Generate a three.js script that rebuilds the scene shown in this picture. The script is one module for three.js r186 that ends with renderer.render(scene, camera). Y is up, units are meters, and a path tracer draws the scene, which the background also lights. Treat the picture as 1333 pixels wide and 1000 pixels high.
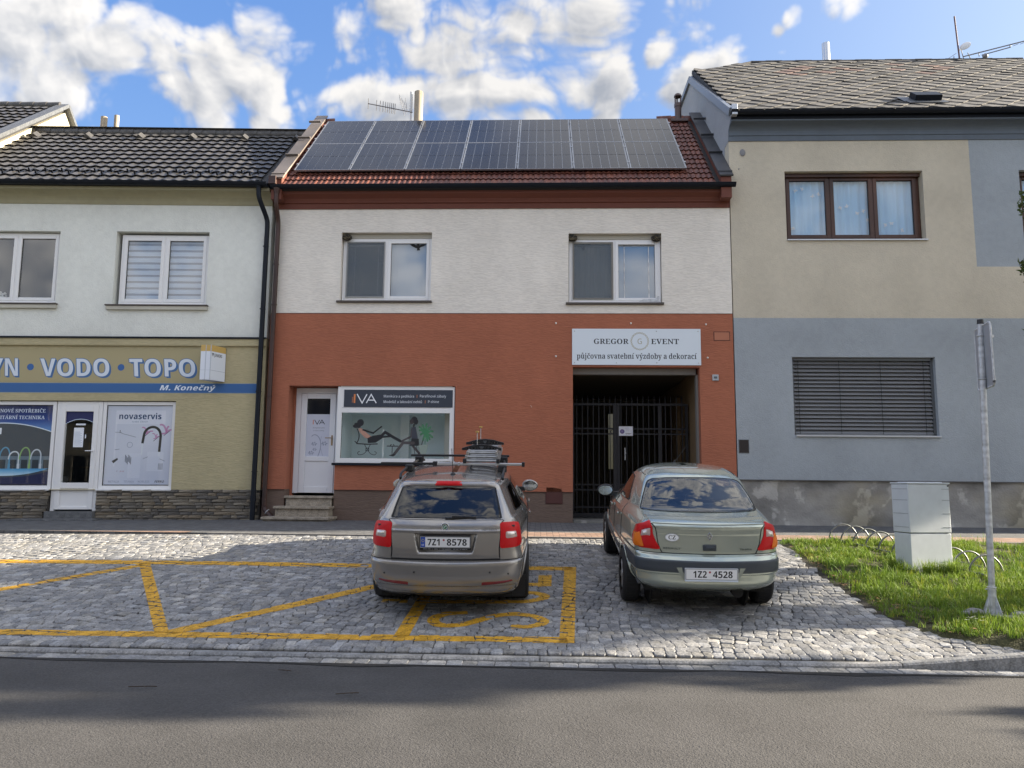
import * as THREE from 'three';
import { mergeGeometries, mergeVertices, toCreasedNormals } from 'three/addons/utils/BufferGeometryUtils.js';
import { RoundedBoxGeometry } from 'three/addons/geometries/RoundedBoxGeometry.js';

// ------------------------------------------------------------------ camera, sky, sun, exposure
const scene = new THREE.Scene();
const camera = new THREE.PerspectiveCamera(53.13, 4 / 3, 0.1, 3000);
camera.position.set(0, 0.78, 16.2);
camera.rotation.order = 'YXZ';
camera.rotation.set(THREE.MathUtils.degToRad(7.45), THREE.MathUtils.degToRad(2.2), 0.0098);
const renderer = new THREE.WebGLRenderer({ antialias: true });
renderer.setSize(1024, 768);
renderer.toneMapping = THREE.LinearToneMapping;
renderer.toneMappingExposure = 4.0;
renderer.shadowMap.enabled = true;

const SUN_EL = THREE.MathUtils.degToRad(18.5), SUN_BACK = THREE.MathUtils.degToRad(6.5);
const sunDir = new THREE.Vector3(Math.cos(SUN_EL) * Math.cos(SUN_BACK), Math.sin(SUN_EL), -Math.cos(SUN_EL) * Math.sin(SUN_BACK));
const sun = new THREE.DirectionalLight(new THREE.Color().setRGB(1.0, 0.88, 0.69), 5.0);
sun.position.copy(sunDir).multiplyScalar(80); sun.target.position.set(0, 0, 0);
sun.castShadow = true; sun.shadow.radius = 1.3; sun.shadow.mapSize.set(4096, 4096);
Object.assign(sun.shadow.camera, { left: -40, right: 40, top: 40, bottom: -40, near: 1, far: 220 });
scene.add(sun, sun.target);

// ------------------------------------------------------------------ random numbers and noise
function rng(seed) { let s = seed >>> 0; return () => { s = (s + 0x6D2B79F5) | 0; let t = Math.imul(s ^ (s >>> 15), 1 | s); t = (t + Math.imul(t ^ (t >>> 7), 61 | t)) ^ t; return ((t ^ (t >>> 14)) >>> 0) / 4294967296; }; }
const R = rng(20240611), rr = (a, b) => a + (b - a) * R();
const clamp = (x, a = 0, b = 1) => Math.min(b, Math.max(a, x)), lerp = (a, b, t) => a + (b - a) * t;
const sm = (a, b, x) => { const t = clamp((x - a) / (b - a)); return t * t * (3 - 2 * t); };
function h3(x, y, z) { let h = Math.imul(x, 374761393) ^ Math.imul(y, 668265263) ^ Math.imul(z, 2147483647 ^ 0x3c6ef372); h = Math.imul(h ^ (h >>> 13), 1274126177); h ^= h >>> 16; return (h >>> 0) / 4294967296; }
function vn3(x, y, z) {
  const xi = Math.floor(x), yi = Math.floor(y), zi = Math.floor(z), f = (t) => t * t * t * (t * (t * 6 - 15) + 10), u = f(x - xi), v = f(y - yi), w = f(z - zi);
  return lerp(lerp(lerp(h3(xi, yi, zi), h3(xi + 1, yi, zi), u), lerp(h3(xi, yi + 1, zi), h3(xi + 1, yi + 1, zi), u), v), lerp(lerp(h3(xi, yi, zi + 1), h3(xi + 1, yi, zi + 1), u), lerp(h3(xi, yi + 1, zi + 1), h3(xi + 1, yi + 1, zi + 1), u), v), w);
}
function fbm3(x, y, z, o = 5) { let s = 0, a = 0.5, n = 0; for (let i = 0; i < o; i++) { s += a * vn3(x, y, z); n += a; a *= 0.5; x = x * 2.03 + 7.1; y = y * 2.03 + 3.7; z = z * 2.03 + 1.3; } return s / n; }
// noise that repeats after px, py lattice cells
function pn(x, y, px, py, seed) {
  const xi = Math.floor(x), yi = Math.floor(y), f = (t) => t * t * (3 - 2 * t), u = f(x - xi), v = f(y - yi), m = (a, b) => ((a % b) + b) % b;
  const c = (i, j) => h3(m(i, px), m(j, py), seed);
  return lerp(lerp(c(xi, yi), c(xi + 1, yi), u), lerp(c(xi, yi + 1), c(xi + 1, yi + 1), u), v);
}
function pfbm(x, y, px, py, seed, o = 4) { let s = 0, a = 0.5, n = 0; for (let i = 0; i < o; i++) { s += a * pn(x * px, y * py, px, py, seed + i); n += a; a *= 0.5; px *= 2; py *= 2; } return s / n; }

// ------------------------------------------------------------------ sky: air and clouds
{
  const W = 4096, H = 2048, data = new Float32Array(W * H * 4);
  const blobs = '-36.2,26.8,4.6;-32.8,28.6,4.4;-29.6,29.9,3.0;-35.1,24.0,3.8;-31.9,23.4,2.4;-28.9,28.2,2.2;-26.9,25.3,2.4;-25.1,24.5,1.6;-36.6,21.8,2.2;-22.3,30.9,2.4;-20.1,30.3,2.3;-21.3,27.7,1.9;-19.6,27.0,2.1;-19.2,25.6,1.1;-21.1,25.1,1.0;-16.1,31.5,1.5;-16.6,29.1,1.1;-13.6,28.4,2.6;-15.9,27.2,1.9;-10.6,27.4,2.2;-6.6,32.5,3.0;-9.0,31.0,1.9;-4.7,30.4,2.4;-6.5,28.4,2.2;-3.4,28.7,2.2;-10.3,33.5,2.2;-1.0,31.2,2.4;2.0,30.4,2.2;-0.4,33.3,2.7;3.9,33.0,2.2;5.1,28.9,1.5;-0.4,28.5,2.2;2.0,29.0,1.9;4.7,27.0,1.0;-4.0,26.7,1.6;-1.0,26.6,1.4;-6.4,26.6,1.4;11.6,32.7,2.3;13.3,30.6,2.2;11.8,28.9,2.1;13.5,28.9,1.6;8.7,31.1,1.2;8.1,30.6,1.0;10.3,27.5,1.1;18.4,31.6,0.7;17.3,31.0,0.5;22.1,31.4,1.2;17.7,29.3,0.8'
    .split(';').map((s) => { const [a, e, r] = s.split(',').map(Number), A = a * Math.PI / 180, E = e * Math.PI / 180; return [Math.cos(E) * Math.sin(A), Math.sin(E), -Math.cos(E) * Math.cos(A), r * Math.PI / 180]; });
  const field = (x, y, z, near) => {          // cloud thickness in a direction
    const k = 1 / (0.25 + Math.max(0.02, y)), wx = x * k, wz = z * k;        // clouds lie in a layer overhead
    const w1 = fbm3(x * 7, y * 7 + 3, z * 7, 3) - 0.5, w2 = fbm3(x * 7 + 5, y * 7, z * 7 + 9, 3) - 0.5;
    let n = 0, am = 0.5, q1 = x * 11 + 4 + w1 * 1.2, q2 = y * 13 + w2 * 1.2, q3 = z * 11; for (let o = 0; o < 6; o++) { n += am * (o < 1 ? vn3(q1, q2, q3) : Math.abs(2 * vn3(q1, q2, q3) - 1) * 0.85 + 0.22); am *= 0.52; q1 = q1 * 2.07 + 3.1; q2 = q2 * 2.07 + 1.7; q3 = q3 * 2.07 + 5.3; } const big = fbm3(wx * 1.6 + 1.7, 4.2, wz * 1.6, 4);
    let f = (big - 0.405) * 2.4;
    if (near > 0) {
      let b = -0.36; const px = x + w1 * 0.055, py = y + 0.008 + w2 * 0.05, pz = z, L = Math.hypot(px, py, pz);
      for (const [bx, by, bz, r] of blobs) { const d = 1 - (px * bx + py * by + pz * bz) / L; if (d < 0.004) { const q = 2 * d / (r * r); if (q < 2.2) b = Math.max(b, 0.37 * (1 - q * 0.75)); } }
      f = lerp(f, b, near);
    }
    return f + (n - lerp(0.5, 0.575, near)) * 1.9;
  };
  const shade = (x, y, z, el) => {
    if (el < -0.02) return [0.19, 0.19, 0.19];
    const up = clamp(y), cs = x * sunDir.x + y * sunDir.y + z * sunDir.z, glow = Math.pow(clamp(0.5 + 0.5 * cs), 6), t = Math.pow(1 - up, 2.2), g = glow * 0.28;
    let c = [lerp(0.022, 0.125, t) + g * 0.95, lerp(0.062, 0.20, t) + g * 0.92, lerp(0.175, 0.30, t) + g * 0.66];
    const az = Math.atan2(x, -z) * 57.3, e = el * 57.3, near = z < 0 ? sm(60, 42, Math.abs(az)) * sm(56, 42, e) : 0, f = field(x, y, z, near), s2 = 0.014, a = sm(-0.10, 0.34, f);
    if (a > 0) {
      const f2 = field(x + sunDir.x * s2, y + sunDir.y * s2 + 0.014, z + sunDir.z * s2, near), lit = clamp(0.58 + (f - f2) * 1.5 + (1 - a) * 0.15 - clamp(f - 0.22) * 0.6), B = lerp(0.39, 0.195, near) + 0.26 * glow + 0.18 * Math.pow(clamp(0.5 - 0.5 * cs), 2);  // clouds outside the view are set brighter, as added fill for the shaded facades
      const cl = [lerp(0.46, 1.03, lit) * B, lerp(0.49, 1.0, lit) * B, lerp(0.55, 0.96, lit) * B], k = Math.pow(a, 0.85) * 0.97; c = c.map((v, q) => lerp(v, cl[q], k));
    }
    return c;
  };
  const dirAt = (i, j, w, h) => { const el = ((j + 0.5) / h - 0.5) * Math.PI, th = ((i + 0.5) / w - 0.5) * 2 * Math.PI; return [Math.cos(el) * Math.cos(th), Math.sin(el), Math.cos(el) * Math.sin(th), el, th]; };
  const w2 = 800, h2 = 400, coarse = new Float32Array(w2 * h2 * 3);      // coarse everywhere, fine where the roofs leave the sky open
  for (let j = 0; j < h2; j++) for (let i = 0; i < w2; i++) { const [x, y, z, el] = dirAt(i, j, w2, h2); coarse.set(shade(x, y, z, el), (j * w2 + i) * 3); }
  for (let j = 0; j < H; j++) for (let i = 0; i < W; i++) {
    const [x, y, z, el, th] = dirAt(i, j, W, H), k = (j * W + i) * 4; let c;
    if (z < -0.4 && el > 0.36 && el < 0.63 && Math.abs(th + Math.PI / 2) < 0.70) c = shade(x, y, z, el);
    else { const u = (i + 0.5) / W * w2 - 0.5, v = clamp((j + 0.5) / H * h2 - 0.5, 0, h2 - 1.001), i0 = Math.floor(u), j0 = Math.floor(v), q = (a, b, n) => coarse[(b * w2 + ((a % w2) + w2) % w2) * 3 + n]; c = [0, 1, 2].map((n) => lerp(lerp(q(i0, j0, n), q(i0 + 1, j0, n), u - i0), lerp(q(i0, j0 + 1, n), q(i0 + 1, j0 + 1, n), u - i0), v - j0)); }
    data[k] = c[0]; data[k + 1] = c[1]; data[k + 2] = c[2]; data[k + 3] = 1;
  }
  const sky = new THREE.DataTexture(data, W, H, THREE.RGBAFormat, THREE.FloatType);
  sky.mapping = THREE.EquirectangularReflectionMapping; sky.magFilter = THREE.LinearFilter; sky.needsUpdate = true;
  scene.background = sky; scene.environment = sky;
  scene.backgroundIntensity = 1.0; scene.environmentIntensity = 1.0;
}

// ------------------------------------------------------------------ textures
const lin2s = (v) => 255 * (v <= 0.0031308 ? 12.92 * v : 1.055 * Math.pow(v, 1 / 2.4) - 0.055);
function tex(n, fn, metres, srgb = true) {              // fn(u, v) -> grey or [r, g, b], linear
  const d = new Uint8Array(n * n * 4);
  for (let j = 0; j < n; j++) for (let i = 0; i < n; i++) {
    let c = fn((i + 0.5) / n, (j + 0.5) / n); if (typeof c === 'number') c = [c, c, c];
    const k = (j * n + i) * 4;
    for (let q = 0; q < 3; q++) d[k + q] = srgb ? clamp(lin2s(clamp(c[q])), 0, 255) : clamp(c[q]) * 255;
    d[k + 3] = 255;
  }
  const t = new THREE.DataTexture(d, n, n); t.wrapS = t.wrapT = THREE.RepeatWrapping; t.magFilter = THREE.LinearFilter; t.minFilter = THREE.LinearMipmapLinearFilter; t.generateMipmaps = true;
  if (srgb) t.colorSpace = THREE.SRGBColorSpace;
  t.repeat.set(1 / metres, 1 / metres); t.needsUpdate = true; return t;
}
const T = {};
T.plaster = tex(512, (u, v) => 0.76 + 0.20 * pfbm(u, v, 4, 4, 11, 5) + 0.10 * pfbm(u, v, 40, 40, 21, 3), 3.1);
T.plasterB = tex(512, (u, v) => 0.5 * pfbm(u, v, 60, 60, 31, 2) + 0.5 * pfbm(u, v, 128, 128, 33, 1), 1.3, false);
T.stroke = tex(1024, (u, v) => { const w = v + 0.02 * (pfbm(u, v, 8, 8, 57, 2) - 0.5); return 0.70 + 0.18 * pfbm(u, v, 4, 3, 41, 5) + 0.20 * pfbm(u, w, 30, 130, 51, 3); }, 2.3);
T.strokeB = tex(1024, (u, v) => { const w = v + 0.02 * (pfbm(u, v, 8, 8, 57, 2) - 0.5); return pfbm(u, w, 30, 130, 51, 3); }, 2.3, false);
T.asphalt = tex(1024, (u, v) => { const g = pfbm(u, v, 200, 200, 61, 2), c = pfbm(u, v, 6, 6, 62, 4), s = pn(u * 330, v * 330, 330, 330, 65); const k = 0.60 + 0.5 * (g - 0.5) + 0.22 * (c - 0.5) + (s > 0.92 ? 0.34 : 0) - (s < 0.07 ? 0.25 : 0); return [k * 1.0, k * 0.99, k * 0.975]; }, 1.9);
T.asphaltB = tex(1024, (u, v) => 0.6 * pn(u * 330, v * 330, 330, 330, 65) + 0.4 * pn(u * 170, v * 170, 170, 170, 66), 1.9, false);
T.patch = tex(512, (u, v) => { const a = pfbm(u, v, 3, 3, 71, 5), b = pfbm(u, v, 7, 7, 75, 4); const k = 0.58 + 0.75 * (a - 0.5) + 0.55 * (b - 0.5); return [k, k * 0.985, k * 0.95]; }, 3.7);
T.stain = tex(1024, (u, v) => {
  const wx = u + 0.05 * pfbm(u, v, 5, 5, 88, 3), a = pfbm(wx, v, 5, 7, 81, 5), b = pfbm(u, v + 0.06 * a, 11, 9, 83, 5), d = pfbm(u, v, 2, 3, 85, 4), q = sm(0.55, 0.66, b);
  const k = 0.50 + 0.75 * (a - 0.5) + 0.30 * q + 0.4 * (d - 0.5), brown = sm(0.42, 0.62, d);
  return [k * lerp(0.98, 0.90, brown), k * lerp(0.98, 0.85, brown), k * lerp(0.98, 0.70, brown)];
}, 3.3);
T.stainB = tex(512, (u, v) => 0.6 * pfbm(u, v, 10, 10, 91, 5) + 0.4 * pfbm(u, v, 60, 60, 92, 2), 1.7, false);
T.granite = tex(256, (u, v) => 0.62 + 0.55 * (pfbm(u, v, 40, 40, 101, 2) - 0.5) + 0.4 * (pfbm(u, v, 6, 6, 103, 3) - 0.5) + (pn(u * 64, v * 64, 64, 64, 107) > 0.9 ? -0.18 : 0), 0.43);
T.graniteB = tex(256, (u, v) => 0.5 * pfbm(u, v, 30, 30, 101, 3) + 0.5 * pfbm(u, v, 8, 8, 105, 2), 0.43, false);
T.dirt = tex(256, (u, v) => { const k = 0.55 + 0.8 * (pfbm(u, v, 12, 12, 111, 4) - 0.5) + 0.3 * (pn(u * 90, v * 90, 90, 90, 112) - 0.5); return [k, k * 0.96, k * 0.88]; }, 0.9);
T.slate = tex(512, (u, v) => { const a = pfbm(u, v, 9, 9, 121, 5), b = pfbm(u, v, 40, 40, 122, 3), l = sm(0.60, 0.72, pfbm(u, v, 16, 16, 124, 4)); const k = 0.52 + 0.6 * (a - 0.5) + 0.4 * (b - 0.5) + 0.25 * l; return [k, k * 0.97, k * 0.92]; }, 1.9);
T.paver = tex(1024, (u, v) => {                       // herringbone of 0.2 x 0.1 m blocks, 8 x 8 half-cells over 0.8 m
  const n = 8, x = u * n, y = v * n, i = Math.floor(x), j = Math.floor(y), k = ((i - j) % 4 + 4) % 4; let cx, cy, w, h;
  if (k === 0) { cx = i; cy = j; w = 2; h = 1; } else if (k === 1) { cx = i - 1; cy = j; w = 2; h = 1; } else if (k === 3) { cx = i; cy = j; w = 1; h = 2; } else { cx = i; cy = j - 1; w = 1; h = 2; }
  const fx = x - cx, fy = y - cy, e = Math.min(fx, fy, w - fx, h - fy);
  const c = h3(((cx % 8) + 8) % 8, ((cy % 8) + 8) % 8, 131), g = pfbm(u, v, 60, 60, 132, 2);
  return (0.56 + 0.26 * (c - 0.5) + 0.3 * (g - 0.5)) * (e < 0.06 ? 0.45 : 1);
}, 0.8);
T.ribs = tex(128, (u, v) => 0.5 + 0.5 * Math.sin(v * 6.2832 * 8) * (Math.sin(u * 6.2832 * 4) > 0 ? 1 : 0.6), 0.09, false);
T.smudge = tex(512, (u, v) => 0.5 + 0.9 * (pfbm(u, v, 5, 5, 141, 5) - 0.5), 1.4, false);
T.galv = tex(256, (u, v) => 0.62 + 0.5 * (pfbm(u, v, 9, 9, 151, 4) - 0.5), 0.35);

// ------------------------------------------------------------------ materials (colours are linear base colours)
const mats = {};
function M(name, color, o = {}) {
  if (mats[name]) return mats[name];
  const { phys, ...rest } = o, m = new (phys ? THREE.MeshPhysicalMaterial : THREE.MeshStandardMaterial)({ roughness: 0.8, metalness: 0, side: THREE.DoubleSide, ...rest });
  m.color.setRGB(...color); m.name = name; return (mats[name] = m);
}
const stucco = (name, c) => M(name, c, { map: T.plaster, bumpMap: T.plasterB, bumpScale: 0.006, roughness: 0.95 });
const dragged = (name, c) => M(name, c, { map: T.stroke, bumpMap: T.strokeB, bumpScale: 0.006, roughness: 0.95 });
const white = M('white_plastic', [0.80, 0.80, 0.80], { roughness: 0.35 });
const navy = M('dark_sheet_metal', [0.009, 0.012, 0.019], { phys: 1, roughness: 0.45, specularIntensity: 0.4 }), shopGlass = M('shop_glass', [0.95, 0.97, 0.97], { phys: 1, transmission: 1, thickness: 0, roughness: 0.01, ior: 1.45 });
const galv = M('galvanised_steel', [0.88, 0.90, 0.92], { map: T.galv, roughness: 0.45, metalness: 0.35 });
const black = M('black_plastic', [0.014, 0.014, 0.016], { roughness: 0.5 });
const glass = M('window_glass', [0.93, 0.96, 0.97], { phys: 1, transmission: 1, thickness: 0, roughness: 0.01, ior: 2.1 });
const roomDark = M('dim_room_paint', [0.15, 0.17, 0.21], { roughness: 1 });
const granite = M('granite', [0.55, 0.54, 0.52], { map: T.granite, bumpMap: T.graniteB, bumpScale: 0.006, roughness: 0.8 });

// ------------------------------------------------------------------ geometry helpers
const V = (x, y, z) => new THREE.Vector3(x, y, z), I4 = new THREE.Matrix4();
function flat(g) { if (g.index) g = g.toNonIndexed(); for (const k of Object.keys(g.attributes)) if (!['position', 'normal', 'uv'].includes(k)) g.deleteAttribute(k); if (!g.attributes.normal) g.computeVertexNormals(); return g; }
function boxUV(g) {                                     // uv in metres by the main direction of each face
  const p = g.attributes.position, n = p.count, uv = new Float32Array(n * 2), a = V(), b = V(), c = V();
  for (let i = 0; i < n; i += 3) {
    a.fromBufferAttribute(p, i); b.fromBufferAttribute(p, i + 1); c.fromBufferAttribute(p, i + 2);
    const ux = b.x - a.x, uy = b.y - a.y, uz = b.z - a.z, vx = c.x - a.x, vy = c.y - a.y, vz = c.z - a.z;
    const nx = Math.abs(uy * vz - uz * vy), ny = Math.abs(uz * vx - ux * vz), nz = Math.abs(ux * vy - uy * vx);
    for (let k = 0; k < 3; k++) { const q = [a, b, c][k]; if (ny >= nx && ny >= nz) { uv[(i + k) * 2] = q.x; uv[(i + k) * 2 + 1] = -q.z; } else if (nx >= nz) { uv[(i + k) * 2] = -q.z; uv[(i + k) * 2 + 1] = q.y; } else { uv[(i + k) * 2] = q.x; uv[(i + k) * 2 + 1] = q.y; } }
  }
  g.setAttribute('uv', new THREE.BufferAttribute(uv, 2)); return g;
}
const merge = (list) => { const l = (Array.isArray(list) ? list : [list]).map(flat); return l.length === 1 ? l[0] : mergeGeometries(l); };
function box(x0, x1, y0, y1, z0, z1, bevel = 0) {
  const w = x1 - x0, h = y1 - y0, d = z1 - z0;
  const g = bevel > 0 ? new RoundedBoxGeometry(w, h, d, 2, Math.min(bevel, w / 2.01, h / 2.01, d / 2.01)) : new THREE.BoxGeometry(w, h, d);
  return g.translate((x0 + x1) / 2, (y0 + y1) / 2, (z0 + z1) / 2);
}
const cyl = (r0, r1, h, n = 20, x = 0, y = 0, z = 0) => new THREE.CylinderGeometry(r1, r0, h, n).translate(x, y + h / 2, z);
function tube(pts, r, seg = 24, n = 8, closed = false, tension = 0.5) { const c = new THREE.CatmullRomCurve3(pts.map((p) => (p.isVector3 ? p : V(...p))), closed, 'catmullrom', tension); return new THREE.TubeGeometry(c, seg, r, n, closed); }
function bar(a, b, r, n = 8) { const A = V(...a), B = V(...b), L = A.distanceTo(B), g = new THREE.CylinderGeometry(r, r, L, n); g.translate(0, L / 2, 0); g.applyQuaternion(new THREE.Quaternion().setFromUnitVectors(V(0, 1, 0), B.clone().sub(A).normalize())); return g.translate(A.x, A.y, A.z); }
function beam(a, b, w, h) { const A = V(...a), B = V(...b), L = A.distanceTo(B), g = new THREE.BoxGeometry(w, h, L); const m = new THREE.Matrix4().lookAt(B, A, V(0, 1, 0)); g.applyMatrix4(m); return g.translate((A.x + B.x) / 2, (A.y + B.y) / 2, (A.z + B.z) / 2); }
function extr(pts, depth, o = {}) { const s = new THREE.Shape(pts.map((p) => new THREE.Vector2(...p))); for (const h of o.holes || []) s.holes.push(new THREE.Path(h.map((p) => new THREE.Vector2(...p)))); return new THREE.ExtrudeGeometry(s, { depth, bevelEnabled: !!o.bevel, bevelSize: o.bevel || 0, bevelThickness: o.bevel || 0, bevelSegments: 2, curveSegments: o.cs || 8 }); }
const rect = (x0, x1, y0, y1) => [[x0, y0], [x1, y0], [x1, y1], [x0, y1]];
function profileX(pts, x0, x1) { return extr(pts, x1 - x0).rotateY(-Math.PI / 2).translate(x1, 0, 0); } // pts are (z, y)
function quadGeo(list) {                                // list of quads [a,b,c,d], each a point
  const p = []; for (const [a, b, c, d] of list) p.push(...a, ...b, ...c, ...a, ...c, ...d);
  const g = new THREE.BufferGeometry(); g.setAttribute('position', new THREE.Float32BufferAttribute(p, 3)); g.computeVertexNormals(); g.setAttribute('uv', new THREE.Float32BufferAttribute(new Float32Array(p.length / 3 * 2), 2)); return g;
}
// ------------------------------------------------------------------ scene helpers
const used = new Map();
function numbered(name) { const n = used.get(name) || 0; used.set(name, n + 1); return n ? `${name}_${String(n).padStart(3, '0')}` : name; }
function mesh(name, geos, mat, parent = scene, keepUV = false) {
  let g = merge(geos); if (!keepUV && !(mat.map && mat.map.isCanvasTexture)) g = boxUV(g);
  const m = new THREE.Mesh(g, mat); m.name = parent === scene ? numbered(name) : name; m.castShadow = m.receiveShadow = true; parent.add(m); return m;
}
function place(geo, mat, name, parent, pos, rot) { const m = new THREE.Mesh(geo, mat); m.name = name; if (pos) m.position.set(...pos); if (rot) m.rotation.set(...rot); m.castShadow = m.receiveShadow = true; parent.add(m); return m; }
function tag(o, label, category, group, kind) { if (label) o.userData.label = label; if (category) o.userData.category = category; if (group) o.userData.group = group; if (kind) o.userData.kind = kind; return o; }
function thing(name, label, category, pos = [0, 0, 0], turn = 0, group) { const o = new THREE.Group(); o.name = numbered(name); o.position.set(...pos); o.rotation.y = turn; scene.add(o); return tag(o, label, category, group); }
function struct(name, geos, mat) { return tag(mesh(name, geos, mat), null, null, null, 'structure'); }
function canvas(w, h, draw) { const c = document.createElement('canvas'); c.width = w; c.height = h; draw(c.getContext('2d'), w, h); const t = new THREE.CanvasTexture(c); t.colorSpace = THREE.SRGBColorSpace; return t; }
function printMat(name, w, h, draw, o = {}) { return M(name, [1, 1, 1], { map: canvas(w, h, draw), roughness: 0.55, ...o }); }
function sheet(x0, x1, y0, y1, z, t = 0.004) {          // printed front (uv 0..1) on a sheet of thickness t
  const f = new THREE.PlaneGeometry(x1 - x0, y1 - y0).translate((x0 + x1) / 2, (y0 + y1) / 2, z);
  return f;
}
// ------------------------------------------------------------------ ground
const gy = (x, z) => (z < 4.1 ? -0.004 * z : z < 9.5 ? -0.0164 - 0.125 * (z - 4.1) : -0.70) - 0.0085 * Math.max(0, -5 - x);
const border = (z) => { const b = [[3, 3.7], [4.2, 3.65], [6.74, 3.51], [7.97, 3.51], [8.64, 3.78], [8.95, 4.35], [9.4, 5.6]]; for (let i = 1; i < b.length; i++) if (z <= b[i][0]) { const t = clamp((z - b[i - 1][0]) / (b[i][0] - b[i - 1][0])); return lerp(b[i - 1][1], b[i][1], t); } return 5.6; };
const lawnY = (x, z) => gy(x, z) + 0.015 + 0.085 * sm(7.3, 9.3, z) * sm(3.4, 4.8, x);
function terrain(x0, x1, z0, z1, nx, nz, fy) {
  const g = new THREE.PlaneGeometry(1, 1, nx, nz), p = g.attributes.position;
  for (let i = 0; i < p.count; i++) { const x = lerp(x0, x1, p.getX(i) + 0.5), z = lerp(z0, z1, 0.5 - p.getY(i)); p.setXYZ(i, x, fy(x, z), z); }
  g.computeVertexNormals(); return g;
}
struct('ground', terrain(-900, 900, -900, 900, 2, 2, () => -0.95), M('far_ground', [0.11, 0.13, 0.05], { roughness: 1 }));
const road = struct('road', terrain(-14, 14, 9.66, 18.5, 280, 88, (x, z) => -0.704 - 0.0085 * Math.max(0, -5 - x) + 0.02 * sm(9.7, 13, z)), M('asphalt', [0.096, 0.094, 0.096], { map: T.asphalt, bumpMap: T.asphaltB, bumpScale: 0.0035, roughness: 0.92, vertexColors: true }));
{ // worn and patched tone of the asphalt
  const p = road.geometry.attributes.position, c = new Float32Array(p.count * 3); for (let i = 0; i < p.count; i++) { const x = p.getX(i), z = p.getZ(i), a = fbm3(x * 0.7, 1, z * 1.6, 4), b = fbm3(x * 3.1, 7, z * 3.1, 3), k = 1 + 0.16 * (a - 0.5) + 0.16 * (b - 0.5) - 0.06 * sm(0.62, 0.68, fbm3(x * 1.1 + 20, 3, z * 0.5, 3)); c[i * 3] = k * 1.01; c[i * 3 + 1] = k; c[i * 3 + 2] = k * 0.985; } road.geometry.setAttribute('color', new THREE.BufferAttribute(c, 3));
  struct('road', [terrain(-60, -14, 9.66, 18.5, 30, 8, (x, z) => -0.704 - 0.0085 * Math.max(0, -5 - x) + 0.02 * sm(9.7, 13, z)), terrain(14, 60, 9.66, 18.5, 30, 8, (x, z) => -0.704 + 0.02 * sm(9.7, 13, z))], M('asphalt_far', [0.098, 0.093, 0.090], { map: T.asphalt, roughness: 0.92 }));
}
{ // a darker tar joint and small repairs along the edge of the asphalt
  const m = struct('road_edge_joint', quadGeo([...Array(40)].map((_, i) => { const x = -9 + i * 0.5, w = (k) => 9.72 + 0.035 * Math.sin(k * 3.1) + 0.02 * Math.sin(k * 7.7); return [[x, -0.6995 - 0.0085 * Math.max(0, -5 - x), w(x)], [x + 0.5, -0.6995 - 0.0085 * Math.max(0, -5.5 - x), w(x + 0.5)], [x + 0.5, -0.6995 - 0.0085 * Math.max(0, -5.5 - x), 9.655], [x, -0.6995 - 0.0085 * Math.max(0, -5 - x), 9.655]]; })), M('tar', [0.035, 0.034, 0.034], { map: T.dirt, roughness: 0.9 }));
}
struct('pavement', [terrain(-60, 60, -0.3, 4.13, 120, 3, gy), quadGeo([[[-60, -0.3, 4.13], [60, -0.3, 4.13], [60, -0.0165, 4.13], [-60, -0.0165, 4.13]]])], M('grey_pavers', [0.185, 0.19, 0.20], { map: T.paver, bumpMap: T.paver, bumpScale: 0.004, roughness: 0.9 }));
struct('pavement_red_strip', [terrain(-1.6, 40, 3.12, 4.13, 40, 1, (x, z) => gy(x, z) + 0.004), terrain(-40, -5.6, 3.80, 4.12, 30, 1, (x, z) => gy(x, z) + 0.004)], M('red_pavers', [0.46, 0.29, 0.21], { map: T.paver, bumpMap: T.paver, bumpScale: 0.004, roughness: 0.9 }));
struct('pavement_edging', [box(-5.2, 60, -0.3, -0.012, 4.132, 4.20, 0.006)], M('edging_concrete', [0.30, 0.29, 0.28], { map: T.granite, roughness: 0.9 }));
struct('opposite_pavement', [box(-60, 60, -0.9, -0.58, 18.52, 21.2, 0)], M('grey_pavers', [0, 0, 0]));

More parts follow.
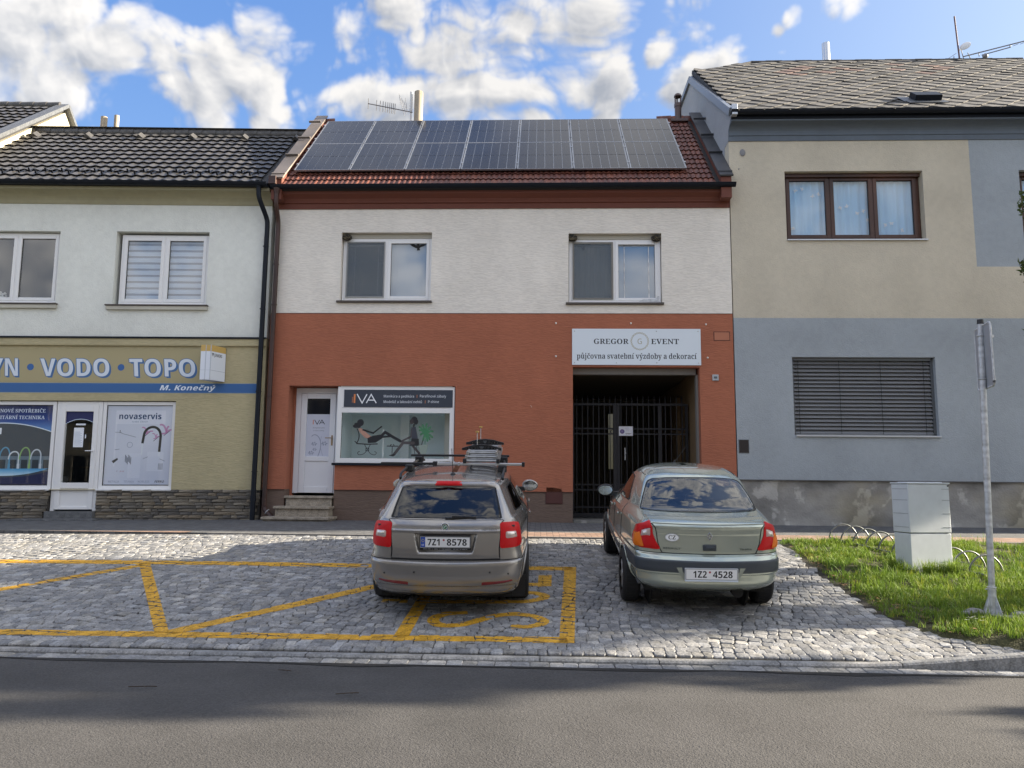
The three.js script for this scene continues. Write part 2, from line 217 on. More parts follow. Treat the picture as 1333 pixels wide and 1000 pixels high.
// setts: every stone has its own outline, height and tilt
const stoneTops = [];                                    // tops, for the paint that lies on them
{
  const lot = new THREE.Group(); lot.name = 'parking_bay_paving'; tag(lot, null, null, null, 'structure'); scene.add(lot);
  const bedY = (x, z) => gy(x, z) - 0.016;
  mesh('bedding', terrain(-14, 6.2, 4.14, 9.47, 60, 40, bedY), M('joint_dirt', [0.05, 0.047, 0.042], { map: T.dirt, roughness: 1 }), lot);
  mesh('bedding', terrain(-14, 16, 9.45, 9.70, 60, 2, (x, z) => -0.716 - 0.0085 * Math.max(0, -5 - x)), M('joint_dirt'), lot);
  const stones = [];
  const sett = (cx, cz, w, d, rot, yf, jit) => {
    const c = Math.cos(rot), s = Math.sin(rot), P = [];
    const corners = [[-w / 2, -d / 2], [w / 2, -d / 2], [w / 2, d / 2], [-w / 2, d / 2]].map(([a, b]) => [a + rr(-jit, jit), b + rr(-jit, jit)]);
    for (let k = 0; k < 4; k++) { const a = corners[k], p = corners[(k + 3) % 4], n = corners[(k + 1) % 4], t = rr(0.1, 0.2), L1 = Math.hypot(p[0] - a[0], p[1] - a[1]), L2 = Math.hypot(n[0] - a[0], n[1] - a[1]), q = w < 0.14 ? 0.015 : 0.022; P.push([lerp(a[0], p[0], q / L1), lerp(a[1], p[1], q / L1)], [lerp(a[0], n[0], q / L2), lerp(a[1], n[1], q / L2)]); }
    const poly = P.map(([a, b]) => [cx + a * c - b * s, cz + a * s + b * c]);
    const tx = rr(-0.024, 0.024), tz = rr(-0.024, 0.024), dh = rr(-0.003, 0.0035);
    const top = (x, z) => yf(cx, cz) + dh + (x - cx) * (tx + (yf(cx + 0.1, cz) - yf(cx - 0.1, cz)) / 0.2) + (z - cz) * (tz + (yf(cx, cz + 0.1) - yf(cx, cz - 0.1)) / 0.2);
    stones.push({ cx, cz, poly, top }); stoneTops.push({ cx, cz, poly, top });
  };
  const pitch = 0.110;
  for (let z0 = 4.30, row = 0; z0 < 9.36; z0 += pitch, row++) {
    let x = -11.5 + rr(0, 0.1);
    while (x < border(z0) - 0.1) {
      const w = rr(0.080, 0.132), xm = x + w / 2, per = 2.1, ph = Math.abs(((xm / per + 0.03 * row) % 1 + 1) % 1 - 0.5) * 2;
      const arc = 0.20 * (1 - ph * ph) - 0.08, amp = sm(9.3, 8.6, z0) * sm(4.3, 4.8, z0), z = z0 + arc * amp + rr(-0.008, 0.008), dphi = 0.20 * -2 * ph * (2 / per) * (((xm / per + 0.03 * row) % 1 + 1) % 1 > 0.5 ? 1 : -1) * amp;
      if (xm < border(z) - 0.04 && z < 9.36) sett(xm, z, w - 0.011, pitch - 0.012 + rr(-0.008, 0.004), Math.atan(dphi), gy, 0.007);
      x += w;
    }
  }
  for (const [zz, d] of [[9.572, 0.165]]) for (let x = -11; x < 13;) { const w = rr(0.11, 0.17); sett(x + w / 2, zz, w - 0.012, d - 0.012, rr(-0.05, 0.05), (px) => -0.70 - 0.0085 * Math.max(0, -5 - px), 0.006); x += w; }
  const stoneGeo = ({ poly, top, cx, cz }) => {
    const p = [], n = poly.length, bev = 0.007, o = poly.map(([x, z]) => { const L = Math.hypot(x - cx, z - cz); return [x + (x - cx) / L * bev, z + (z - cz) / L * bev]; });
    for (let k = 0; k < n; k++) { const a = poly[k], b = poly[(k + 1) % n], A = o[k], B = o[(k + 1) % n], ya = top(...a), yb = top(...b), e = 0.008, f = 0.03;
      p.push(cx, top(cx, cz) + 0.002, cz, b[0], yb, b[1], a[0], ya, a[1], a[0], ya, a[1], b[0], yb, b[1], B[0], yb - e, B[1], a[0], ya, a[1], B[0], yb - e, B[1], A[0], ya - e, A[1], A[0], ya - e, A[1], B[0], yb - e, B[1], B[0], yb - f, B[1], A[0], ya - e, A[1], B[0], yb - f, B[1], A[0], ya - f, A[1]); }
    const g = new THREE.BufferGeometry(); g.setAttribute('position', new THREE.Float32BufferAttribute(p, 3)); return g;
  };
  const tones = [[0.33, 0.33, 0.335], [0.41, 0.405, 0.40], [0.27, 0.275, 0.285], [0.54, 0.525, 0.50], [0.35, 0.34, 0.32], [0.46, 0.465, 0.475]].map((c, i) => M('sett_granite_' + i, c, { map: T.granite, bumpMap: T.graniteB, bumpScale: 0.005, roughness: 0.74 }));
  const pick = () => { const r = R(); return r < 0.28 ? 0 : r < 0.5 ? 1 : r < 0.68 ? 2 : r < 0.74 ? 3 : r < 0.88 ? 4 : 5; };
  const size = ({ cx, cz }) => Math.hypot(cx - 0.2, cz - 16.2) + (Math.abs(cx) > 5.2 ? 20 : 0) + (cx > 3.4 && cz > 9.5 ? 30 : 0);
  stones.sort((a, b) => size(a) - size(b));
  const bins = tones.map(() => []);
  stones.forEach((s, i) => {
    const g = stoneGeo(s), k = pick(); g.computeVertexNormals();
    if (i < 300) place(boxUV(g), tones[k], 'sett', lot); else bins[k].push(g);
  });
  bins.forEach((b, k) => { const g1 = mergeGeometries(b); tag(place(boxUV(g1), tones[k], 'setts', lot), null, null, null, 'stuff'); });
}

// yellow paint: thin films on the tops of the setts, cut by the joints
{
  const clip = (poly, quad) => {                         // Sutherland-Hodgman, both convex
    let area = 0; for (let i = 0; i < quad.length; i++) { const a = quad[i], b = quad[(i + 1) % quad.length]; area += a[0] * b[1] - b[0] * a[1]; }
    const q = area > 0 ? quad : [...quad].reverse(); let out = poly;
    for (let i = 0; i < q.length && out.length; i++) { const a = q[i], b = q[(i + 1) % q.length], side = (p) => (b[0] - a[0]) * (p[1] - a[1]) - (b[1] - a[1]) * (p[0] - a[0]), res = [];
      for (let k = 0; k < out.length; k++) { const p = out[k], n = out[(k + 1) % out.length], sp = side(p), sn = side(n); if (sp >= 0) res.push(p); if ((sp >= 0) !== (sn >= 0)) { const t = sp / (sp - sn); res.push([lerp(p[0], n[0], t), lerp(p[1], n[1], t)]); } } out = res; }
    return out;
  };
  const strip = (pts, w) => { const qs = []; for (let i = 0; i + 1 < pts.length; i++) { const off = (k) => { const a = pts[Math.max(0, k - 1)], b = pts[Math.min(pts.length - 1, k + 1)], L = Math.hypot(b[0] - a[0], b[1] - a[1]); return [-(b[1] - a[1]) / L * w / 2, (b[0] - a[0]) / L * w / 2]; }, o0 = off(i), o1 = off(i + 1), a = pts[i], b = pts[i + 1]; qs.push([[a[0] + o0[0], a[1] + o0[1]], [b[0] + o1[0], b[1] + o1[1]], [b[0] - o1[0], b[1] - o1[1]], [a[0] - o0[0], a[1] - o0[1]]]); } return qs; };
  const smooth = (pts, n) => new THREE.CatmullRomCurve3(pts.map(([x, z]) => V(x, 0, z))).getPoints(n).map((p) => [p.x, p.z]);
  const yellow = M('yellow_road_paint', [0.88, 0.47, 0.03], { map: T.granite, roughness: 0.7 });
  const mark = (label, quads) => {
    const p = [];
    for (const s of stoneTops) for (const q of quads) {
      if (Math.abs(s.cx - q[0][0]) > 14) continue;
      const c = clip(s.wide ??= s.poly.map(([x, z]) => { const L = Math.hypot(x - s.cx, z - s.cz); return [x + (x - s.cx) / L * 0.0065, z + (z - s.cz) / L * 0.0065]; }), q); if (c.length < 3) continue;
      if (h3(Math.round(s.cx * 1000), Math.round(s.cz * 1000), 5) < 0.012) continue;
      const y = (v) => s.top(v[0], v[1]) + 0.0022;
      for (let k = 1; k + 1 < c.length; k++) p.push(c[0][0], y(c[0]), c[0][1], c[k + 1][0], y(c[k + 1]), c[k + 1][1], c[k][0], y(c[k]), c[k][1]);
    }
    const g = new THREE.BufferGeometry(); g.setAttribute('position', new THREE.Float32BufferAttribute(p, 3)); g.computeVertexNormals();
    tag(mesh('road_marking', g, yellow), label, 'road marking');
  };
  mark('long yellow line along the building side of the parking bays', strip([[-9.5, 6.12], [-7.1, 6.14], [-2.2, 6.17], [0.41, 6.19]], 0.2));
  mark('long yellow line along the road side of the parking bays', strip([[-9.5, 9.02], [-5.0, 9.0], [0.25, 8.95]], 0.15));
  mark('slanting yellow bar that divides the two crossed bays', [[[-5.21, 6.2], [-5.06, 6.2], [-3.44, 8.95], [-3.58, 8.95]]]);
  mark('yellow diagonal line on the left bay, cut by the picture edge', strip([[-9.0, 8.9], [-6.1, 7.52], [-5.1, 6.3]], 0.17));
  mark('yellow diagonal line running under the grey estate car', strip([[-3.45, 8.93], [-1.92, 7.21], [-0.98, 6.2]], 0.17));
  mark('short yellow bay line behind the grey estate car', [[[-1.33, 7.2], [-1.2, 7.2], [-1.21, 8.93], [-1.35, 8.93]]]);
  mark('wide yellow bar between the two parked cars', [[[0.31, 6.1], [0.46, 6.1], [0.31, 9.03], [0.17, 9.03]]]);
  mark('yellow painted letter S behind the grey estate car', strip(smooth([[-0.74, 8.15], [-0.95, 8.2], [-1.06, 8.38], [-0.98, 8.56], [-0.78, 8.55], [-0.6, 8.40], [-0.46, 8.25], [-0.28, 8.18], [-0.09, 8.22], [0.03, 8.36], [-0.02, 8.52], [-0.28, 8.60]], 34), 0.12));
  mark('yellow painted letter with a round end under the rear of the estate car', strip(smooth([[-1.7, 7.76], [-1.04, 7.77], [-0.4, 7.74], [-0.1, 7.69], [0.05, 7.52], [-0.02, 7.38], [-0.2, 7.35], [-0.7, 7.36]], 26), 0.12));
  mark('yellow painted block of a letter beside the estate car wheel', [[[-0.02, 6.54], [0.14, 6.52], [0.13, 7.07], [-0.03, 7.08]], ...strip([[-0.9, 6.98], [-0.03, 6.98]], 0.13)]);
}
// kerb: flush along the bays, rising round the lawn
{
  const k = new THREE.Group(); k.name = 'kerb'; tag(k, null, null, null, 'structure'); scene.add(k);
  const top = (x) => -0.674 - 0.0085 * Math.max(0, -5 - x) + 0.115 * sm(2.6, 4.4, x);
  for (let x = -11; x < 15; x += 1.0) {
    const a = x + 0.004, b = x + 0.996, s = [];
    for (let i = 0; i < 4; i++) { const x0 = lerp(a, b, i / 4), x1 = lerp(a, b, (i + 1) / 4), y0 = top(x0), y1 = top(x1);
      s.push([[x0, y0 - 0.015, 9.485], [x1, y1 - 0.015, 9.485], [x1, y1, 9.47], [x0, y0, 9.47]], [[x0, y0, 9.47], [x1, y1, 9.47], [x1, y1, 9.38], [x0, y0, 9.38]], [[x0, -0.85, 9.485], [x1, -0.85, 9.485], [x1, y1 - 0.015, 9.485], [x0, y0 - 0.015, 9.485]], [[x0, y0, 9.38], [x1, y1, 9.38], [x1, -0.85, 9.38], [x0, -0.85, 9.38]]); }
    s.push([[a, -0.85, 9.38], [a, -0.85, 9.485], [a, top(a) - 0.015, 9.485], [a, top(a), 9.38]], [[b, -0.85, 9.485], [b, -0.85, 9.38], [b, top(b), 9.38], [b, top(b) - 0.015, 9.485]]);
    mesh('kerb_stone', quadGeo(s), M('kerb_granite_' + (Math.floor(x + 20) % 3), [[0.36, 0.36, 0.36], [0.42, 0.415, 0.41], [0.33, 0.335, 0.34]][Math.floor(x + 20) % 3], { map: T.granite, bumpMap: T.graniteB, bumpScale: 0.005, roughness: 0.75 }), k);
  }
}
// lawn
{
  const g = terrain(3.2, 30, 4.2, 9.385, 90, 44, lawnY), p = g.attributes.position;
  for (let i = 0; i < p.count; i++) { const x = p.getX(i), z = p.getZ(i); const d = x - border(z); if (d < 0.0) p.setY(i, gy(x, z) - 0.02 - 0.03 * clamp(-d * 3)); else p.setY(i, p.getY(i) + 0.012 * (fbm3(x * 3, 0, z * 3, 3) - 0.5)); }
  g.computeVertexNormals();
  struct('lawn', g, M('soil', [0.085, 0.085, 0.035], { map: T.dirt, bumpMap: T.dirt, bumpScale: 0.02, roughness: 1 }));
  const blade = (n, hh, spread) => { const q = []; for (let i = 0; i < n; i++) { const a = R() * 6.283, r = spread * Math.sqrt(R()), x = Math.cos(a) * r, z = Math.sin(a) * r, t = R() * 6.283, lean = rr(0.1, 0.75), h = hh * rr(0.5, 1.15), w = rr(0.0022, 0.0042), dx = Math.cos(t), dz = Math.sin(t), nx = -dz * w, nz = dx * w;
      let prev = [[x - nx, 0, z - nz], [x + nx, 0, z + nz]];
      for (let k = 1; k <= 3; k++) { const s = k / 3, o = lean * h * s * s, y = h * s * (1 - 0.25 * lean * s), f = k === 3 ? 0.12 : 1 - 0.3 * s; const cur = [[x + dx * o - nx * f, y, z + dz * o - nz * f], [x + dx * o + nx * f, y, z + dz * o + nz * f]]; q.push([prev[0], prev[1], cur[1], cur[0]]); prev = cur; } } return quadGeo(q); };
  const gm = M('grass_blades', [0.19, 0.29, 0.032], { phys: 1, transmission: 0.35, thickness: 0, roughness: 0.85, ior: 1.3 });
  const root = new THREE.Group(); root.name = 'grass'; tag(root, 'short green grass with longer tufts growing on the lawn strip', 'grass', null, 'stuff'); scene.add(root);
  const kinds = [blade(16, 0.055, 0.06), blade(14, 0.08, 0.055), blade(9, 0.165, 0.045)], put = [[], [], []];
  for (let i = 0; i < 12500; i++) {
    const z = 4.22 + 5.1 * R(), x = 3.5 + (i % 8 < 7 ? 5.2 : 12) * R(), e = x - border(z); if (e < (h3(i, 5, 8) < 0.25 ? -0.07 : 0.0) || (z > 9.33)) continue;
    if (Math.hypot(x - 4.57, z - 8.04) < 0.17 || (x > 4.56 && x < 5.2 && z > 5.8 && z < 6.22)) continue;
    const n = fbm3(x * 1.3, 2, z * 1.3, 3), bare = sm(0.38, 0.5, fbm3(x * 2.3 + 9, 4, z * 2.3, 3)) * sm(0.0, 0.35, e + 0.12 * Math.sin(z * 9)); if (R() > 0.25 + 0.75 * bare) continue;
    const k = R() < 0.035 + 0.18 * sm(0.55, 0.7, n) || (e < 0.9 && z > 6 && z < 7.9 && R() < 0.16) ? 2 : R() < 0.5 ? 1 : 0; put[k].push([x, z, n]);
  }
  for (let i = 0; i < 160; i++) { const a = i / 160 * 4, z = a < 1 ? 6.22 + 0.05 * R() : a < 2 ? 5.8 + 0.45 * R() : a < 3 ? 5.8 + 0.45 * R() : 6.22 + 0.06 * R(), x = a < 1 ? 4.55 + 0.66 * R() : a < 2 ? 4.54 - 0.05 * R() : a < 3 ? 5.19 + 0.06 * R() : 4.85 + 0.35 * R(); put[2].push([x, z, 0.6]); }
  const q = new THREE.Object3D(), col = new THREE.Color();
  kinds.forEach((g, k) => { const im = new THREE.InstancedMesh(boxUV(flat(g)), gm, put[k].length); put[k].forEach(([x, z, n], i) => { q.position.set(x, lawnY(x, z) - 0.006, z); q.rotation.set(rr(-0.15, 0.15), R() * 6.28, rr(-0.15, 0.15)); q.scale.setScalar(rr(0.7, 1.25)); q.updateMatrix(); im.setMatrixAt(i, q.matrix); const t = n + rr(-0.25, 0.25), y = R() < 0.07 ? 1 : 0; col.setRGB(lerp(0.62, 1.25, t) + y * 0.7, lerp(0.72, 1.12, t) + y * 0.25, lerp(0.8, 1.1, t) + y * 0.5); im.setColorAt(i, col); }); im.name = 'grass_tufts'; im.castShadow = im.receiveShadow = true; root.add(im); });
  // dead leaves and petals along the border
  const lf = []; for (let i = 0; i < 420; i++) { const z = rr(4.6, 8.9), x = border(z) + rr(-0.1, 0.32) * (R() < 0.8 ? 1 : 1.8), s = rr(0.012, 0.03), a = R() * 6.28, y = lawnY(x, z) + rr(0.0, 0.018); if (x < border(z)) continue; const c = Math.cos(a) * s, d = Math.sin(a) * s; lf.push([[x - c, y, z - d], [x - d * 0.5, y + rr(0, 0.012), z + c * 0.5], [x + c, y + rr(0, 0.008), z + d], [x + d * 0.5, y, z - c * 0.5]]); }
  tag(mesh('leaf_litter', quadGeo(lf), M('dead_leaf', [0.19, 0.10, 0.045], { roughness: 0.9 })), 'brown dead leaves scattered along the edge between setts and lawn', 'leaves', null, 'stuff');
  const pt = []; for (const [cx, cz, n, sp] of [[4.18, 8.42, 7, 0.12], [4.45, 8.25, 3, 0.2], [5.0, 7.2, 4, 0.9], [4.2, 7.6, 3, 0.6], [6.2, 7.0, 5, 1.2], [6.3, 4.1, 6, 0.5]]) for (let i = 0; i < n; i++) { const x = cx + rr(-sp, sp), z = cz + rr(-sp, sp), s = rr(0.01, 0.02), y = lawnY(x, z) + 0.055; pt.push([[x - s, y, z - s], [x - s, y + 0.006, z + s], [x + s, y + 0.012, z + s], [x + s, y, z - s]]); }
  tag(mesh('fallen_petals', quadGeo(pt), M('petal', [0.8, 0.8, 0.76], { roughness: 0.8 })), 'small white petals lying in the grass near the sign post', 'petals', null, 'stuff');
}
// ------------------------------------------------------------------ parts of houses
const frameX = new THREE.Matrix4();
function wall(x0, x1, y0, y1, holes, depth = 0.35) { return extr(rect(x0, x1, y0, y1), depth, { holes: holes.map((h) => rect(...h).reverse()) }).translate(0, 0, -depth); }
function roomBox(x0, x1, y0, y1, zf, d, e = 0.25) { return quadGeo([[[x0 - e, y0 - e, zf - d], [x1 + e, y0 - e, zf - d], [x1 + e, y1 + e, zf - d], [x0 - e, y1 + e, zf - d]], [[x0 - e, y0 - e, zf], [x0 - e, y0 - e, zf - d], [x0 - e, y1 + e, zf - d], [x0 - e, y1 + e, zf]], [[x1 + e, y0 - e, zf], [x1 + e, y0 - e, zf - d], [x1 + e, y1 + e, zf - d], [x1 + e, y1 + e, zf]], [[x0 - e, y0 - e, zf], [x1 + e, y0 - e, zf], [x1 + e, y0 - e, zf - d], [x0 - e, y0 - e, zf - d]], [[x0 - e, y1 + e, zf], [x1 + e, y1 + e, zf], [x1 + e, y1 + e, zf - d], [x0 - e, y1 + e, zf - d]]]); }
function windowUnit(parent, x0, x1, y0, y1, z, o = {}) {
  const fw = o.fw ?? 0.06, sw = o.sw ?? 0.065, fm = o.mat || white, cuts = [0, ...(o.splits || [0.5]), 1], g = [], fixed = o.fixed;
  g.push(box(x0, x0 + fw, y0, y1, z - 0.07, z, 0.006), box(x1 - fw, x1, y0, y1, z - 0.07, z, 0.006), box(x0 + fw, x1 - fw, y1 - fw, y1, z - 0.07, z - 0.001, 0.006), box(x0 + fw, x1 - fw, y0, y0 + fw, z - 0.07, z - 0.001, 0.006));
  const X = cuts.map((c) => lerp(x0 + fw, x1 - fw, c)), mull = o.mull ?? 0.05;
  for (let i = 1; i + 1 < X.length; i++) g.push(box(X[i] - mull / 2, X[i] + mull / 2, y0 + fw, y1 - fw, z - 0.07, z - 0.002, 0.004));
  const w = mesh('window', g, fm, parent), panes = [];
  for (let i = 0; i + 1 < X.length; i++) {
    const a = X[i] + (i ? mull / 2 : 0) - 0.008, b = X[i + 1] - (i + 2 < X.length ? mull / 2 : 0) + 0.008, c = y0 + fw - 0.008, d = y1 - fw + 0.008;
    if (!fixed) mesh('sash', [box(a, a + sw, c, d, z - 0.06, z + 0.012, 0.008), box(b - sw, b, c, d, z - 0.06, z + 0.012, 0.008), box(a + sw, b - sw, d - sw, d, z - 0.06, z + 0.011, 0.008), box(a + sw, b - sw, c, c + sw, z - 0.06, z + 0.011, 0.008)], fm, w);
    const s = fixed ? 0.004 : sw - 0.004;
    mesh('gasket', [box(a + s - 0.004, a + s + 0.008, c + s, d - s, z - 0.04, z - 0.014), box(b - s - 0.008, b - s + 0.004, c + s, d - s, z - 0.04, z - 0.014), box(a + s + 0.008, b - s - 0.008, c + s - 0.004, c + s + 0.008, z - 0.04, z - 0.014), box(a + s + 0.008, b - s - 0.008, d - s - 0.008, d - s + 0.004, z - 0.04, z - 0.014)], black, w);
    mesh('pane', new THREE.PlaneGeometry(b - a - 2 * s, d - c - 2 * s).translate((a + b) / 2, (c + d) / 2, z - 0.03), fixed ? shopGlass : glass, w);
    panes.push([a + s, b - s, c + s, d - s]);
  }
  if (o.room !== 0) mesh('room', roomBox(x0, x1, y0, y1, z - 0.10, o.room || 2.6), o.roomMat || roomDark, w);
  return [w, panes];
}
function venetian(x0, x1, y0, y1, z, h, tilt) { const g = []; for (let y = y0 + h / 2; y < y1; y += h) g.push(new THREE.BoxGeometry(x1 - x0, h * 1.12, 0.0015).rotateX(tilt).translate((x0 + x1) / 2, y, z)); for (const f of [0.17, 0.83]) g.push(box(lerp(x0, x1, f) - 0.004, lerp(x0, x1, f) + 0.004, y0, y1, z + 0.008, z + 0.010)); return g; }
function pipeBrackets(list, r, mat, parent) { for (const [x, y, z] of list) mesh('pipe_bracket', [new THREE.TorusGeometry(r + 0.006, 0.008, 6, 20).rotateX(Math.PI / 2).translate(x, y, z), bar([x, y, z - r], [x, y, z - r - 0.08], 0.008)], mat, parent); }
function gutter(x0, x1, y, z, mat, parent, r = 0.072) {
  const pts = []; for (let i = 0; i <= 12; i++) { const a = Math.PI + i / 12 * Math.PI; pts.push([z + r * Math.cos(a), y + r * Math.sin(a)]); } for (let i = 12; i >= 0; i--) { const a = Math.PI + i / 12 * Math.PI; pts.push([z + (r - 0.006) * Math.cos(a), y + (r - 0.006) * Math.sin(a)]); }
  const g = [profileX(pts, x0, x1), tube([[x0, y, z + r], [x1, y, z + r]], 0.011, 2, 8), new THREE.CircleGeometry(r, 16, Math.PI, Math.PI).rotateY(Math.PI / 2).translate(x0 + 0.003, y, z), new THREE.CircleGeometry(r, 16, Math.PI, Math.PI).rotateY(Math.PI / 2).translate(x1 - 0.003, y, z)];
  for (let x = x0 + 0.4; x < x1; x += 0.9) g.push(box(x - 0.012, x + 0.012, y - 0.005, y + 0.004, z - r, z + r));
  return mesh('gutter', g, mat, parent);
}
const slope = (parent, x, y, z, deg, geo, mat, name = 'roof') => { const m = place(boxUV(merge(geo)), mat, name, parent, [x, y, z], [-(Math.PI / 2 - deg * Math.PI / 180), 0, 0]); return m; };
function rollTile(w, len, rolls, amp, th, jitter) {       // x across, y up the slope, z out of the roof
  const n = rolls * 8, q = [], zz = (u) => amp * (0.5 + 0.5 * Math.sin(u * rolls * 6.283 - 1.2));
  for (let i = 0; i < n; i++) { const a = i / n, b = (i + 1) / n, xa = -w / 2 + a * w, xb = -w / 2 + b * w, lift = th + 0.004, za = zz(a), zb = zz(b);
    q.push([[xa, 0, za + lift], [xb, 0, zb + lift], [xb, len, zb], [xa, len, za]], [[xa, th * 1.3, za * 0.8 + lift - th * 1.2], [xb, th * 1.3, zb * 0.8 + lift - th * 1.2], [xb, 0, zb + lift], [xa, 0, za + lift]], [[xa, th * 1.3, za * 0.8 + lift - th * 1.2], [xa, len * 0.35, za - th * 0.9], [xb, len * 0.35, zb - th * 0.9], [xb, th * 1.3, zb * 0.8 + lift - th * 1.2]]); }
  const g = quadGeo(q); return boxUV(flat(toCreasedNormals(mergeVertices(g), 0.7)));
}
const ord = ['first', 'second', 'third', 'fourth', 'fifth', 'sixth', 'seventh'];

// ================================================================== the house with the plumbing shop
const shopB = (() => { const a = THREE.MathUtils.degToRad(-3.5), e = 0.0085, ux = V(Math.cos(a) * Math.cos(e), Math.sin(e), Math.sin(a) * Math.cos(e)), n = V(-Math.sin(a), 0, Math.cos(a)), uy = n.clone().cross(ux), nn = ux.clone().cross(uy); return new THREE.Matrix4().makeBasis(ux, uy, nn).setPosition(-5.9, 0, 0); })();
const inShop = (o, x = 0, y = 0, z = 0) => { const m = shopB.clone().multiply(new THREE.Matrix4().makeTranslation(x, y, z)); m.decompose(o.position, o.quaternion, o.scale); return o; };
{
  const h = inShop(thing('terraced_house', 'pale house with black wavy roof tiles and a plumbing shop below', 'house'));
  const XL = -7.35, cream = dragged('olive_stucco', [0.52, 0.455, 0.275]), pale = stucco('pale_stucco', [0.81, 0.825, 0.77]);
  const w1 = [-6.55, -4.62, 4.62, 6.24], w2 = [-3.40, -1.38, 4.60, 6.25];
  mesh('wall', wall(XL, -0.03, 3.87, 6.86, [w1, w2]), pale, h);
  mesh('ground_floor_wall', wall(XL, -0.03, 0.61, 3.69, [[-6.6, -1.9, 0.62, 2.50]]), cream, h);
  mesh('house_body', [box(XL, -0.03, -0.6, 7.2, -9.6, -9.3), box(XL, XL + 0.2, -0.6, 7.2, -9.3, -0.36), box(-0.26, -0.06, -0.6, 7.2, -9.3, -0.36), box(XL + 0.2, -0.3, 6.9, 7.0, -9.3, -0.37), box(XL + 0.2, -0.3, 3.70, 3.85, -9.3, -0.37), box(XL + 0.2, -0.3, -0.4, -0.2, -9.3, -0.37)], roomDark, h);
  mesh('cornice', [profileX([[-0.3, 3.69], [0.05, 3.69], [0.055, 3.72], [0.05, 3.855], [0.0, 3.88], [-0.3, 3.88]], XL, -0.025)], cream, h);
  mesh('flashing', [box(XL, -0.022, 3.866, 3.884, -0.02, 0.075), box(XL, -0.022, 3.845, 3.868, 0.068, 0.075)], navy, h);
  const cove = []; for (let i = 0; i <= 8; i++) { const t = i / 8 * Math.PI / 2; cove.push([0.30 - 0.27 * Math.cos(t), 6.90 + 0.20 * Math.sin(t)]); }
  mesh('eaves_cove', profileX([[-0.35, 6.86], [0.02, 6.86], [0.03, 6.9], ...cove, [0.30, 7.16], [-0.35, 7.16]], XL, -0.02), M('olive_eaves', [0.40, 0.37, 0.24], { map: T.plaster, roughness: 0.9 }), h);
  gutter(XL, -0.05, 7.235, 0.39, navy, h, 0.078);
  // upper windows
  const zebraA = M('blind_fabric', [0.60, 0.67, 0.78], { phys: 1, transmission: 0.25, thickness: 0, roughness: 1 }), zebraB = M('blind_sheer', [0.20, 0.22, 0.27], { roughness: 1 });
  const sill = (w, p) => mesh('sill', [box(w[0] - 0.12, w[1] + 0.06, w[2] - 0.035, w[2] - 0.005, -0.1, 0.085, 0.004)], M('dark_sill', [0.07, 0.055, 0.045], { roughness: 0.5 }), p) && mesh('sill_trim', box(w[0] - 0.1, w[1] + 0.05, w[2] - 0.12, w[2] - 0.037, -0.02, 0.065, 0.006), M('cream_trim', [0.55, 0.53, 0.45], { map: T.plaster, roughness: 0.9 }), p);
  { const [w] = windowUnit(h, w1[0] + 0.03, w1[1] - 0.03, w1[2] + 0.03, w1[3] - 0.02, -0.11, { splits: [0.5], sw: 0.07 }); sill(w1, w); mesh('handle', [box(-5.60, -5.52, 5.27, 5.285, -0.155, -0.145)], white, w); mesh('flower_pot', [cyl(0.05, 0.07, 0.11, 14, -5.95, 4.72, -0.3), ...[...Array(16)].map(() => new THREE.SphereGeometry(0.02, 6, 5).translate(-5.95 + rr(-0.08, 0.08), 4.86 + rr(-0.03, 0.08), -0.3 + rr(-0.05, 0.05)))], M('orchid_white', [0.7, 0.7, 0.68]), w); }
  { const [w, ps] = windowUnit(h, w2[0] + 0.08, w2[1] - 0.03, w2[2] + 0.03, w2[3] - 0.05, -0.11, { splits: [0.5], sw: 0.075 }); sill(w2, w);
    for (const [a, b, c, d] of ps) { const s1 = [], s2 = []; for (let y = c; y < d; y += 0.142) { s1.push(box(a - 0.02, b + 0.02, y, Math.min(d, y + 0.095), -0.198, -0.195)); } s2.push(box(a - 0.02, b + 0.02, c, d, -0.206, -0.203)); mesh('striped_blind', s1, zebraA, w); mesh('blind_backing', s2, zebraB, w); } }
  // shop front
  const shopDark = M('shop_interior_paint', [0.33, 0.34, 0.34], { roughness: 1 });
  const zS = -0.05;
  const front = (x0, x1, y0, y1) => windowUnit(h, x0, x1, y0, y1, zS, { splits: [], fixed: 1, fw: 0.075, room: 0 })[0];
  const d1 = front(-6.6, -4.44, 0.625, 2.485), d2 = front(-3.45, -1.905, 0.625, 2.485);
  mesh('sill', box(-3.46, -1.89, 0.597, 0.627, -0.1, 0.035, 0.004), white, d2); mesh('sill', box(-6.6, -4.44, 0.597, 0.627, -0.1, 0.035, 0.004), white, d1);
  mesh('shop_interior', [...[roomBox(-6.6, -1.9, 0.35, 2.6, -0.2, 4.5)], box(-4.2, -3.3, 0.15, 1.05, -2.6, -2.2), box(-6.4, -4.7, 0.5, 0.9, -1.2, -0.4)], shopDark, h);
  mesh('shop_shelf', [...[0.7, 1.15, 1.6, 2.05].map((y) => box(-5.9, -2.2, y, y + 0.03, -4.3, -3.9)), ...[...Array(26)].map(() => { const x = rr(-5.8, -2.3), y = 0.73 + 0.45 * Math.floor(R() * 4), s = rr(0.08, 0.2); return box(x, x + s, y, y + rr(0.1, 0.3), -4.2, -4.0); })], M('shelf_goods', [0.45, 0.36, 0.26]), h);
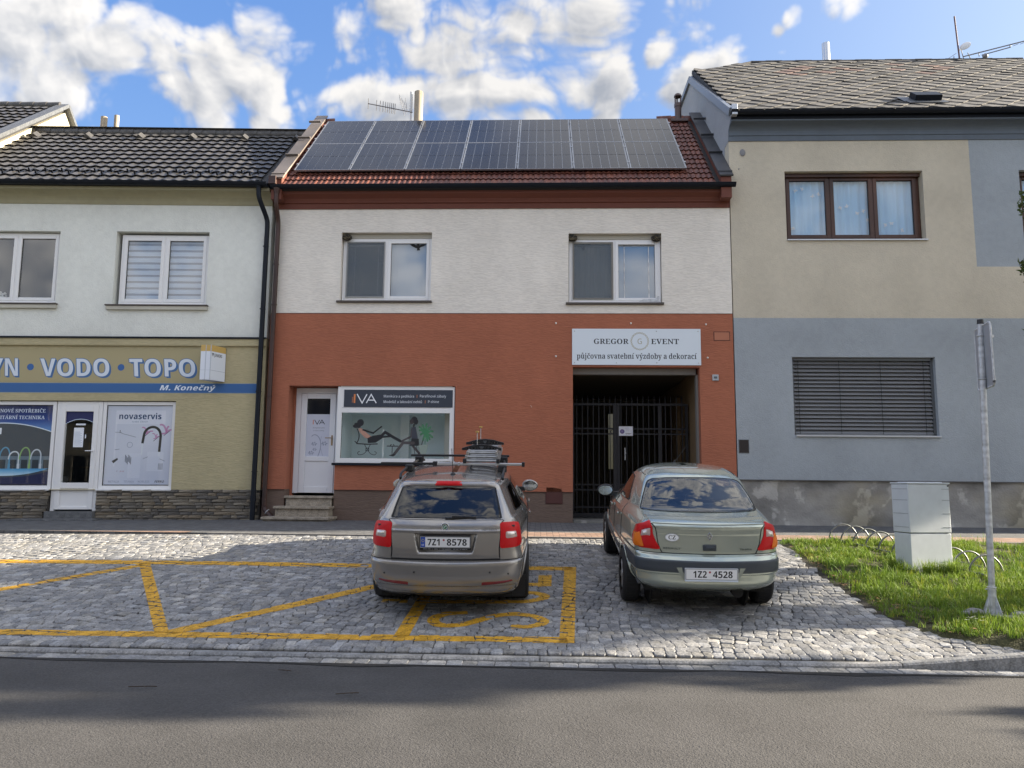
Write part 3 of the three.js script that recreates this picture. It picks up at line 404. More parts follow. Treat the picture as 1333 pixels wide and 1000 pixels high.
  // door
  const door = mesh('door', [box(-4.42, -4.34, 0.17, 2.485, -0.14, zS, 0.006), box(-3.54, -3.46, 0.17, 2.485, -0.14, zS, 0.006), box(-4.34, -3.54, 2.40, 2.485, -0.14, zS, 0.006), box(-4.34, -4.235, 0.2, 2.4, -0.13, zS + 0.012, 0.008), box(-3.645, -3.54, 0.2, 2.4, -0.13, zS + 0.012, 0.008), box(-4.235, -3.645, 2.27, 2.4, -0.13, zS + 0.011, 0.008), box(-4.235, -3.645, 0.64, 0.76, -0.13, zS + 0.011, 0.008), box(-4.235, -3.645, 0.2, 0.26, -0.13, zS + 0.011, 0.008), box(-4.235, -3.645, 0.26, 0.64, -0.11, zS - 0.012)], white, h);
  mesh('pane', new THREE.PlaneGeometry(0.60, 1.52).translate(-3.94, 1.515, zS - 0.03), shopGlass, door);
  mesh('handle', [box(-3.62, -3.58, 1.25, 1.47, zS + 0.012, zS + 0.022, 0.004), bar([-3.6, 1.43, zS + 0.02], [-3.6, 1.43, zS + 0.07], 0.01), bar([-3.6, 1.43, zS + 0.065], [-3.74, 1.43, zS + 0.065], 0.011)], white, door);
  mesh('door_print', sheet(-4.235, -3.645, 0.76, 2.27, zS - 0.026), printMat('door_print_film', 260, 660, (x, W, H) => { x.clearRect(0, 0, W, H); x.fillStyle = '#1b2157'; x.beginPath(); x.moveTo(0, 0); x.lineTo(W, 0); x.lineTo(W, 100); x.quadraticCurveTo(W / 2, 30, 0, 112); x.fill(); x.strokeStyle = '#cfe0f4'; x.lineWidth = 5; x.beginPath(); x.moveTo(0, 114); x.quadraticCurveTo(W / 2, 33, W, 103); x.stroke(); x.fillStyle = '#e9eef4'; x.fillRect(82, 150, 92, 182); x.fillStyle = '#dfe6ee'; x.fillRect(96, 112, 90, 16); x.fillStyle = '#9aa6b5'; for (let i = 0; i < 12; i++) x.fillRect(92, 190 + i * 11, 50 + (i * 37) % 24, 3); x.fillStyle = '#d5dde6'; x.fillRect(186, 214, 12, 36); }, { transparent: true, alphaTest: 0 }), door);
  mesh('threshold', [box(-4.44, -3.44, -0.2, 0.165, -0.2, 0.12, 0.006), box(-5.02, -3.26, -0.3, 0.02, 0.0, 0.42, 0.006)], M('step_concrete', [0.20, 0.205, 0.21], { map: T.granite, roughness: 0.9 }), h);
  // window posters
  mesh('poster', sheet(-6.5, -4.53, 0.72, 2.40, zS - 0.034), printMat('faucet_poster', 1024, 870, (x, W, H) => {
    x.fillStyle = '#3d4650'; x.fillRect(0, 0, W, H);
    const g = x.createLinearGradient(0, 0, 0, 300); g.addColorStop(0, '#1a2050'); g.addColorStop(0.5, '#22418c'); g.addColorStop(1, '#6fa6dc'); x.fillStyle = g; x.beginPath(); x.moveTo(0, 0); x.lineTo(W, 0); x.lineTo(W, 285); x.quadraticCurveTo(W * 0.62, 150, W * 0.25, 215); x.lineTo(0, 230); x.fill(); x.strokeStyle = '#e8f1fb'; x.lineWidth = 10; x.beginPath(); x.moveTo(0, 234); x.lineTo(W * 0.25, 217); x.quadraticCurveTo(W * 0.62, 152, W, 290); x.stroke();
    x.fillStyle = '#dfe6f2'; x.font = 'bold 52px serif'; x.textAlign = 'right'; x.fillText('PLYNOVÉ SPOTŘEBIČE', 945, 78); x.fillText('SANITÁRNÍ TECHNIKA', 940, 152); x.textAlign = 'left';
    x.fillStyle = '#6d7d88'; x.fillRect(0, 560, W, 160); x.fillStyle = '#2f3840'; for (let i = 0; i < 9; i++) x.fillRect(i * 120, 600, 70, 110);
    const tap = (cx, c, k) => { x.strokeStyle = c; x.lineWidth = 15; x.lineCap = 'round'; x.beginPath(); x.moveTo(cx, 700); x.lineTo(cx, 560); x.bezierCurveTo(cx, 430 + k, cx - 105, 430 + k, cx - 110, 590); x.stroke(); x.lineWidth = 26; x.beginPath(); x.moveTo(cx, 700); x.lineTo(cx, 650); x.stroke(); };
    tap(420, '#c7d2da', 0); tap(590, '#5f9ec0', 0); tap(690, '#d7dde2', 60); tap(810, '#8bb36a', 0); tap(930, '#c8cfd6', 30); tap(260, '#b9c4cc', 20);
    const b = x.createLinearGradient(0, 690, 0, 780); b.addColorStop(0, '#3f93c8'); b.addColorStop(1, '#dff0fa'); x.fillStyle = b; x.beginPath(); x.moveTo(0, 700); x.lineTo(W, 695); x.quadraticCurveTo(W * 0.72, 800, W * 0.3, 770); x.lineTo(0, 740); x.fill();
    x.fillStyle = '#1a1f4e'; x.beginPath(); x.moveTo(0, 770); x.lineTo(W * 0.3, 782); x.quadraticCurveTo(W * 0.72, 820, W, 725); x.lineTo(W, H); x.lineTo(0, H); x.fill();
    x.fillStyle = '#eef2f7'; x.fillRect(180, 250, 300, 70); x.fillStyle = '#3a434b'; x.fillRect(205, 250, 120, 55); x.fillRect(335, 250, 120, 55);
  }), d1);
  mesh('poster', sheet(-3.365, -1.985, 0.72, 2.40, zS - 0.034), printMat('tap_poster', 840, 1024, (x, W, H) => {
    const g = x.createLinearGradient(0, 0, W, H); g.addColorStop(0, '#ccd0df'); g.addColorStop(0.5, '#d8dae6'); g.addColorStop(1, '#c2c6d8'); x.fillStyle = g; x.fillRect(0, 0, W, H);
    x.fillStyle = 'rgba(232,232,242,0.6)'; x.fillRect(110, 60, 640, 180); x.fillRect(110, 150, 20, 640); x.fillStyle = 'rgba(225,227,238,0.5)'; x.fillRect(300, 620, 160, 320); x.fillRect(540, 600, 210, 250);
    x.fillStyle = '#173764'; x.font = 'bold 108px sans-serif'; x.textAlign = 'center'; x.fillText('novaservis', 420, 175); x.font = '22px sans-serif'; x.fillText('F E R R O   G R O U P', 420, 218); x.textAlign = 'left';
    const flower = (cx, cy, s, a) => { x.strokeStyle = 'rgba(190,120,165,0.75)'; x.lineWidth = s * 0.28; x.lineCap = 'round'; for (const [px, py] of [[-1, -1.6], [0.3, -1.2], [1.2, -0.6], [-0.6, 0.2]]) { x.beginPath(); x.moveTo(cx, cy); x.quadraticCurveTo(cx + px * s * 0.3, cy + py * s * 0.9, cx + px * s, cy + py * s * 0.8); x.stroke(); } x.strokeStyle = '#3a3040'; x.lineWidth = 6; x.beginPath(); x.moveTo(cx - 30, cy + 40); x.lineTo(cx + 40, cy - 20); x.stroke(); };
    flower(520, 360, 60); flower(770, 350, 80); flower(640, 420, 45);
    x.strokeStyle = '#17171d'; x.lineWidth = 32; x.lineCap = 'butt'; x.beginPath(); x.moveTo(470, 490); x.lineTo(484, 380); x.bezierCurveTo(500, 250, 690, 230, 700, 400); x.lineTo(692, 600); x.stroke();
    x.strokeStyle = '#dfe3ea'; x.lineWidth = 16; x.beginPath(); x.moveTo(470, 490); x.lineTo(466, 640); x.moveTo(692, 600); x.lineTo(690, 660); x.stroke();
    x.fillStyle = '#2d2f36'; x.save(); x.translate(60, 0); x.beginPath(); x.moveTo(30, 720); x.lineTo(100, 680); x.lineTo(110, 700); x.lineTo(55, 750); x.fill(); x.restore(); x.strokeStyle = '#6d7483'; x.lineWidth = 5; x.beginPath(); x.moveTo(110, 345); x.lineTo(200, 350); x.moveTo(190, 360); x.lineTo(380, 410); x.moveTo(120, 575); x.lineTo(180, 565); x.moveTo(490, 690); x.lineTo(550, 665); x.moveTo(700, 690); x.lineTo(770, 720); x.stroke();
    x.fillStyle = '#4a4f5c'; x.fillRect(170, 318, 8, 40); for (let i = 0; i < 6; i++) x.fillRect(260 + i * 14, 640 + (i % 3) * 16, 8, 90); x.fillStyle = '#5a5f6c'; for (let i = 0; i < 4; i++) x.fillRect(690 + i * 16, 750, 6, 80);
    x.strokeStyle = '#8a93a8'; x.beginPath(); x.arc(310, 510, 34, 0, 6.3); x.stroke(); x.fillStyle = '#7d5f75'; x.font = '26px sans-serif'; x.fillText('C', 160, 860); x.fillStyle = '#b06a80'; x.fillText('ze se', 200, 860);
    x.fillStyle = '#8d93a8'; x.font = '36px sans-serif'; x.fillText('METALIA', 60, 998); x.fillText('TITANIA', 260, 998); x.fillText('NOBLESS', 440, 998); x.fillStyle = '#17181e'; x.font = 'italic bold 40px sans-serif'; x.fillText('FERRO', 650, 998);
  }), d2);
  // painted sign and blue band on the wall
  mesh('painted_sign', sheet(-6.9, -1.45, 2.90, 3.62, 0.004), printMat('shop_lettering', 2048, 270, (x, W, H) => {
    x.fillStyle = '#aea386'; x.fillStyle = '#ada27e'; x.fillRect(0, 0, W, H); x.font = 'bold 204px sans-serif'; x.textBaseline = 'alphabetic';
    const k = W / 5.45, put = (t, X0, X1) => { const w = x.measureText(t).width; x.save(); x.translate((X0 + 6.9) * k, 222); x.scale((X1 - X0) * k / w, 0.97); x.transform(1, 0, 0.10, 1, 0, 0); x.lineJoin = 'round'; x.fillStyle = '#4a6f9f'; for (const o of [4, 8, 12, 15]) x.fillText(t, o, o * 0.9); x.strokeStyle = '#4a6f9f'; x.lineWidth = 10; x.strokeText(t, 0, 0); x.fillStyle = '#d9e1ec'; x.fillText(t, 0, 0); x.restore(); };
    put('PLYN', -6.36, -5.24); put('VODO', -4.80, -3.31); put('TOPO', -2.92, -1.48); x.fillStyle = '#4269a3'; for (const cx of [-5.03, -3.11]) { x.beginPath(); x.arc((cx + 6.9) * k, 150, 27, 0, 6.3); x.fill(); }
  }, { roughness: 0.9 }), h);
  mesh('painted_band', sheet(XL, -0.17, 2.665, 2.885, 0.004), printMat('blue_band', 2048, 64, (x, W, H) => { x.fillStyle = '#41699f'; x.fillRect(0, 0, W, H); x.fillStyle = '#9aa6a4'; x.fillRect(0, 0, W, 3); x.fillRect(0, H - 3, W, 3); x.font = 'italic bold 44px sans-serif'; x.fillStyle = '#e6edf5'; const k = W / 7.18; x.save(); x.translate((7.35 - 2.28) * k, 45); const t = 'M. Konečný'; x.scale(1.18 * k / x.measureText(t).width, 1); x.fillText(t, 0, 0); x.restore(); }, { roughness: 0.9 }), h);
  mesh('meter_cover', box(-0.52, -0.36, 0.66, 0.80, 0.0, 0.008, 0.003), cream, h);
  // stone cladding
  mesh('plinth', box(XL, -4.44, -0.35, 0.60, -0.3, -0.012), M('mortar', [0.05, 0.045, 0.04], { roughness: 1 }), h); const clad = mesh('plinth', box(-3.44, -0.03, -0.35, 0.60, -0.3, -0.012), M('mortar'), h);
  const cs = [[0.21, 0.185, 0.15], [0.17, 0.155, 0.135], [0.26, 0.23, 0.185], [0.14, 0.13, 0.12], [0.235, 0.195, 0.145]].map((c, i) => M('cladding_stone_' + i, c, { map: T.patch, bumpMap: T.graniteB, bumpScale: 0.012, roughness: 0.95 }));
  const unit = [0, 1, 2, 3, 4].map(() => { const g = new RoundedBoxGeometry(1, 0.062, 0.05, 1, 0.008), p = g.attributes.position; for (let i = 0; i < p.count; i++) p.setZ(i, p.getZ(i) + 0.012 * Math.sin(p.getX(i) * 9 + p.getY(i) * 60 + R())); g.computeVertexNormals(); return flat(g); });
  const variants = []; for (let i = 0; i < 10; i++) { const L = 0.13 + 0.035 * i; variants.push([L, boxUV(unit[i % 5].clone().scale(L - 0.006, 1, 1))]); }
  let count = 0; for (const [a, b] of [[-3.44, -0.05], [-6.2, -4.44]]) for (let y = -0.155, r = 0; y < 0.60; y += 0.0665, r++) for (let x = a; x < b - 0.05;) { let [L, g] = variants[Math.floor(R() * 10)]; if (x + L > b) [L, g] = variants.slice().reverse().find((v) => x + v[0] <= b + 0.01) || variants[0]; if (x + L > b + 0.03) break; if (!(x < -4.42 + 0.0 && x + L > -4.44 && 0)) { if (count++ < 300) place(g, cs[Math.floor(R() * 5)], 'stone', clad, [x + L / 2, y + 0.01 + rr(-0.002, 0.002), rr(-0.016, 0.014)], [rr(-0.05, 0.05), rr(-0.03, 0.03), rr(-0.006, 0.006)]); } x += L; }
  // roof
  const phi = 39.3, roof = slope(h, XL, 7.24, 0.36, phi, [box(0, 7.3, 0, 4.05, -0.12, 0)], M('roof_underlay', [0.03, 0.03, 0.032]));
  const tm = [M('black_roof_tile', [0.105, 0.103, 0.103], { map: T.slate, roughness: 0.42 }), M('black_roof_tile_b', [0.12, 0.117, 0.117], { map: T.slate, roughness: 0.45 })];
  const tg = rollTile(0.478, 0.42, 2, 0.023, 0.044);
  for (let r = 0; r < 12; r++) for (let c = 0; c < 16; c++) { const x = 0.24 + c * 0.474; if (x > 7.2) continue; place(tg, tm[Math.floor(R() * 2)], 'tile', roof, [x, -0.04 + r * 0.337, 0.006], [rr(-0.004, 0.004), 0, rr(-0.003, 0.003)]); }
  const rt = boxUV(flat(new THREE.CylinderGeometry(0.10, 0.115, 0.40, 14, 1, false, -Math.PI / 2, Math.PI).rotateZ(Math.PI / 2)));
  for (let c = 0; c < 21; c++) place(rt, tm[c % 2], 'ridge_tile', roof, [0.15 + c * 0.355, 4.07, 0.02], [Math.PI / 2 - phi * Math.PI / 180, 0, 0]);
  for (let c = 0; c < 20; c++) for (const k of [0, 1]) { const x = 0.35 + c * 0.36 + k * 0.14; if (x < 7.1) place(I4.snow ??= boxUV(merge([box(-0.018, 0.018, 0, 0.22, 0, 0.012), box(-0.018, 0.018, -0.012, 0, 0, 0.085)])), navy, 'snow_guard', roof, [x, 0.38 + k * 0.16, 0.05]); }
  for (let c = 0; c < 6; c++) mesh('vent_tile', [extr([[-0.1, 0], [0.1, 0], [0, 0.10]], 0.2).rotateX(Math.PI / 2).translate(0.55 + c * 1.32, 3.66, 0.05)], tm[0], roof);
  // black downpipe
  const pz = 0.11; mesh('downpipe', [tube([[-0.23, 7.2, 0.37], [-0.225, 7.0, 0.37], [-0.2, 6.86, 0.34], [-0.11, 6.55, pz + 0.03], [-0.09, 6.4, pz], [-0.092, 6.1, pz]], 0.052, 26, 12), bar([-0.092, 6.12, pz], [-0.14, -0.12, pz], 0.052, 14), bar([-0.135, 0.5, pz], [-0.137, 0.38, pz], 0.060, 14), cyl(0.05, 0.085, 0.14, 14, -0.23, 7.14, 0.38)], navy, h);
  pipeBrackets([[-0.1, 5.9, pz], [-0.11, 4.5, pz], [-0.122, 2.7, pz], [-0.132, 1.0, pz]], 0.052, navy, h);
  // flue pipes on the rear slope
  mesh('flue', [cyl(0.085, 0.085, 1.72, 16, -5.82, 9.0, -3.7), cyl(0.06, 0.06, 1.02, 14, -5.48, 9.0, -3.7), cyl(0.075, 0.06, 0.25, 14, -5.48, 10.02, -3.7), cyl(0.065, 0.065, 0.5, 14, -5.48, 10.27, -3.7)], M('beige_flue', [0.52, 0.45, 0.36], { map: T.patch, roughness: 0.8 }), h);
  mesh('rear_roof', quadGeo([[[XL, 9.95, -2.66], [-0.03, 9.95, -2.66], [-0.03, 7.2, -9.6], [XL, 7.2, -9.6]]]), tm[0], h);

  // the higher neighbour at the very left
  const n = inShop(thing('neighbour_house', 'taller house with black tiles and a cream gable, at the left picture edge', 'house'));
  mesh('gable_wall', [new THREE.ExtrudeGeometry(new THREE.Shape([[0.2, 0], [0.2, 7.6], [-4.05, 11.0], [-9.6, 6], [-9.6, 0]].map(([a, b]) => new THREE.Vector2(a, b))), { depth: 0.3, bevelEnabled: false }).rotateY(-Math.PI / 2).translate(-7.1, 0, 0)], stucco('cream_gable', [0.60, 0.55, 0.42]), n);
  mesh('wall', [box(-14, -7.42, -0.6, 7.6, -0.3, 0.12), box(-14, -7.42, -0.6, 7, -9.6, -9.3)], stucco('cream_gable'), n);
  const nr = slope(n, -15, 7.62, 0.42, 38.6, [box(0, 7.86, 0, 5.66, -0.12, 0)], M('roof_underlay'), 'roof');
  for (let r = 7; r < 16; r++) for (let c = 0; c < 7; c++) place(tg, tm[Math.floor(R() * 2)], 'tile', nr, [7.6 - c * 0.474, -0.02 + r * 0.35, 0.006]);
  for (let c = 0; c < 9; c++) place(rt, tm[c % 2], 'ridge_tile', nr, [7.6 - c * 0.355, 5.68, 0.02], [Math.PI / 2 - 38.6 * Math.PI / 180, 0, 0]);
  mesh('verge_flashing', [beam([-7.12, 7.72, 0.35], [-7.12, 11.2, -4.02], 0.30, 0.09), beam([-7.12, 11.2, -4.02], [-7.12, 6.3, -9.5], 0.30, 0.09)], M('zinc_sheet', [0.22, 0.23, 0.245], { map: T.galv, roughness: 0.5, metalness: 0.4 }), n);
  mesh('rear_roof', quadGeo([[[-15, 11.1, -4.0], [-7.2, 11.1, -4.0], [-7.2, 6.2, -9.6], [-15, 6.2, -9.6]]]), tm[0], n);

  // box sign on the wall
  const s = inShop(thing('projecting_sign', 'white and tan box sign sticking out beside the word TOPO', 'sign'), -1.17, 3.28, 0.004);
  const face = (nm, W, H, logo) => printMat(nm, W, H, (x) => { x.fillStyle = '#dfe5ee'; x.fillRect(0, 0, W, H); x.fillStyle = '#c9a861'; x.fillRect(0, 0, W, H * 0.18); x.fillStyle = '#8f98a8'; x.fillRect(0, H * 0.72, W, 3); if (logo) { x.fillStyle = '#23252b'; x.font = 'bold 48px sans-serif'; x.save(); x.translate(66, 128); x.scale(0.80, 1); x.fillText('JUNKERS', 0, 0); x.restore(); x.beginPath(); x.moveTo(18, 90); x.lineTo(60, 90); x.lineTo(42, 132); x.lineTo(36, 132); x.fill(); x.fillStyle = '#dfe5ee'; x.fillRect(36, 84, 5, 50); } });
  const prism = [[-0.10, 0.40], [0.11, 0.40], [0.285, 0.02], [0.02, 0.02]];
  mesh('sign_box', extr(prism, 0.74).rotateX(Math.PI / 2).translate(0, 0.37, 0).scale(0.985, 0.995, 0.985), M('sign_white', [0.72, 0.75, 0.80], { roughness: 0.4 }), s);
  const panel = (a, b, m) => { const L = Math.hypot(b[0] - a[0], b[1] - a[1]), g = new THREE.PlaneGeometry(L, 0.74); const p = mesh('sign_face', g, m, s, true); p.position.set((a[0] + b[0]) / 2, 0, (a[1] + b[1]) / 2); p.rotation.y = -Math.atan2(b[1] - a[1], b[0] - a[0]); return p; };
  panel([-0.10, 0.405], [0.112, 0.405], face('sign_front', 300, 740, 0)); panel([0.113, 0.405], [0.289, 0.022], face('sign_side', 300, 400, 1));
  mesh('sign_trim', [box(0.0, 0.012, -0.37, 0.37, 0.404, 0.412), box(0.104, 0.116, -0.372, 0.372, 0.395, 0.413)], M('trim_grey', [0.5, 0.53, 0.58]), s);
}
// ================================================================== the orange and white house
{
  const h = thing('salon_house', 'orange and white house with solar panels, a nail salon and a gateway', 'house');
  const x0 = -5.895, x1 = 4.065, orange = dragged('orange_stucco', [0.42, 0.148, 0.084]), pale = dragged('light_stucco', [0.87, 0.82, 0.74]), brown = dragged('brown_plinth', [0.17, 0.118, 0.092]);
  const w1 = [-4.40, -2.41, 4.71, 6.25], w2 = [0.58, 2.585, 4.67, 6.215], gate = [0.67, 3.345, -0.4, 3.275], salon = [-5.42, -1.83, 1.19, 2.845];
  mesh('upper_wall', wall(x0, x1, 4.436, 6.80, [w1, w2]), pale, h);
  const doorHole = [[-5.42, 0.63], [-5.42, 2.845], [-1.83, 2.845], [-1.83, 1.19], [-4.36, 1.19], [-4.36, 0.63]];
  const shp = (y0, y1) => { const s = new THREE.Shape([[x0, y0], [-5.42, y0], [-5.42, 2.845], [-1.83, 2.845], [-1.83, 1.19], [-4.365, 1.19], [-4.365, y0], [0.67, y0], [0.67, 3.275], [3.345, 3.275], [3.345, y0], [x1, y0], [x1, y1], [x0, y1]].map((p) => new THREE.Vector2(...p))); return new THREE.ExtrudeGeometry(s, { depth: 0.36, bevelEnabled: false }).translate(0, 0, -0.36); };
  mesh('ground_floor_wall', shp(0.635, 4.428), orange, h);
  for (const [a, b] of [[x0, -5.42], [-4.365, 0.67], [3.345, x1]]) mesh('plinth', box(a, b, -0.4, 0.633, -0.36, -0.022), brown, h);
  mesh('drip_bead', [box(x0, x1, 4.427, 4.437, -0.05, 0.006), box(x0, -5.42, 0.625, 0.636, -0.05, 0.004), box(-4.365, 0.67, 0.625, 0.636, -0.05, 0.004), box(3.345, x1, 0.625, 0.636, -0.05, 0.004)], M('dark_bead', [0.09, 0.035, 0.025]), h);
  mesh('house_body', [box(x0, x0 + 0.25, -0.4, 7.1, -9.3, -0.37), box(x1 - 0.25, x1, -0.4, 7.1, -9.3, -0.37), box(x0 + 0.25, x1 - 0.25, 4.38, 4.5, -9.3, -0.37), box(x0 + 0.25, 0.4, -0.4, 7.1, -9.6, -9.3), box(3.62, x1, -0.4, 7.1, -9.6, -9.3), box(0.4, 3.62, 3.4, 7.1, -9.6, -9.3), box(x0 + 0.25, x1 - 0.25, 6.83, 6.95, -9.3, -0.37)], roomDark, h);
  // gateway
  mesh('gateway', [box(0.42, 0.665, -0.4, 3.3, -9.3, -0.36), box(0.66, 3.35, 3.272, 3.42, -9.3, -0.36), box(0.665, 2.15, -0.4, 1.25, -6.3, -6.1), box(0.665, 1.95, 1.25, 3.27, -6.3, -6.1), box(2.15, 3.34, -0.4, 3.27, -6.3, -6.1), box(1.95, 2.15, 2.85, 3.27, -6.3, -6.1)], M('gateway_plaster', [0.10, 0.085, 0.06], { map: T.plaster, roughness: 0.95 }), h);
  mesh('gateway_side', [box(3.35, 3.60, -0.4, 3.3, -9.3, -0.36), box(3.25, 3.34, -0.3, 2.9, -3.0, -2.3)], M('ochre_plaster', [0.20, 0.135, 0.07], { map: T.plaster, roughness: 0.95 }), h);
  mesh('gateway_reveal', [box(3.30, 3.344, -0.1, 3.14, -0.34, -0.18, 0.004), box(0.672, 3.30, 3.14, 3.272, -0.34, -0.18, 0.004)], M('grey_reveal', [0.22, 0.21, 0.195], { map: T.plaster }), h);
  mesh('threshold', [box(0.68, 1.48, -0.3, 0.05, -1.1, 0.02, 0.01), box(1.49, 3.34, -0.3, 0.045, -1.1, 0.015, 0.01)], M('worn_stone', [0.36, 0.35, 0.32], { map: T.stain, bumpMap: T.stainB, bumpScale: 0.01, roughness: 0.9 }), h);
  mesh('passage_floor', box(0.66, 3.35, -0.2, 0.02, -9.3, -1.1), M('edging_concrete'), h);
  mesh('courtyard_wall', box(-1, 6, -0.4, 3.6, -11.3, -11.1), stucco('cream_gable'), h);
  // eaves
  mesh('cornice', profileX([[-0.36, 6.78], [0.03, 6.78], [0.035, 6.89], [0.07, 6.905], [0.075, 6.93], [0.10, 6.99], [0.20, 7.05], [0.22, 7.06], [0.22, 7.15], [-0.36, 7.15]], x0, x1), M('brown_red_cornice', [0.165, 0.048, 0.028], { map: T.plaster, roughness: 0.7 }), h);
  gutter(x0 - 0.02, x1 + 0.06, 7.20, 0.33, navy, h, 0.075);
  // windows
  const frames = [];
  const sill = (w, p) => mesh('sill', [box(w[0] - 0.06, w[1] + 0.03, w[2] - 0.045, w[2] - 0.002, -0.1, 0.06, 0.004)], M('dark_sill'), p);
  const slat = M('blind_slat', [0.30, 0.37, 0.47], { roughness: 0.6 }), bird = M('bird_sticker', [0.01, 0.01, 0.01]);
  const screenM = M('insect_screen', [0.17, 0.20, 0.23], { transparent: true, opacity: 0.45, roughness: 1 }), alu = M('screen_frame', [0.30, 0.30, 0.29], { roughness: 0.5 });
  const birdShape = () => { const s = new THREE.Shape(); s.moveTo(-0.17, 0.03); s.quadraticCurveTo(-0.1, 0.05, -0.035, 0.02); s.lineTo(-0.02, 0.055); s.lineTo(0.01, 0.05); s.lineTo(0.03, 0.02); s.quadraticCurveTo(0.1, 0.05, 0.17, 0.025); s.quadraticCurveTo(0.1, -0.01, 0.06, -0.02); s.lineTo(0.03, -0.045); s.lineTo(0.045, -0.09); s.lineTo(-0.025, -0.095); s.lineTo(-0.02, -0.05); s.quadraticCurveTo(-0.09, -0.03, -0.17, 0.03); return new THREE.ExtrudeGeometry(s, { depth: 0.002, bevelEnabled: false, curveSegments: 6 }); };
  { const [w, p] = windowUnit(h, w1[0] + 0.012, w1[1] - 0.012, w1[2] + 0.015, w1[3] - 0.10, -0.12, {}); sill(w1, w);
    const [a, b, c, d] = p[0]; mesh('insect_screen', [box(a - 0.03, a - 0.008, c - 0.03, d + 0.03, -0.105, -0.085), box(b + 0.008, b + 0.03, c - 0.03, d + 0.03, -0.105, -0.085), box(a - 0.008, b + 0.008, d + 0.008, d + 0.03, -0.105, -0.085), box(a - 0.008, b + 0.008, c - 0.03, c - 0.008, -0.105, -0.085)], alu, w); mesh('screen_mesh', box(a - 0.01, b + 0.01, c - 0.01, d + 0.01, -0.098, -0.097), screenM, w);
    mesh('venetian_blind', venetian(p[1][0], p[1][1], p[1][2], p[1][3], -0.20, 0.024, 0.25), slat, w); mesh('blind_cord', [0.17, 0.83].map((f) => box(lerp(a, b, f) - 0.003, lerp(a, b, f) + 0.003, c, d, -0.192, -0.19)), white, w); mesh('blind_box', box(a, b, d - 0.04, d, -0.22, -0.19), white, w);
    mesh('roller_box', box(w1[0] + 0.005, w1[1] - 0.005, w1[3] - 0.105, w1[3] - 0.004, -0.20, -0.10, 0.004), M('roller_box_grey', [0.42, 0.40, 0.34], { roughness: 0.7 }), w);
    mesh('bird_sticker', birdShape().scale(1.05, 1.05, 1).translate(p[1][1] - 0.2, p[1][3] - 0.055, -0.147), bird, w); }
  { const [w, p] = windowUnit(h, w2[0] + 0.012, w2[1] - 0.012, w2[2] + 0.02, w2[3] - 0.10, -0.12, {}); sill(w2, w);
    const [a, b, c, d] = p[0]; mesh('insect_screen', [box(a - 0.035, a - 0.005, c - 0.035, d + 0.045, -0.105, -0.085), box(b + 0.005, b + 0.045, c - 0.035, d + 0.045, -0.105, -0.085), box(a - 0.005, b + 0.005, d + 0.005, d + 0.045, -0.105, -0.085), box(a - 0.005, b + 0.005, c - 0.035, c - 0.005, -0.105, -0.085)], M('screen_brown', [0.20, 0.19, 0.17]), w); mesh('screen_mesh', box(a - 0.01, b + 0.01, c - 0.01, d + 0.01, -0.098, -0.097), screenM, w);
    mesh('curtain', quadGeo([...Array(20)].map((_, i) => { const f = (k) => [lerp(a - 0.05, b + 0.05, k / 20), 0.02 * Math.sin(k * 1.9)]; const [xa, za] = f(i), [xb, zb] = f(i + 1); return [[xa, c, -0.3 + za], [xb, c, -0.3 + zb], [xb, d, -0.3 + zb], [xa, d, -0.3 + za]]; })), M('pale_curtain', [0.42, 0.47, 0.48], { phys: 1, transmission: 0.3, thickness: 0, roughness: 1 }), w);
    mesh('venetian_blind', venetian(p[1][0], p[1][1], p[1][2], p[1][3] - 0.03, -0.17, 0.027, 0.3), M('blind_slat_b', [0.22, 0.31, 0.44]), w); mesh('blind_cord', [0.17, 0.83].map((f) => box(lerp(p[1][0], p[1][1], f) - 0.008, lerp(p[1][0], p[1][1], f) + 0.008, p[1][2], p[1][3], -0.152, -0.15)), white, w); mesh('blind_box', box(p[1][0], p[1][1], p[1][3] - 0.035, p[1][3], -0.185, -0.15), white, w);
    mesh('roller_box', box(w2[0] + 0.005, w2[1] - 0.005, w2[3] - 0.105, w2[3] - 0.004, -0.20, -0.10, 0.004), M('roller_box_grey'), w); mesh('guide_rail', box(w2[1] - 0.085, w2[1] - 0.013, w2[2] + 0.02, w2[3] - 0.1, -0.118, -0.095, 0.004), white, w);
    mesh('bird_sticker', birdShape().translate(a + 0.2, d - 0.03, -0.101), bird, w);
    mesh('bent_sheet', [extr([[0, 0], [0.3, -0.01], [0.42, 0.0], [0.44, 0.11], [0.40, 0.12], [0.36, 0.04], [0.12, 0.05]], 0.02).translate(2.08, 4.70, 0.0)], galv, w); }
  // nests stuck under the lintels
  const nest = (x, y, s, label) => { const g = new THREE.SphereGeometry(0.095, 16, 12), p = g.attributes.position; for (let i = 0; i < p.count; i++) { const v = V().fromBufferAttribute(p, i); const k = 1 + 0.25 * (fbm3(v.x * 22 + s, v.y * 22, v.z * 22, 3) - 0.5); p.setXYZ(i, v.x * k * 1.15, v.y * k * 0.8 - 0.03, v.z * k * 0.75); } g.computeVertexNormals(); const t = thing('bird_nest', label, 'nest', [x, y, -0.05]); mesh('mud_cup', g, M('dried_mud', [0.055, 0.048, 0.04], { map: T.dirt, roughness: 1 }), t); mesh('straw', [...Array(9)].map(() => bar([rr(-0.1, 0.1), rr(-0.1, 0.02), 0.06], [rr(-0.13, 0.13), rr(-0.12, 0.04), 0.10], 0.003, 4)), M('straw', [0.22, 0.18, 0.11]), t); };
  nest(-4.30, 6.185, 1, 'mud nest in the corner of the window above the salon'); nest(0.665, 6.155, 5, 'small mud nest in the left corner of the window above the gateway'); nest(2.48, 6.145, 9, 'mud nest in the right corner of the window above the gateway');
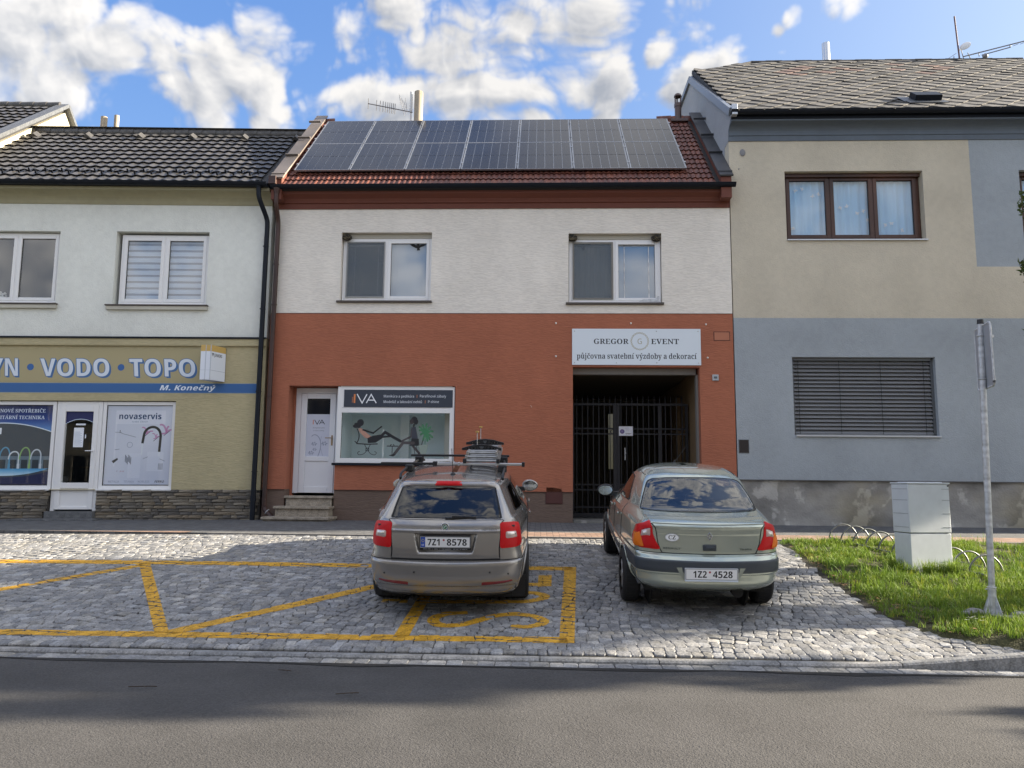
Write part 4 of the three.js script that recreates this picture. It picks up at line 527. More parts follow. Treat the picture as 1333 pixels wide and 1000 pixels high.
  // salon window and door
  { const [w] = windowUnit(h, -4.362, -1.845, 1.20, 2.83, -0.03, { splits: [], fixed: 1, fw: 0.10, room: 0 });
    mesh('transom', box(-4.262, -1.945, 2.27, 2.375, -0.09, -0.031, 0.004), white, w); mesh('sill', box(-4.42, -1.80, 1.145, 1.195, -0.1, 0.06, 0.004), navy, w);
    mesh('sign_panel', sheet(-4.225, -1.885, 2.39, 2.765, -0.026), printMat('salon_sign', 1024, 164, (x, W, H) => { x.fillStyle = '#343b47'; x.fillRect(0, 0, W, H); x.fillStyle = '#e0884e'; x.fillRect(92, 42, 16, 84); x.save(); x.translate(86, 122); x.rotate(-Math.PI / 2); x.font = 'bold 15px sans-serif'; x.fillText('STUDIO', 0, 0); x.restore(); x.strokeStyle = '#eef1f5'; x.lineWidth = 10; x.lineCap = 'butt'; x.beginPath(); x.moveTo(122, 40); x.lineTo(172, 126); x.lineTo(216, 42); x.moveTo(212, 126); x.lineTo(256, 44); x.lineTo(306, 126); x.moveTo(226, 98); x.lineTo(290, 98); x.stroke(); x.fillStyle = '#dfe4ea'; x.font = '32px sans-serif'; const f = (t, X, Y, w) => { x.save(); x.translate(X, Y); x.scale(w / x.measureText(t).width, 1); x.fillText(t, 0, 0); x.restore(); }; f('Manikúra a pedikúra', 372, 72, 290); f('Parafínové zábaly', 712, 70, 250); f('Modeláž a lakování nehtů', 372, 124, 366); f('P-shine', 790, 122, 106); x.fillStyle = '#d98b5c'; x.fillRect(686, 46, 4, 28); x.fillRect(764, 98, 4, 28); }), w);
    mesh('window_graphic', sheet(-4.26, -1.95, 1.305, 2.265, -0.056), printMat('salon_graphic', 1024, 426, (x, W, H) => {
      x.clearRect(0, 0, W, H); const B = '#16181e'; x.lineCap = 'round'; x.lineJoin = 'round';
      const P = (pts, c) => { x.fillStyle = c || B; x.beginPath(); pts.forEach((p, i) => (i ? x.lineTo(...p) : x.moveTo(...p))); x.closePath(); x.fill(); }, L = (pts, w, c) => { x.strokeStyle = c || B; x.lineWidth = w; x.beginPath(); pts.forEach((p, i) => (i ? x.lineTo(...p) : x.moveTo(...p))); x.stroke(); }, E2 = (a, b, r, s, c, t = 0) => { x.fillStyle = c || B; x.beginPath(); x.ellipse(a, b, r, s, t, 0, 6.3); x.fill(); };
      // client leaning back
      E2(178, 92, 32, 34); E2(150, 118, 34, 22, B, 0.5); E2(130, 128, 24, 14, B, 0.3); P([[160, 150], [186, 142], [225, 175], [285, 222], [270, 250], [225, 232], [180, 190]], '#b58a78'); L([[206, 160], [262, 178], [306, 190]], 15); L([[306, 188], [352, 150], [380, 128]], 13); P([[250, 238], [300, 215], [392, 200], [394, 236], [330, 280], [255, 285]]); L([[385, 215], [415, 180], [500, 230], [560, 262]], 26); L([[392, 226], [470, 218], [565, 268]], 18); E2(575, 268, 22, 8, B, 0.1);
      x.strokeStyle = B; x.lineWidth = 9; x.beginPath(); x.moveTo(148, 150); x.quadraticCurveTo(190, 215, 150, 285); x.stroke(); L([[150, 290], [250, 296], [345, 292]], 10); L([[150, 285], [132, 270]], 8); x.lineWidth = 5; x.beginPath(); x.moveTo(225, 300); x.lineTo(250, 345); x.quadraticCurveTo(230, 400, 170, 395); x.quadraticCurveTo(150, 370, 178, 365); x.moveTo(278, 300); x.lineTo(256, 345); x.quadraticCurveTo(280, 402, 330, 394); x.quadraticCurveTo(350, 370, 322, 365); x.stroke(); x.strokeRect(238, 332, 28, 26);
      L([[440, 312], [540, 312]], 9); L([[488, 312], [488, 395]], 7); L([[470, 308], [478, 296]], 8); L([[505, 308], [500, 296]], 8);
      // attendant
      E2(690, 62, 30, 32); E2(668, 78, 20, 24, '#3b3434'); E2(706, 80, 22, 26); L([[690, 105], [686, 128]], 16); P([[664, 135], [705, 128], [722, 200], [735, 270], [690, 290], [665, 285], [672, 200]], '#3a3e49'); P([[668, 240], [738, 240], [742, 296], [662, 300]]); L([[668, 150], [664, 220], [580, 262]], 16, '#4b4648'); L([[690, 280], [590, 278], [510, 385]], 26, '#4c4748'); L([[668, 290], [740, 372], [768, 392]], 22, '#4c4748'); P([[455, 400], [510, 382], [520, 396], [500, 408]]); P([[735, 372], [790, 395], [788, 404], [730, 400]]); L([[655, 302], [760, 302]], 10); L([[690, 305], [705, 390]], 5); L([[765, 300], [782, 230]], 9); L([[715, 305], [722, 350], [742, 380]], 5);
      // plant in a pot
      for (const [a, b] of [[770, 110], [810, 100], [845, 130], [868, 170], [865, 225], [840, 245], [745, 160], [755, 200], [780, 250], [820, 260], [740, 130], [830, 170]]) { x.strokeStyle = '#3f7d55'; x.lineWidth = 17; x.beginPath(); x.moveTo(800, 205); x.quadraticCurveTo((a + 800) / 2, (b + 150) / 2, a, b); x.stroke(); } x.strokeStyle = '#4d8a60'; x.lineWidth = 6; x.beginPath(); x.moveTo(800, 205); x.lineTo(798, 300); x.stroke(); P([[735, 298], [828, 298], [808, 392], [760, 392]], '#8d9a90');
    }, { transparent: true }), w);
    const sv = M('salon_interior_paint', [0.74, 0.82, 0.82], { roughness: 1 }); mesh('salon_interior', roomBox(-4.33, -1.86, 1.25, 2.32, -0.1, 1.2, 0.01), sv, w); mesh('interior_fitting', [box(-3.43, -3.40, 1.31, 1.95, -0.35, -0.33), box(-3.2, -3.0, 1.1, 2.4, -1.2, -1.18), box(-2.9, -2.88, 1.1, 2.4, -1.1, -1.08), box(-2.12, -2.09, 1.1, 2.4, -0.6, -0.58)], M('interior_white', [0.75, 0.78, 0.76]), w); mesh('curtain', box(-2.1, -1.9, 1.1, 2.4, -0.45, -0.44), M('beige_curtain', [0.55, 0.52, 0.44]), w);
    mesh('back_panel', box(-4.3, -1.9, 2.38, 2.9, -0.085, -0.035), white, w); }
  { const z = -0.34, d = mesh('door', [box(-5.36, -5.24, 0.55, 2.83, z - 0.08, z, 0.006), box(-4.47, -4.37, 0.55, 2.83, z - 0.08, z, 0.006), box(-5.24, -4.47, 2.72, 2.83, z - 0.08, z, 0.006), box(-5.235, -5.11, 0.56, 2.715, z - 0.07, z + 0.014, 0.008), box(-4.60, -4.475, 0.56, 2.715, z - 0.07, z + 0.014, 0.008), box(-5.11, -4.60, 2.60, 2.715, z - 0.07, z + 0.013, 0.008), box(-5.11, -4.60, 1.24, 1.34, z - 0.07, z + 0.013, 0.008), box(-5.11, -4.60, 0.56, 0.69, z - 0.07, z + 0.013, 0.008), box(-5.11, -4.60, 0.69, 1.24, z - 0.06, z - 0.010)], M('door_white', [0.72, 0.73, 0.76], { roughness: 0.4 }), h);
    mesh('fanlight', new THREE.PlaneGeometry(0.52, 0.34).translate(-4.855, 2.43, z - 0.025), M('dark_glass', [0.012, 0.014, 0.02], { roughness: 0.06 }), d);
    mesh('door_print', sheet(-5.11, -4.60, 1.335, 2.26, z - 0.02), printMat('salon_door_print', 340, 616, (x, W, H) => { x.fillStyle = '#c3c7d6'; x.fillRect(0, 0, W, H); x.fillStyle = '#c9713f'; x.fillRect(88, 82, 11, 66); x.strokeStyle = '#262b3a'; x.lineWidth = 10; x.beginPath(); x.moveTo(112, 82); x.lineTo(152, 146); x.lineTo(186, 84); x.moveTo(184, 146); x.lineTo(220, 84); x.lineTo(262, 146); x.moveTo(196, 124); x.lineTo(246, 124); x.stroke(); x.fillStyle = '#6d7383'; x.font = '25px sans-serif'; x.textAlign = 'center'; x.fillText('Kompletní péče', 178, 206); x.fillText('o ruce a nehty', 178, 246); x.strokeStyle = '#9299ac'; x.fillStyle = '#9299ac'; x.lineWidth = 12; x.beginPath(); x.moveTo(80, 325); x.bezierCurveTo(110, 270, 200, 300, 215, 420); x.bezierCurveTo(225, 490, 200, 560, 180, 610); x.stroke(); x.lineWidth = 5; x.beginPath(); x.moveTo(210, 470); x.lineTo(250, 600); x.moveTo(210, 400); x.lineTo(222, 320); x.stroke(); for (const [a, b, r] of [[120, 430, 30], [270, 425, 32], [80, 560, 30], [130, 510, 22]]) for (let i = 0; i < 6; i++) { x.beginPath(); x.ellipse(a + r * Math.cos(i), b + r * 0.6 * Math.sin(i), r * 0.45, r * 0.3, i, 0, 6.3); x.fill(); } }), d);
    mesh('handle', [box(-4.55, -4.515, 1.58, 1.80, z + 0.014, z + 0.024, 0.004), bar([-4.53, 1.74, z + 0.02], [-4.53, 1.74, z + 0.075], 0.010), bar([-4.53, 1.74, z + 0.07], [-4.67, 1.74, z + 0.07], 0.010)], M('bronze_handle', [0.35, 0.25, 0.15], { metalness: 0.7, roughness: 0.4 }), d);
    mesh('reveal', [box(-5.418, -5.36, 0.45, 2.842, z - 0.1, z - 0.001)], orange, d); }
  const st = M('beige_granite', [0.50, 0.43, 0.34], { map: T.granite, bumpMap: T.graniteB, bumpScale: 0.004, roughness: 0.8 }), joint = M('step_dirt', [0.10, 0.07, 0.05], { roughness: 1 });
  const steps = thing('entrance_steps', 'three beige granite steps in front of the white salon door', 'steps');
  [[-5.40, -4.372, 0.30, 0.50, 0.06, 0.02], [-5.52, -4.345, 0.09, 0.29, 0.36, 0.30], [-5.66, -4.27, -0.13, 0.08, 0.66, 0.60]].forEach(([a, b, y0, y1, zf, zr]) => { mesh('tread', box(a, b, y1 - 0.05, y1, -0.33, zf, 0.008), st, steps); mesh('riser', box(a + 0.03, b - 0.03, y0 - 0.15, y1 - 0.052, -0.33, zr, 0.004), st, steps); mesh('joint', box(a + 0.02, b - 0.02, y1 - 0.056, y1 - 0.048, -0.32, zr + 0.012), joint, steps); });
  // small things on the wall
  mesh('hatch', [box(0.10, 0.455, 0.385, 0.74, -0.03, -0.008, 0.004), box(0.115, 0.44, 0.40, 0.725, -0.02, 0.0, 0.003)], M('dark_red_metal', [0.075, 0.022, 0.018], { roughness: 0.6 }), h);
  mesh('meter_door', [box(3.67, 3.985, 3.86, 4.03, -0.01, 0.006, 0.002)], M('salmon_plate', [0.42, 0.16, 0.09], { roughness: 0.7 }), h); mesh('meter_gap', [box(3.655, 4.0, 3.845, 4.045, -0.01, 0.002)], M('dark_bead'), h);
  const bell = thing('doorbell', 'small grey doorbell on the orange wall beside the gateway', 'doorbell', [3.67, 3.055, 0]); mesh('plate', box(-0.065, 0.065, -0.065, 0.065, -0.005, 0.025, 0.008), M('bell_grey', [0.42, 0.45, 0.48], { roughness: 0.5 }), bell); mesh('button', box(-0.035, 0.035, -0.02, 0.025, 0.02, 0.034, 0.006), M('bell_button', [0.10, 0.12, 0.14], { roughness: 0.4 }), bell);
  mesh('wall_screw', [[0.31, 4.22], [1.91, 4.22], [3.5, 4.2], [0.31, 3.5], [3.52, 3.48]].map(([x, y]) => new THREE.SphereGeometry(0.021, 10, 8).translate(x, y, 0.004)), M('white_plug', [0.75, 0.74, 0.70]), h);
  mesh('scratch', [box(-0.0, 0.012, 0, 0.05, 0.001, 0.003)].map((g) => g.rotateZ(0.6).translate(-0.2, 2.4, 0)), M('pale_scratch', [0.55, 0.38, 0.3]), h);
  // board over the gateway
  const b = thing('shop_board', 'white signboard with dark serif lettering fixed above the gateway', 'sign', [2.015, 3.705, 0]);
  mesh('board', box(-1.362, 1.362, -0.392, 0.392, 0.008, 0.026, 0.004), M('board_white', [0.70, 0.75, 0.80], { roughness: 0.45 }), b);
  mesh('lettering', sheet(-1.358, 1.358, -0.388, 0.388, 0.0275), printMat('board_print', 1400, 400, (x, W, H) => {
    x.fillStyle = '#d9e2ea'; x.fillRect(0, 0, W, H); x.fillStyle = '#20242e'; const f = (t, X, Y, w, font) => { x.font = font; x.save(); x.translate(X, Y); x.scale(w / x.measureText(t).width, 1); x.fillText(t, 0, 0); x.restore(); };
    f('GREGOR', 232, 168, 384, 'bold 80px serif'); f('EVENT', 860, 168, 306, 'bold 80px serif'); f('půjčovna svatební výzdoby a dekorací', 48, 332, 1305, 'bold 82px serif');
    x.strokeStyle = '#a9a48f'; x.lineWidth = 5; for (let k = 0; k < 2; k++) { x.beginPath(); for (let i = 0; i <= 120; i++) { const a = i / 120 * 6.2832, r = 92 + 7 * Math.cos(a * 10 + k * Math.PI); x[i ? 'lineTo' : 'moveTo'](738 + r * Math.cos(a), 137 + r * Math.sin(a)); } x.stroke(); } x.fillStyle = '#a9a48f'; x.font = '82px sans-serif'; x.textAlign = 'center'; x.fillText('G', 738, 167); x.textAlign = 'left';
  }), b);
  for (const [x, y] of [[-1.31, 0.34], [0.43, 0.34], [1.31, 0.34], [-1.31, -0.34], [-0.42, -0.34], [0.43, -0.34], [1.31, -0.34]]) mesh('screw', new THREE.SphereGeometry(0.013, 8, 6).translate(x, y, 0.027), galv, b);
  // iron gate
  const g = thing('iron_gate', 'dark iron bar gate closing the gateway under the white signboard', 'gate', [2.0, 0, -1.25]), iron = M('wrought_iron', [0.018, 0.018, 0.022], { roughness: 0.45, metalness: 0.3 });
  mesh('gate_frame', [box(-1.31, -1.25, 0.05, 2.62, -0.03, 0.03), box(1.25, 1.31, 0.05, 2.62, -0.03, 0.03), box(-0.37, -0.29, 0.05, 2.62, -0.035, 0.035), box(-0.285, -0.225, 0.05, 2.6, -0.03, 0.03), box(0.64, 0.72, 0.05, 2.6, -0.035, 0.035), box(-1.25, 1.25, 2.58, 2.63, -0.025, 0.025), box(-1.25, 1.25, 0.08, 0.16, -0.025, 0.025)], iron, g);
  for (const y of [0.28, 0.78, 0.66, 2.04, 1.92]) mesh('rail', box(-1.25, 1.25, y, y + 0.03, -0.014, 0.014), iron, g);
  for (let i = 0; i < 20; i++) { const x = -1.19 + i * 0.125; mesh('picket', [box(x - 0.009, x + 0.009, 0.16, 2.74, -0.009, 0.009), new THREE.ConeGeometry(0.02, 0.09, 6).translate(x, 2.78, 0), ...(i % 3 ? [] : [new THREE.TorusGeometry(0.045, 0.007, 6, 16).translate(x + 0.0625, 1.985, 0), new THREE.TorusGeometry(0.045, 0.007, 6, 16).translate(x + 0.0625, 0.735, 0)])], iron, g); }
  mesh('lock_plate', [box(-0.12, -0.10, 1.35, 1.62, 0.03, 0.045), bar([-0.1, 1.5, 0.04], [-0.1, 1.5, 0.09], 0.012)], galv, g);
  const nt = thing('notice', 'white paper notice with a purple round mark tied to the iron gate', 'notice', [1.915, 2.0, -1.215]); mesh('paper', sheet(-0.155, 0.155, -0.105, 0.105, 0), printMat('notice_print', 280, 190, (x, W, H) => { x.fillStyle = '#e4e6ee'; x.fillRect(0, 0, W, H); x.fillStyle = '#6e6190'; x.beginPath(); x.arc(64, 104, 46, 0, 6.3); x.fill(); x.fillStyle = '#a79cc2'; x.font = 'bold 44px sans-serif'; x.fillText('G', 47, 120); x.fillStyle = '#8a86a5'; x.font = '18px sans-serif'; x.fillText('PŮJČOVNA', 120, 40); x.fillText('VÝZDOBY', 140, 78); x.fillStyle = '#22222c'; x.font = 'italic bold 34px serif'; x.fillText('Gregor', 130, 158); }), nt); mesh('backing', box(-0.157, 0.157, -0.107, 0.107, -0.004, -0.0015), white, nt);
  // brown downpipe on the left edge
  const bp = M('brown_pipe', [0.085, 0.038, 0.030], { roughness: 0.5, map: T.patch }), px = -5.80, pz = 0.10;
  mesh('downpipe', [tube([[-5.79, 7.08, 0.33], [-5.79, 6.92, 0.33], [-5.79, 6.75, 0.30], [-5.80, 6.5, 0.13], [px, 6.35, pz], [px, 6.1, pz]], 0.05, 24, 12), bar([px, 6.12, pz], [px, 0.5, pz], 0.05, 14), tube([[px, 0.55, pz], [px, 0.36, pz], [px + 0.02, 0.22, pz], [px + 0.17, 0.08, pz + 0.06], [px + 0.25, 0.02, pz + 0.1]], 0.05, 18, 12), cyl(0.05, 0.08, 0.14, 14, -5.79, 7.0, 0.33)], bp, h); pipeBrackets([[px, 5.5, pz], [px, 4.6, pz], [px, 2.6, pz], [px, 0.75, pz]], 0.05, bp, h);
  mesh('drain_shoe', box(-5.62, -5.50, -0.1, 0.08, 0.12, 0.32, 0.02), M('white_plug'), h); mesh('pipe_ring', new THREE.TorusGeometry(0.053, 0.01, 8, 18).rotateX(Math.PI / 2).rotateZ(0.9).translate(px + 0.08, 0.165, pz + 0.02), galv, h);
  // roof
  const roof = slope(h, x0, 7.20, 0.30, 44, [box(0, x1 - x0, 0, 4.28, -0.14, 0)], M('roof_underlay'));
  const reds = [[0.21, 0.072, 0.050], [0.26, 0.085, 0.052], [0.18, 0.058, 0.042]].map((c, i) => M('red_clay_tile_' + i, c, { map: T.slate, roughness: 0.6 })), tg = rollTile(0.235, 0.345, 2, 0.024, 0.026);
  for (let r = 0; r < 15; r++) for (let c = 0; c < 42; c++) { const x = 0.30 + c * 0.230; if (x > 9.62) continue; if (r > 2 && c > 0 && x < 8.9) continue; place(tg, reds[Math.floor(R() * 3)], 'tile', roof, [x, -0.03 + r * 0.285, 0.008], [rr(-0.006, 0.006), 0, rr(-0.004, 0.004)]); }
  const rt = boxUV(flat(new THREE.CylinderGeometry(0.10, 0.115, 0.36, 12, 1, false, -Math.PI / 2, Math.PI).rotateZ(Math.PI / 2))); for (let c = 0; c < 30; c++) if (c < 1 || c > 26) place(rt, reds[c % 3], 'ridge_tile', roof, [0.25 + c * 0.325, 4.29, 0.0], [Math.PI / 4, 0, 0]);
  mesh('rear_roof', quadGeo([[[x0, 10.2, -2.73], [x1, 10.2, -2.73], [x1, 7.1, -9.6], [x0, 7.1, -9.6]]]), reds[0], h);
  // fire walls with sheet metal caps at both ends of the roof
  const capL = M('brown_sheet', [0.30, 0.255, 0.23], { roughness: 0.5, map: T.patch }), capR = M('grey_sheet', [0.085, 0.09, 0.105], { roughness: 0.45, map: T.patch }), fire = (xa, xb, m, cap) => { mesh('fire_wall', new THREE.ExtrudeGeometry(new THREE.Shape([[0.32, 6.9], [0.32, 7.36], [-2.78, 10.33], [-9.6, 7.3], [-9.6, 6.9]].map((p) => new THREE.Vector2(...p))), { depth: xb - xa, bevelEnabled: false }).rotateY(-Math.PI / 2).translate(xb, 0, 0), m, h); mesh('wall_cap', [beam([(xa + xb) / 2, 7.37, 0.36], [(xa + xb) / 2, 10.37, -2.79], xb - xa + 0.07, 0.035), ...[...Array(4)].map((_, i) => beam([(xa + xb) / 2, 7.5 + i * 0.8, 0.24 - i * 0.8], [(xa + xb) / 2, 7.53 + i * 0.8, 0.21 - i * 0.8], xb - xa + 0.08, 0.05))], cap, h); };
  fire(x0 - 0.02, x0 + 0.2, M('brown_red_cornice'), capL); fire(x1 - 0.24, x1 - 0.02, M('brown_red_cornice'), capR);
  mesh('corner_plate', [box(x0 - 0.06, x0 + 0.10, 7.22, 7.4, 0.3, 0.42, 0.005)], bp, h);
  // chimneys
  mesh('chimney', [cyl(0.115, 0.115, 2.4, 18, -3.29, 8.7, -2.95), new THREE.CylinderGeometry(0.10, 0.115, 0.03, 18).translate(-3.29, 11.1, -2.95)], M('beige_flue'), h);
  mesh('flue', [cyl(0.085, 0.085, 1.0, 16, 3.50, 9.6, -2.72), cyl(0.098, 0.098, 0.08, 16, 3.50, 10.5, -2.72), cyl(0.02, 0.02, 0.30, 8, 3.43, 10.5, -2.70), cyl(0.02, 0.02, 0.30, 8, 3.57, 10.5, -2.70), cyl(0.02, 0.02, 0.30, 8, 3.5, 10.5, -2.82), new THREE.SphereGeometry(0.10, 16, 8, 0, 6.3, 0, 1.57).translate(3.50, 10.78, -2.72), box(3.28, 3.72, 10.02, 10.10, -2.9, -2.5, 0.01)], M('brown_flue', [0.10, 0.068, 0.062], { roughness: 0.4, metalness: 0.3 }), h);
  // antenna
  const an = thing('yagi_antenna', 'thin rooftop television antenna pointing left beside the beige chimney', 'antenna', [-3.5, 9.95, -3.0]), am = M('antenna_grey', [0.20, 0.20, 0.21], { roughness: 0.5 });
  mesh('mast', [bar([0, -0.3, 0], [0, 1.2, 0], 0.022), box(-0.035, 0.035, 0.65, 1.2, -0.03, 0.03, 0.02)], M('mast_white', [0.7, 0.7, 0.7]), an);
  mesh('boom', [bar([0.05, 0.60, 0.03], [-1.15, 0.86, 0.03], 0.014)], am, an);
  for (let i = 0; i < 10; i++) { const t = i / 9, x = lerp(-1.14, -0.42, Math.sqrt(t) * 0.9 + t * 0.1); const y = 0.86 - (x + 1.15) * 0.217; mesh('element', bar([x - 0.02, y - 0.11, -0.05], [x + 0.015, y + 0.11, 0.1], 0.008, 6), am, an); }
  for (const s of [-1, 1]) mesh('reflector', [0, 1, 2, 3].map((i) => bar([-0.22 + 0.04 * i, 0.66 + 0.06 * i, 0.03 + s * 0.3], [-0.32 + 0.07 * i, 1.12 - 0.13 * i, 0.03 - s * 0.02], 0.005, 5)), am, an);
  // solar panels
  const al = M('panel_aluminium', [0.34, 0.355, 0.38], { roughness: 0.35, metalness: 0.7 }), cellM = M('solar_cell', [0.012, 0.016, 0.027], { phys: 1, roughness: 0.16, specularIntensity: 0.4, map: printMat('cell_lines', 128, 256, (x, W, H) => { x.fillStyle = '#ffffff'; x.fillRect(0, 0, W, H); x.fillStyle = '#c9ccd6'; for (let i = 1; i < 10; i++) x.fillRect(i * 12.8 - 0.6, 0, 1.2, H); }).map }), back = M('panel_backsheet', [0.22, 0.235, 0.26], { roughness: 0.3 });
  let proto; const th = 44 * Math.PI / 180, pw = 1.232, ph = 1.685;
  for (let r = 0; r < 2; r++) for (let c = 0; c < 7; c++) {
    let p;
    if (!proto) {
      p = proto = thing('solar_panel', '', 'solar panel');
      mesh('frame', [box(-pw / 2, -pw / 2 + 0.014, 0, ph, -0.035, 0.003), box(pw / 2 - 0.014, pw / 2, 0, ph, -0.035, 0.003), box(-pw / 2 + 0.014, pw / 2 - 0.014, 0, 0.016, -0.035, 0.003), box(-pw / 2 + 0.014, pw / 2 - 0.014, ph - 0.016, ph, -0.035, 0.003)], al, p);
      mesh('backsheet', box(-pw / 2 + 0.014, pw / 2 - 0.014, 0.016, ph - 0.016, -0.02, -0.004), back, p);
      const cw = (pw - 0.05) / 6, ch = (ph - 0.075) / 2, cg = new THREE.BoxGeometry(cw - 0.012, ch, 0.003);
      for (let j = 0; j < 2; j++) for (let i = 0; i < 6; i++) place(cg, cellM, 'cell_column', p, [-pw / 2 + 0.025 + cw * (i + 0.5), 0.028 + ch / 2 + j * (ch + 0.02), -0.001]);
      mesh('clamp', [[-pw / 2 - 0.012, 0.35], [-pw / 2 - 0.012, 1.35], [pw / 2 + 0.012, 0.35], [pw / 2 + 0.012, 1.35]].map(([x, y]) => box(x - 0.016, x + 0.016, y - 0.03, y + 0.03, -0.03, 0.012)), al, p);
    } else { p = proto.clone(); p.name = numbered('solar_panel'); scene.add(p); }
    const s = 0.60 + r * (ph + 0.016), X = -5.555 + pw / 2 + c * (pw + 0.017), n = 0.135;
    p.position.set(X, 7.20 + s * Math.sin(th) + n * Math.cos(th), 0.30 - s * Math.cos(th) + n * Math.sin(th)); p.rotation.set(-(Math.PI / 2 - th), 0, 0);
    tag(p, `solar panel, ${ord[c]} from the left in the ${r ? 'upper' : 'lower'} row on the red roof`, 'solar panel', 'solar panels on the red tiled roof');
  }
  const rails = thing('panel_rails', 'dark mounting rails under the lower edge of the solar panels', 'rails', [-1.2, 7.20, 0.30]); rails.rotation.x = -(Math.PI / 2 - th);
  for (const y of [0.9, 1.95, 2.65, 3.7]) mesh('rail', box(-4.4, 4.4, y, y + 0.04, 0.06, 0.125), navy, rails);
}
// ================================================================== the cream and blue-grey house
{
  const h = thing('slate_house', 'cream and blue-grey house with a worn slate roof and brown-framed window', 'house');
  const x0 = 4.085, x1 = 14.5, creamM = stucco('cream_stucco', [0.61, 0.555, 0.445]), blue = stucco('blue_grey_stucco', [0.375, 0.415, 0.45]);
  const w1 = [5.27, 8.215, 6.065, 7.60], w2 = [10.25, 13.2, 6.065, 7.60], bl = [5.28, 8.235, 1.86, 3.505];
  const cream = new THREE.Shape([[x0, 4.342], [x1, 4.342], [x1, 5.46], [9.23, 5.46], [9.23, 8.5], [x0, 8.5]].map((p) => new THREE.Vector2(...p))); cream.holes.push(new THREE.Path(rect(...w1).reverse().map((p) => new THREE.Vector2(...p))));
  mesh('upper_wall', new THREE.ExtrudeGeometry(cream, { depth: 0.36, bevelEnabled: false }).translate(0, 0, -0.355), creamM, h);
  mesh('upper_wall', wall(9.23, x1, 5.46, 8.5, [w2], 0.36).translate(0, 0, 0.005), blue, h);
  mesh('ground_floor_wall', wall(x0, x1, 0.93, 4.342, [bl], 0.36).translate(0, 0, 0.005), blue, h);
  mesh('plinth', box(x0 + 0.003, x1, -0.4, 0.926, -0.36, -0.035), M('stained_concrete', [0.56, 0.54, 0.50], { map: T.stain, bumpMap: T.stainB, bumpScale: 0.012, roughness: 0.95 }), h);
  mesh('drip_bead', box(x0, x1, 0.915, 0.932, -0.05, 0.012), M('bead_grey', [0.12, 0.125, 0.13]), h);
  mesh('house_body', [box(x1 - 0.3, x1, -0.4, 9, -9.3, -0.37), box(x0, x1, -0.4, 9, -9.6, -9.3), box(x0 + 0.3, x1 - 0.3, 4.2, 4.35, -9.3, -0.37), box(x0 + 0.3, x1 - 0.3, 8.62, 8.75, -9.3, -0.37)], roomDark, h);
  mesh('gable_wall', new THREE.ExtrudeGeometry(new THREE.Shape([[-0.37, -0.4], [-0.37, 8.30], [-0.01, 8.30], [0.0, 8.55], [0.26, 8.72], [0.26, 8.86], [-3.80, 11.90], [-5.60, 11.90], [-9.6, 8.7], [-9.6, -0.4]].map((p) => new THREE.Vector2(...p))), { depth: 0.3, bevelEnabled: false }).rotateY(-Math.PI / 2).translate(x0 + 0.297, 0, 0), stucco('gable_grey', [0.36, 0.375, 0.405]), h);
  const cav = []; for (let i = 0; i <= 6; i++) { const t = i / 6 * Math.PI / 2; cav.push([0.05 + 0.22 * (1 - Math.cos(t)), 8.46 + 0.16 * Math.sin(t)]); }
  mesh('cornice', profileX([[-0.355, 8.29], [0.028, 8.29], [0.03, 8.40], [0.05, 8.41], [0.05, 8.46], ...cav, [0.30, 8.63], [0.30, 8.72], [-0.355, 8.72]], x0, x1), M('slate_blue_cornice', [0.125, 0.155, 0.195], { map: T.plaster, roughness: 0.7 }), h);
  gutter(x0 - 0.03, x1, 8.80, 0.40, navy, h, 0.08);
  mesh('fascia', box(x0 - 0.01, x1, 8.66, 8.86, 0.30, 0.32), navy, h);
  // windows
  const wood = M('brown_window_wood', [0.105, 0.042, 0.024], { roughness: 0.42, map: T.patch });
  const curtainM = M('blue_net_curtain', [0.40, 0.68, 0.95], { phys: 1, transmission: 0.25, thickness: 0, roughness: 1 }), leafM = M('curtain_leaf_motif', [0.74, 0.78, 0.82], { roughness: 1 });
  for (const [w, sp] of [[w1, [1 / 3, 2 / 3]], [w2, [1 / 3, 2 / 3]]]) {
    const [q, ps] = windowUnit(h, w[0] + 0.01, w[1] - 0.01, w[2] + 0.015, w[3] - 0.01, -0.17, { splits: sp, mat: wood, fw: 0.07, sw: 0.08, mull: 0.04 });
    mesh('sill', [box(w[0] + 0.005, w[1] + 0.02, w[2] - 0.03, w[2] - 0.002, -0.18, 0.05, 0.004)], M('light_sill', [0.55, 0.57, 0.60], { metalness: 0.4, roughness: 0.35 }), q); mesh('roller_box', box(w[0] + 0.01, w[1] - 0.01, w[3] - 0.09, w[3] - 0.01, -0.16, -0.10, 0.01), wood, q);
    const [a, , c] = ps[0], b = ps[2][1], d = ps[0][3], f = (k) => [lerp(a - 0.05, b + 0.05, k / 90), -0.29 + 0.018 * Math.sin(k * 1.15) + 0.01 * Math.sin(k * 0.43)];
    mesh('net_curtain', toCreasedNormals(quadGeo([...Array(90)].map((_, i) => { const [xa, za] = f(i), [xb, zb] = f(i + 1); return [[xa, c - 0.05, za], [xb, c - 0.05, zb], [xb, d + 0.04, zb], [xa, d + 0.04, za]]; })), 1), curtainM, q);
    mesh('curtain_motif', [...Array(15)].map((_, i) => { const x = lerp(a, b, ((i * 0.618) % 1) * 0.94 + 0.03), y = lerp(c, d, ((i * 0.37 + 0.1) % 1) * 0.86 + 0.06); return [0, 1, 2, 3].map((k) => new THREE.CircleGeometry(0.026, 8).scale(0.55, 1, 1).translate(0, 0.022, 0).rotateZ(k * 1.3 - 1.8 + i).translate(x, y, -0.262)); }).flat(), leafM, q);
  }
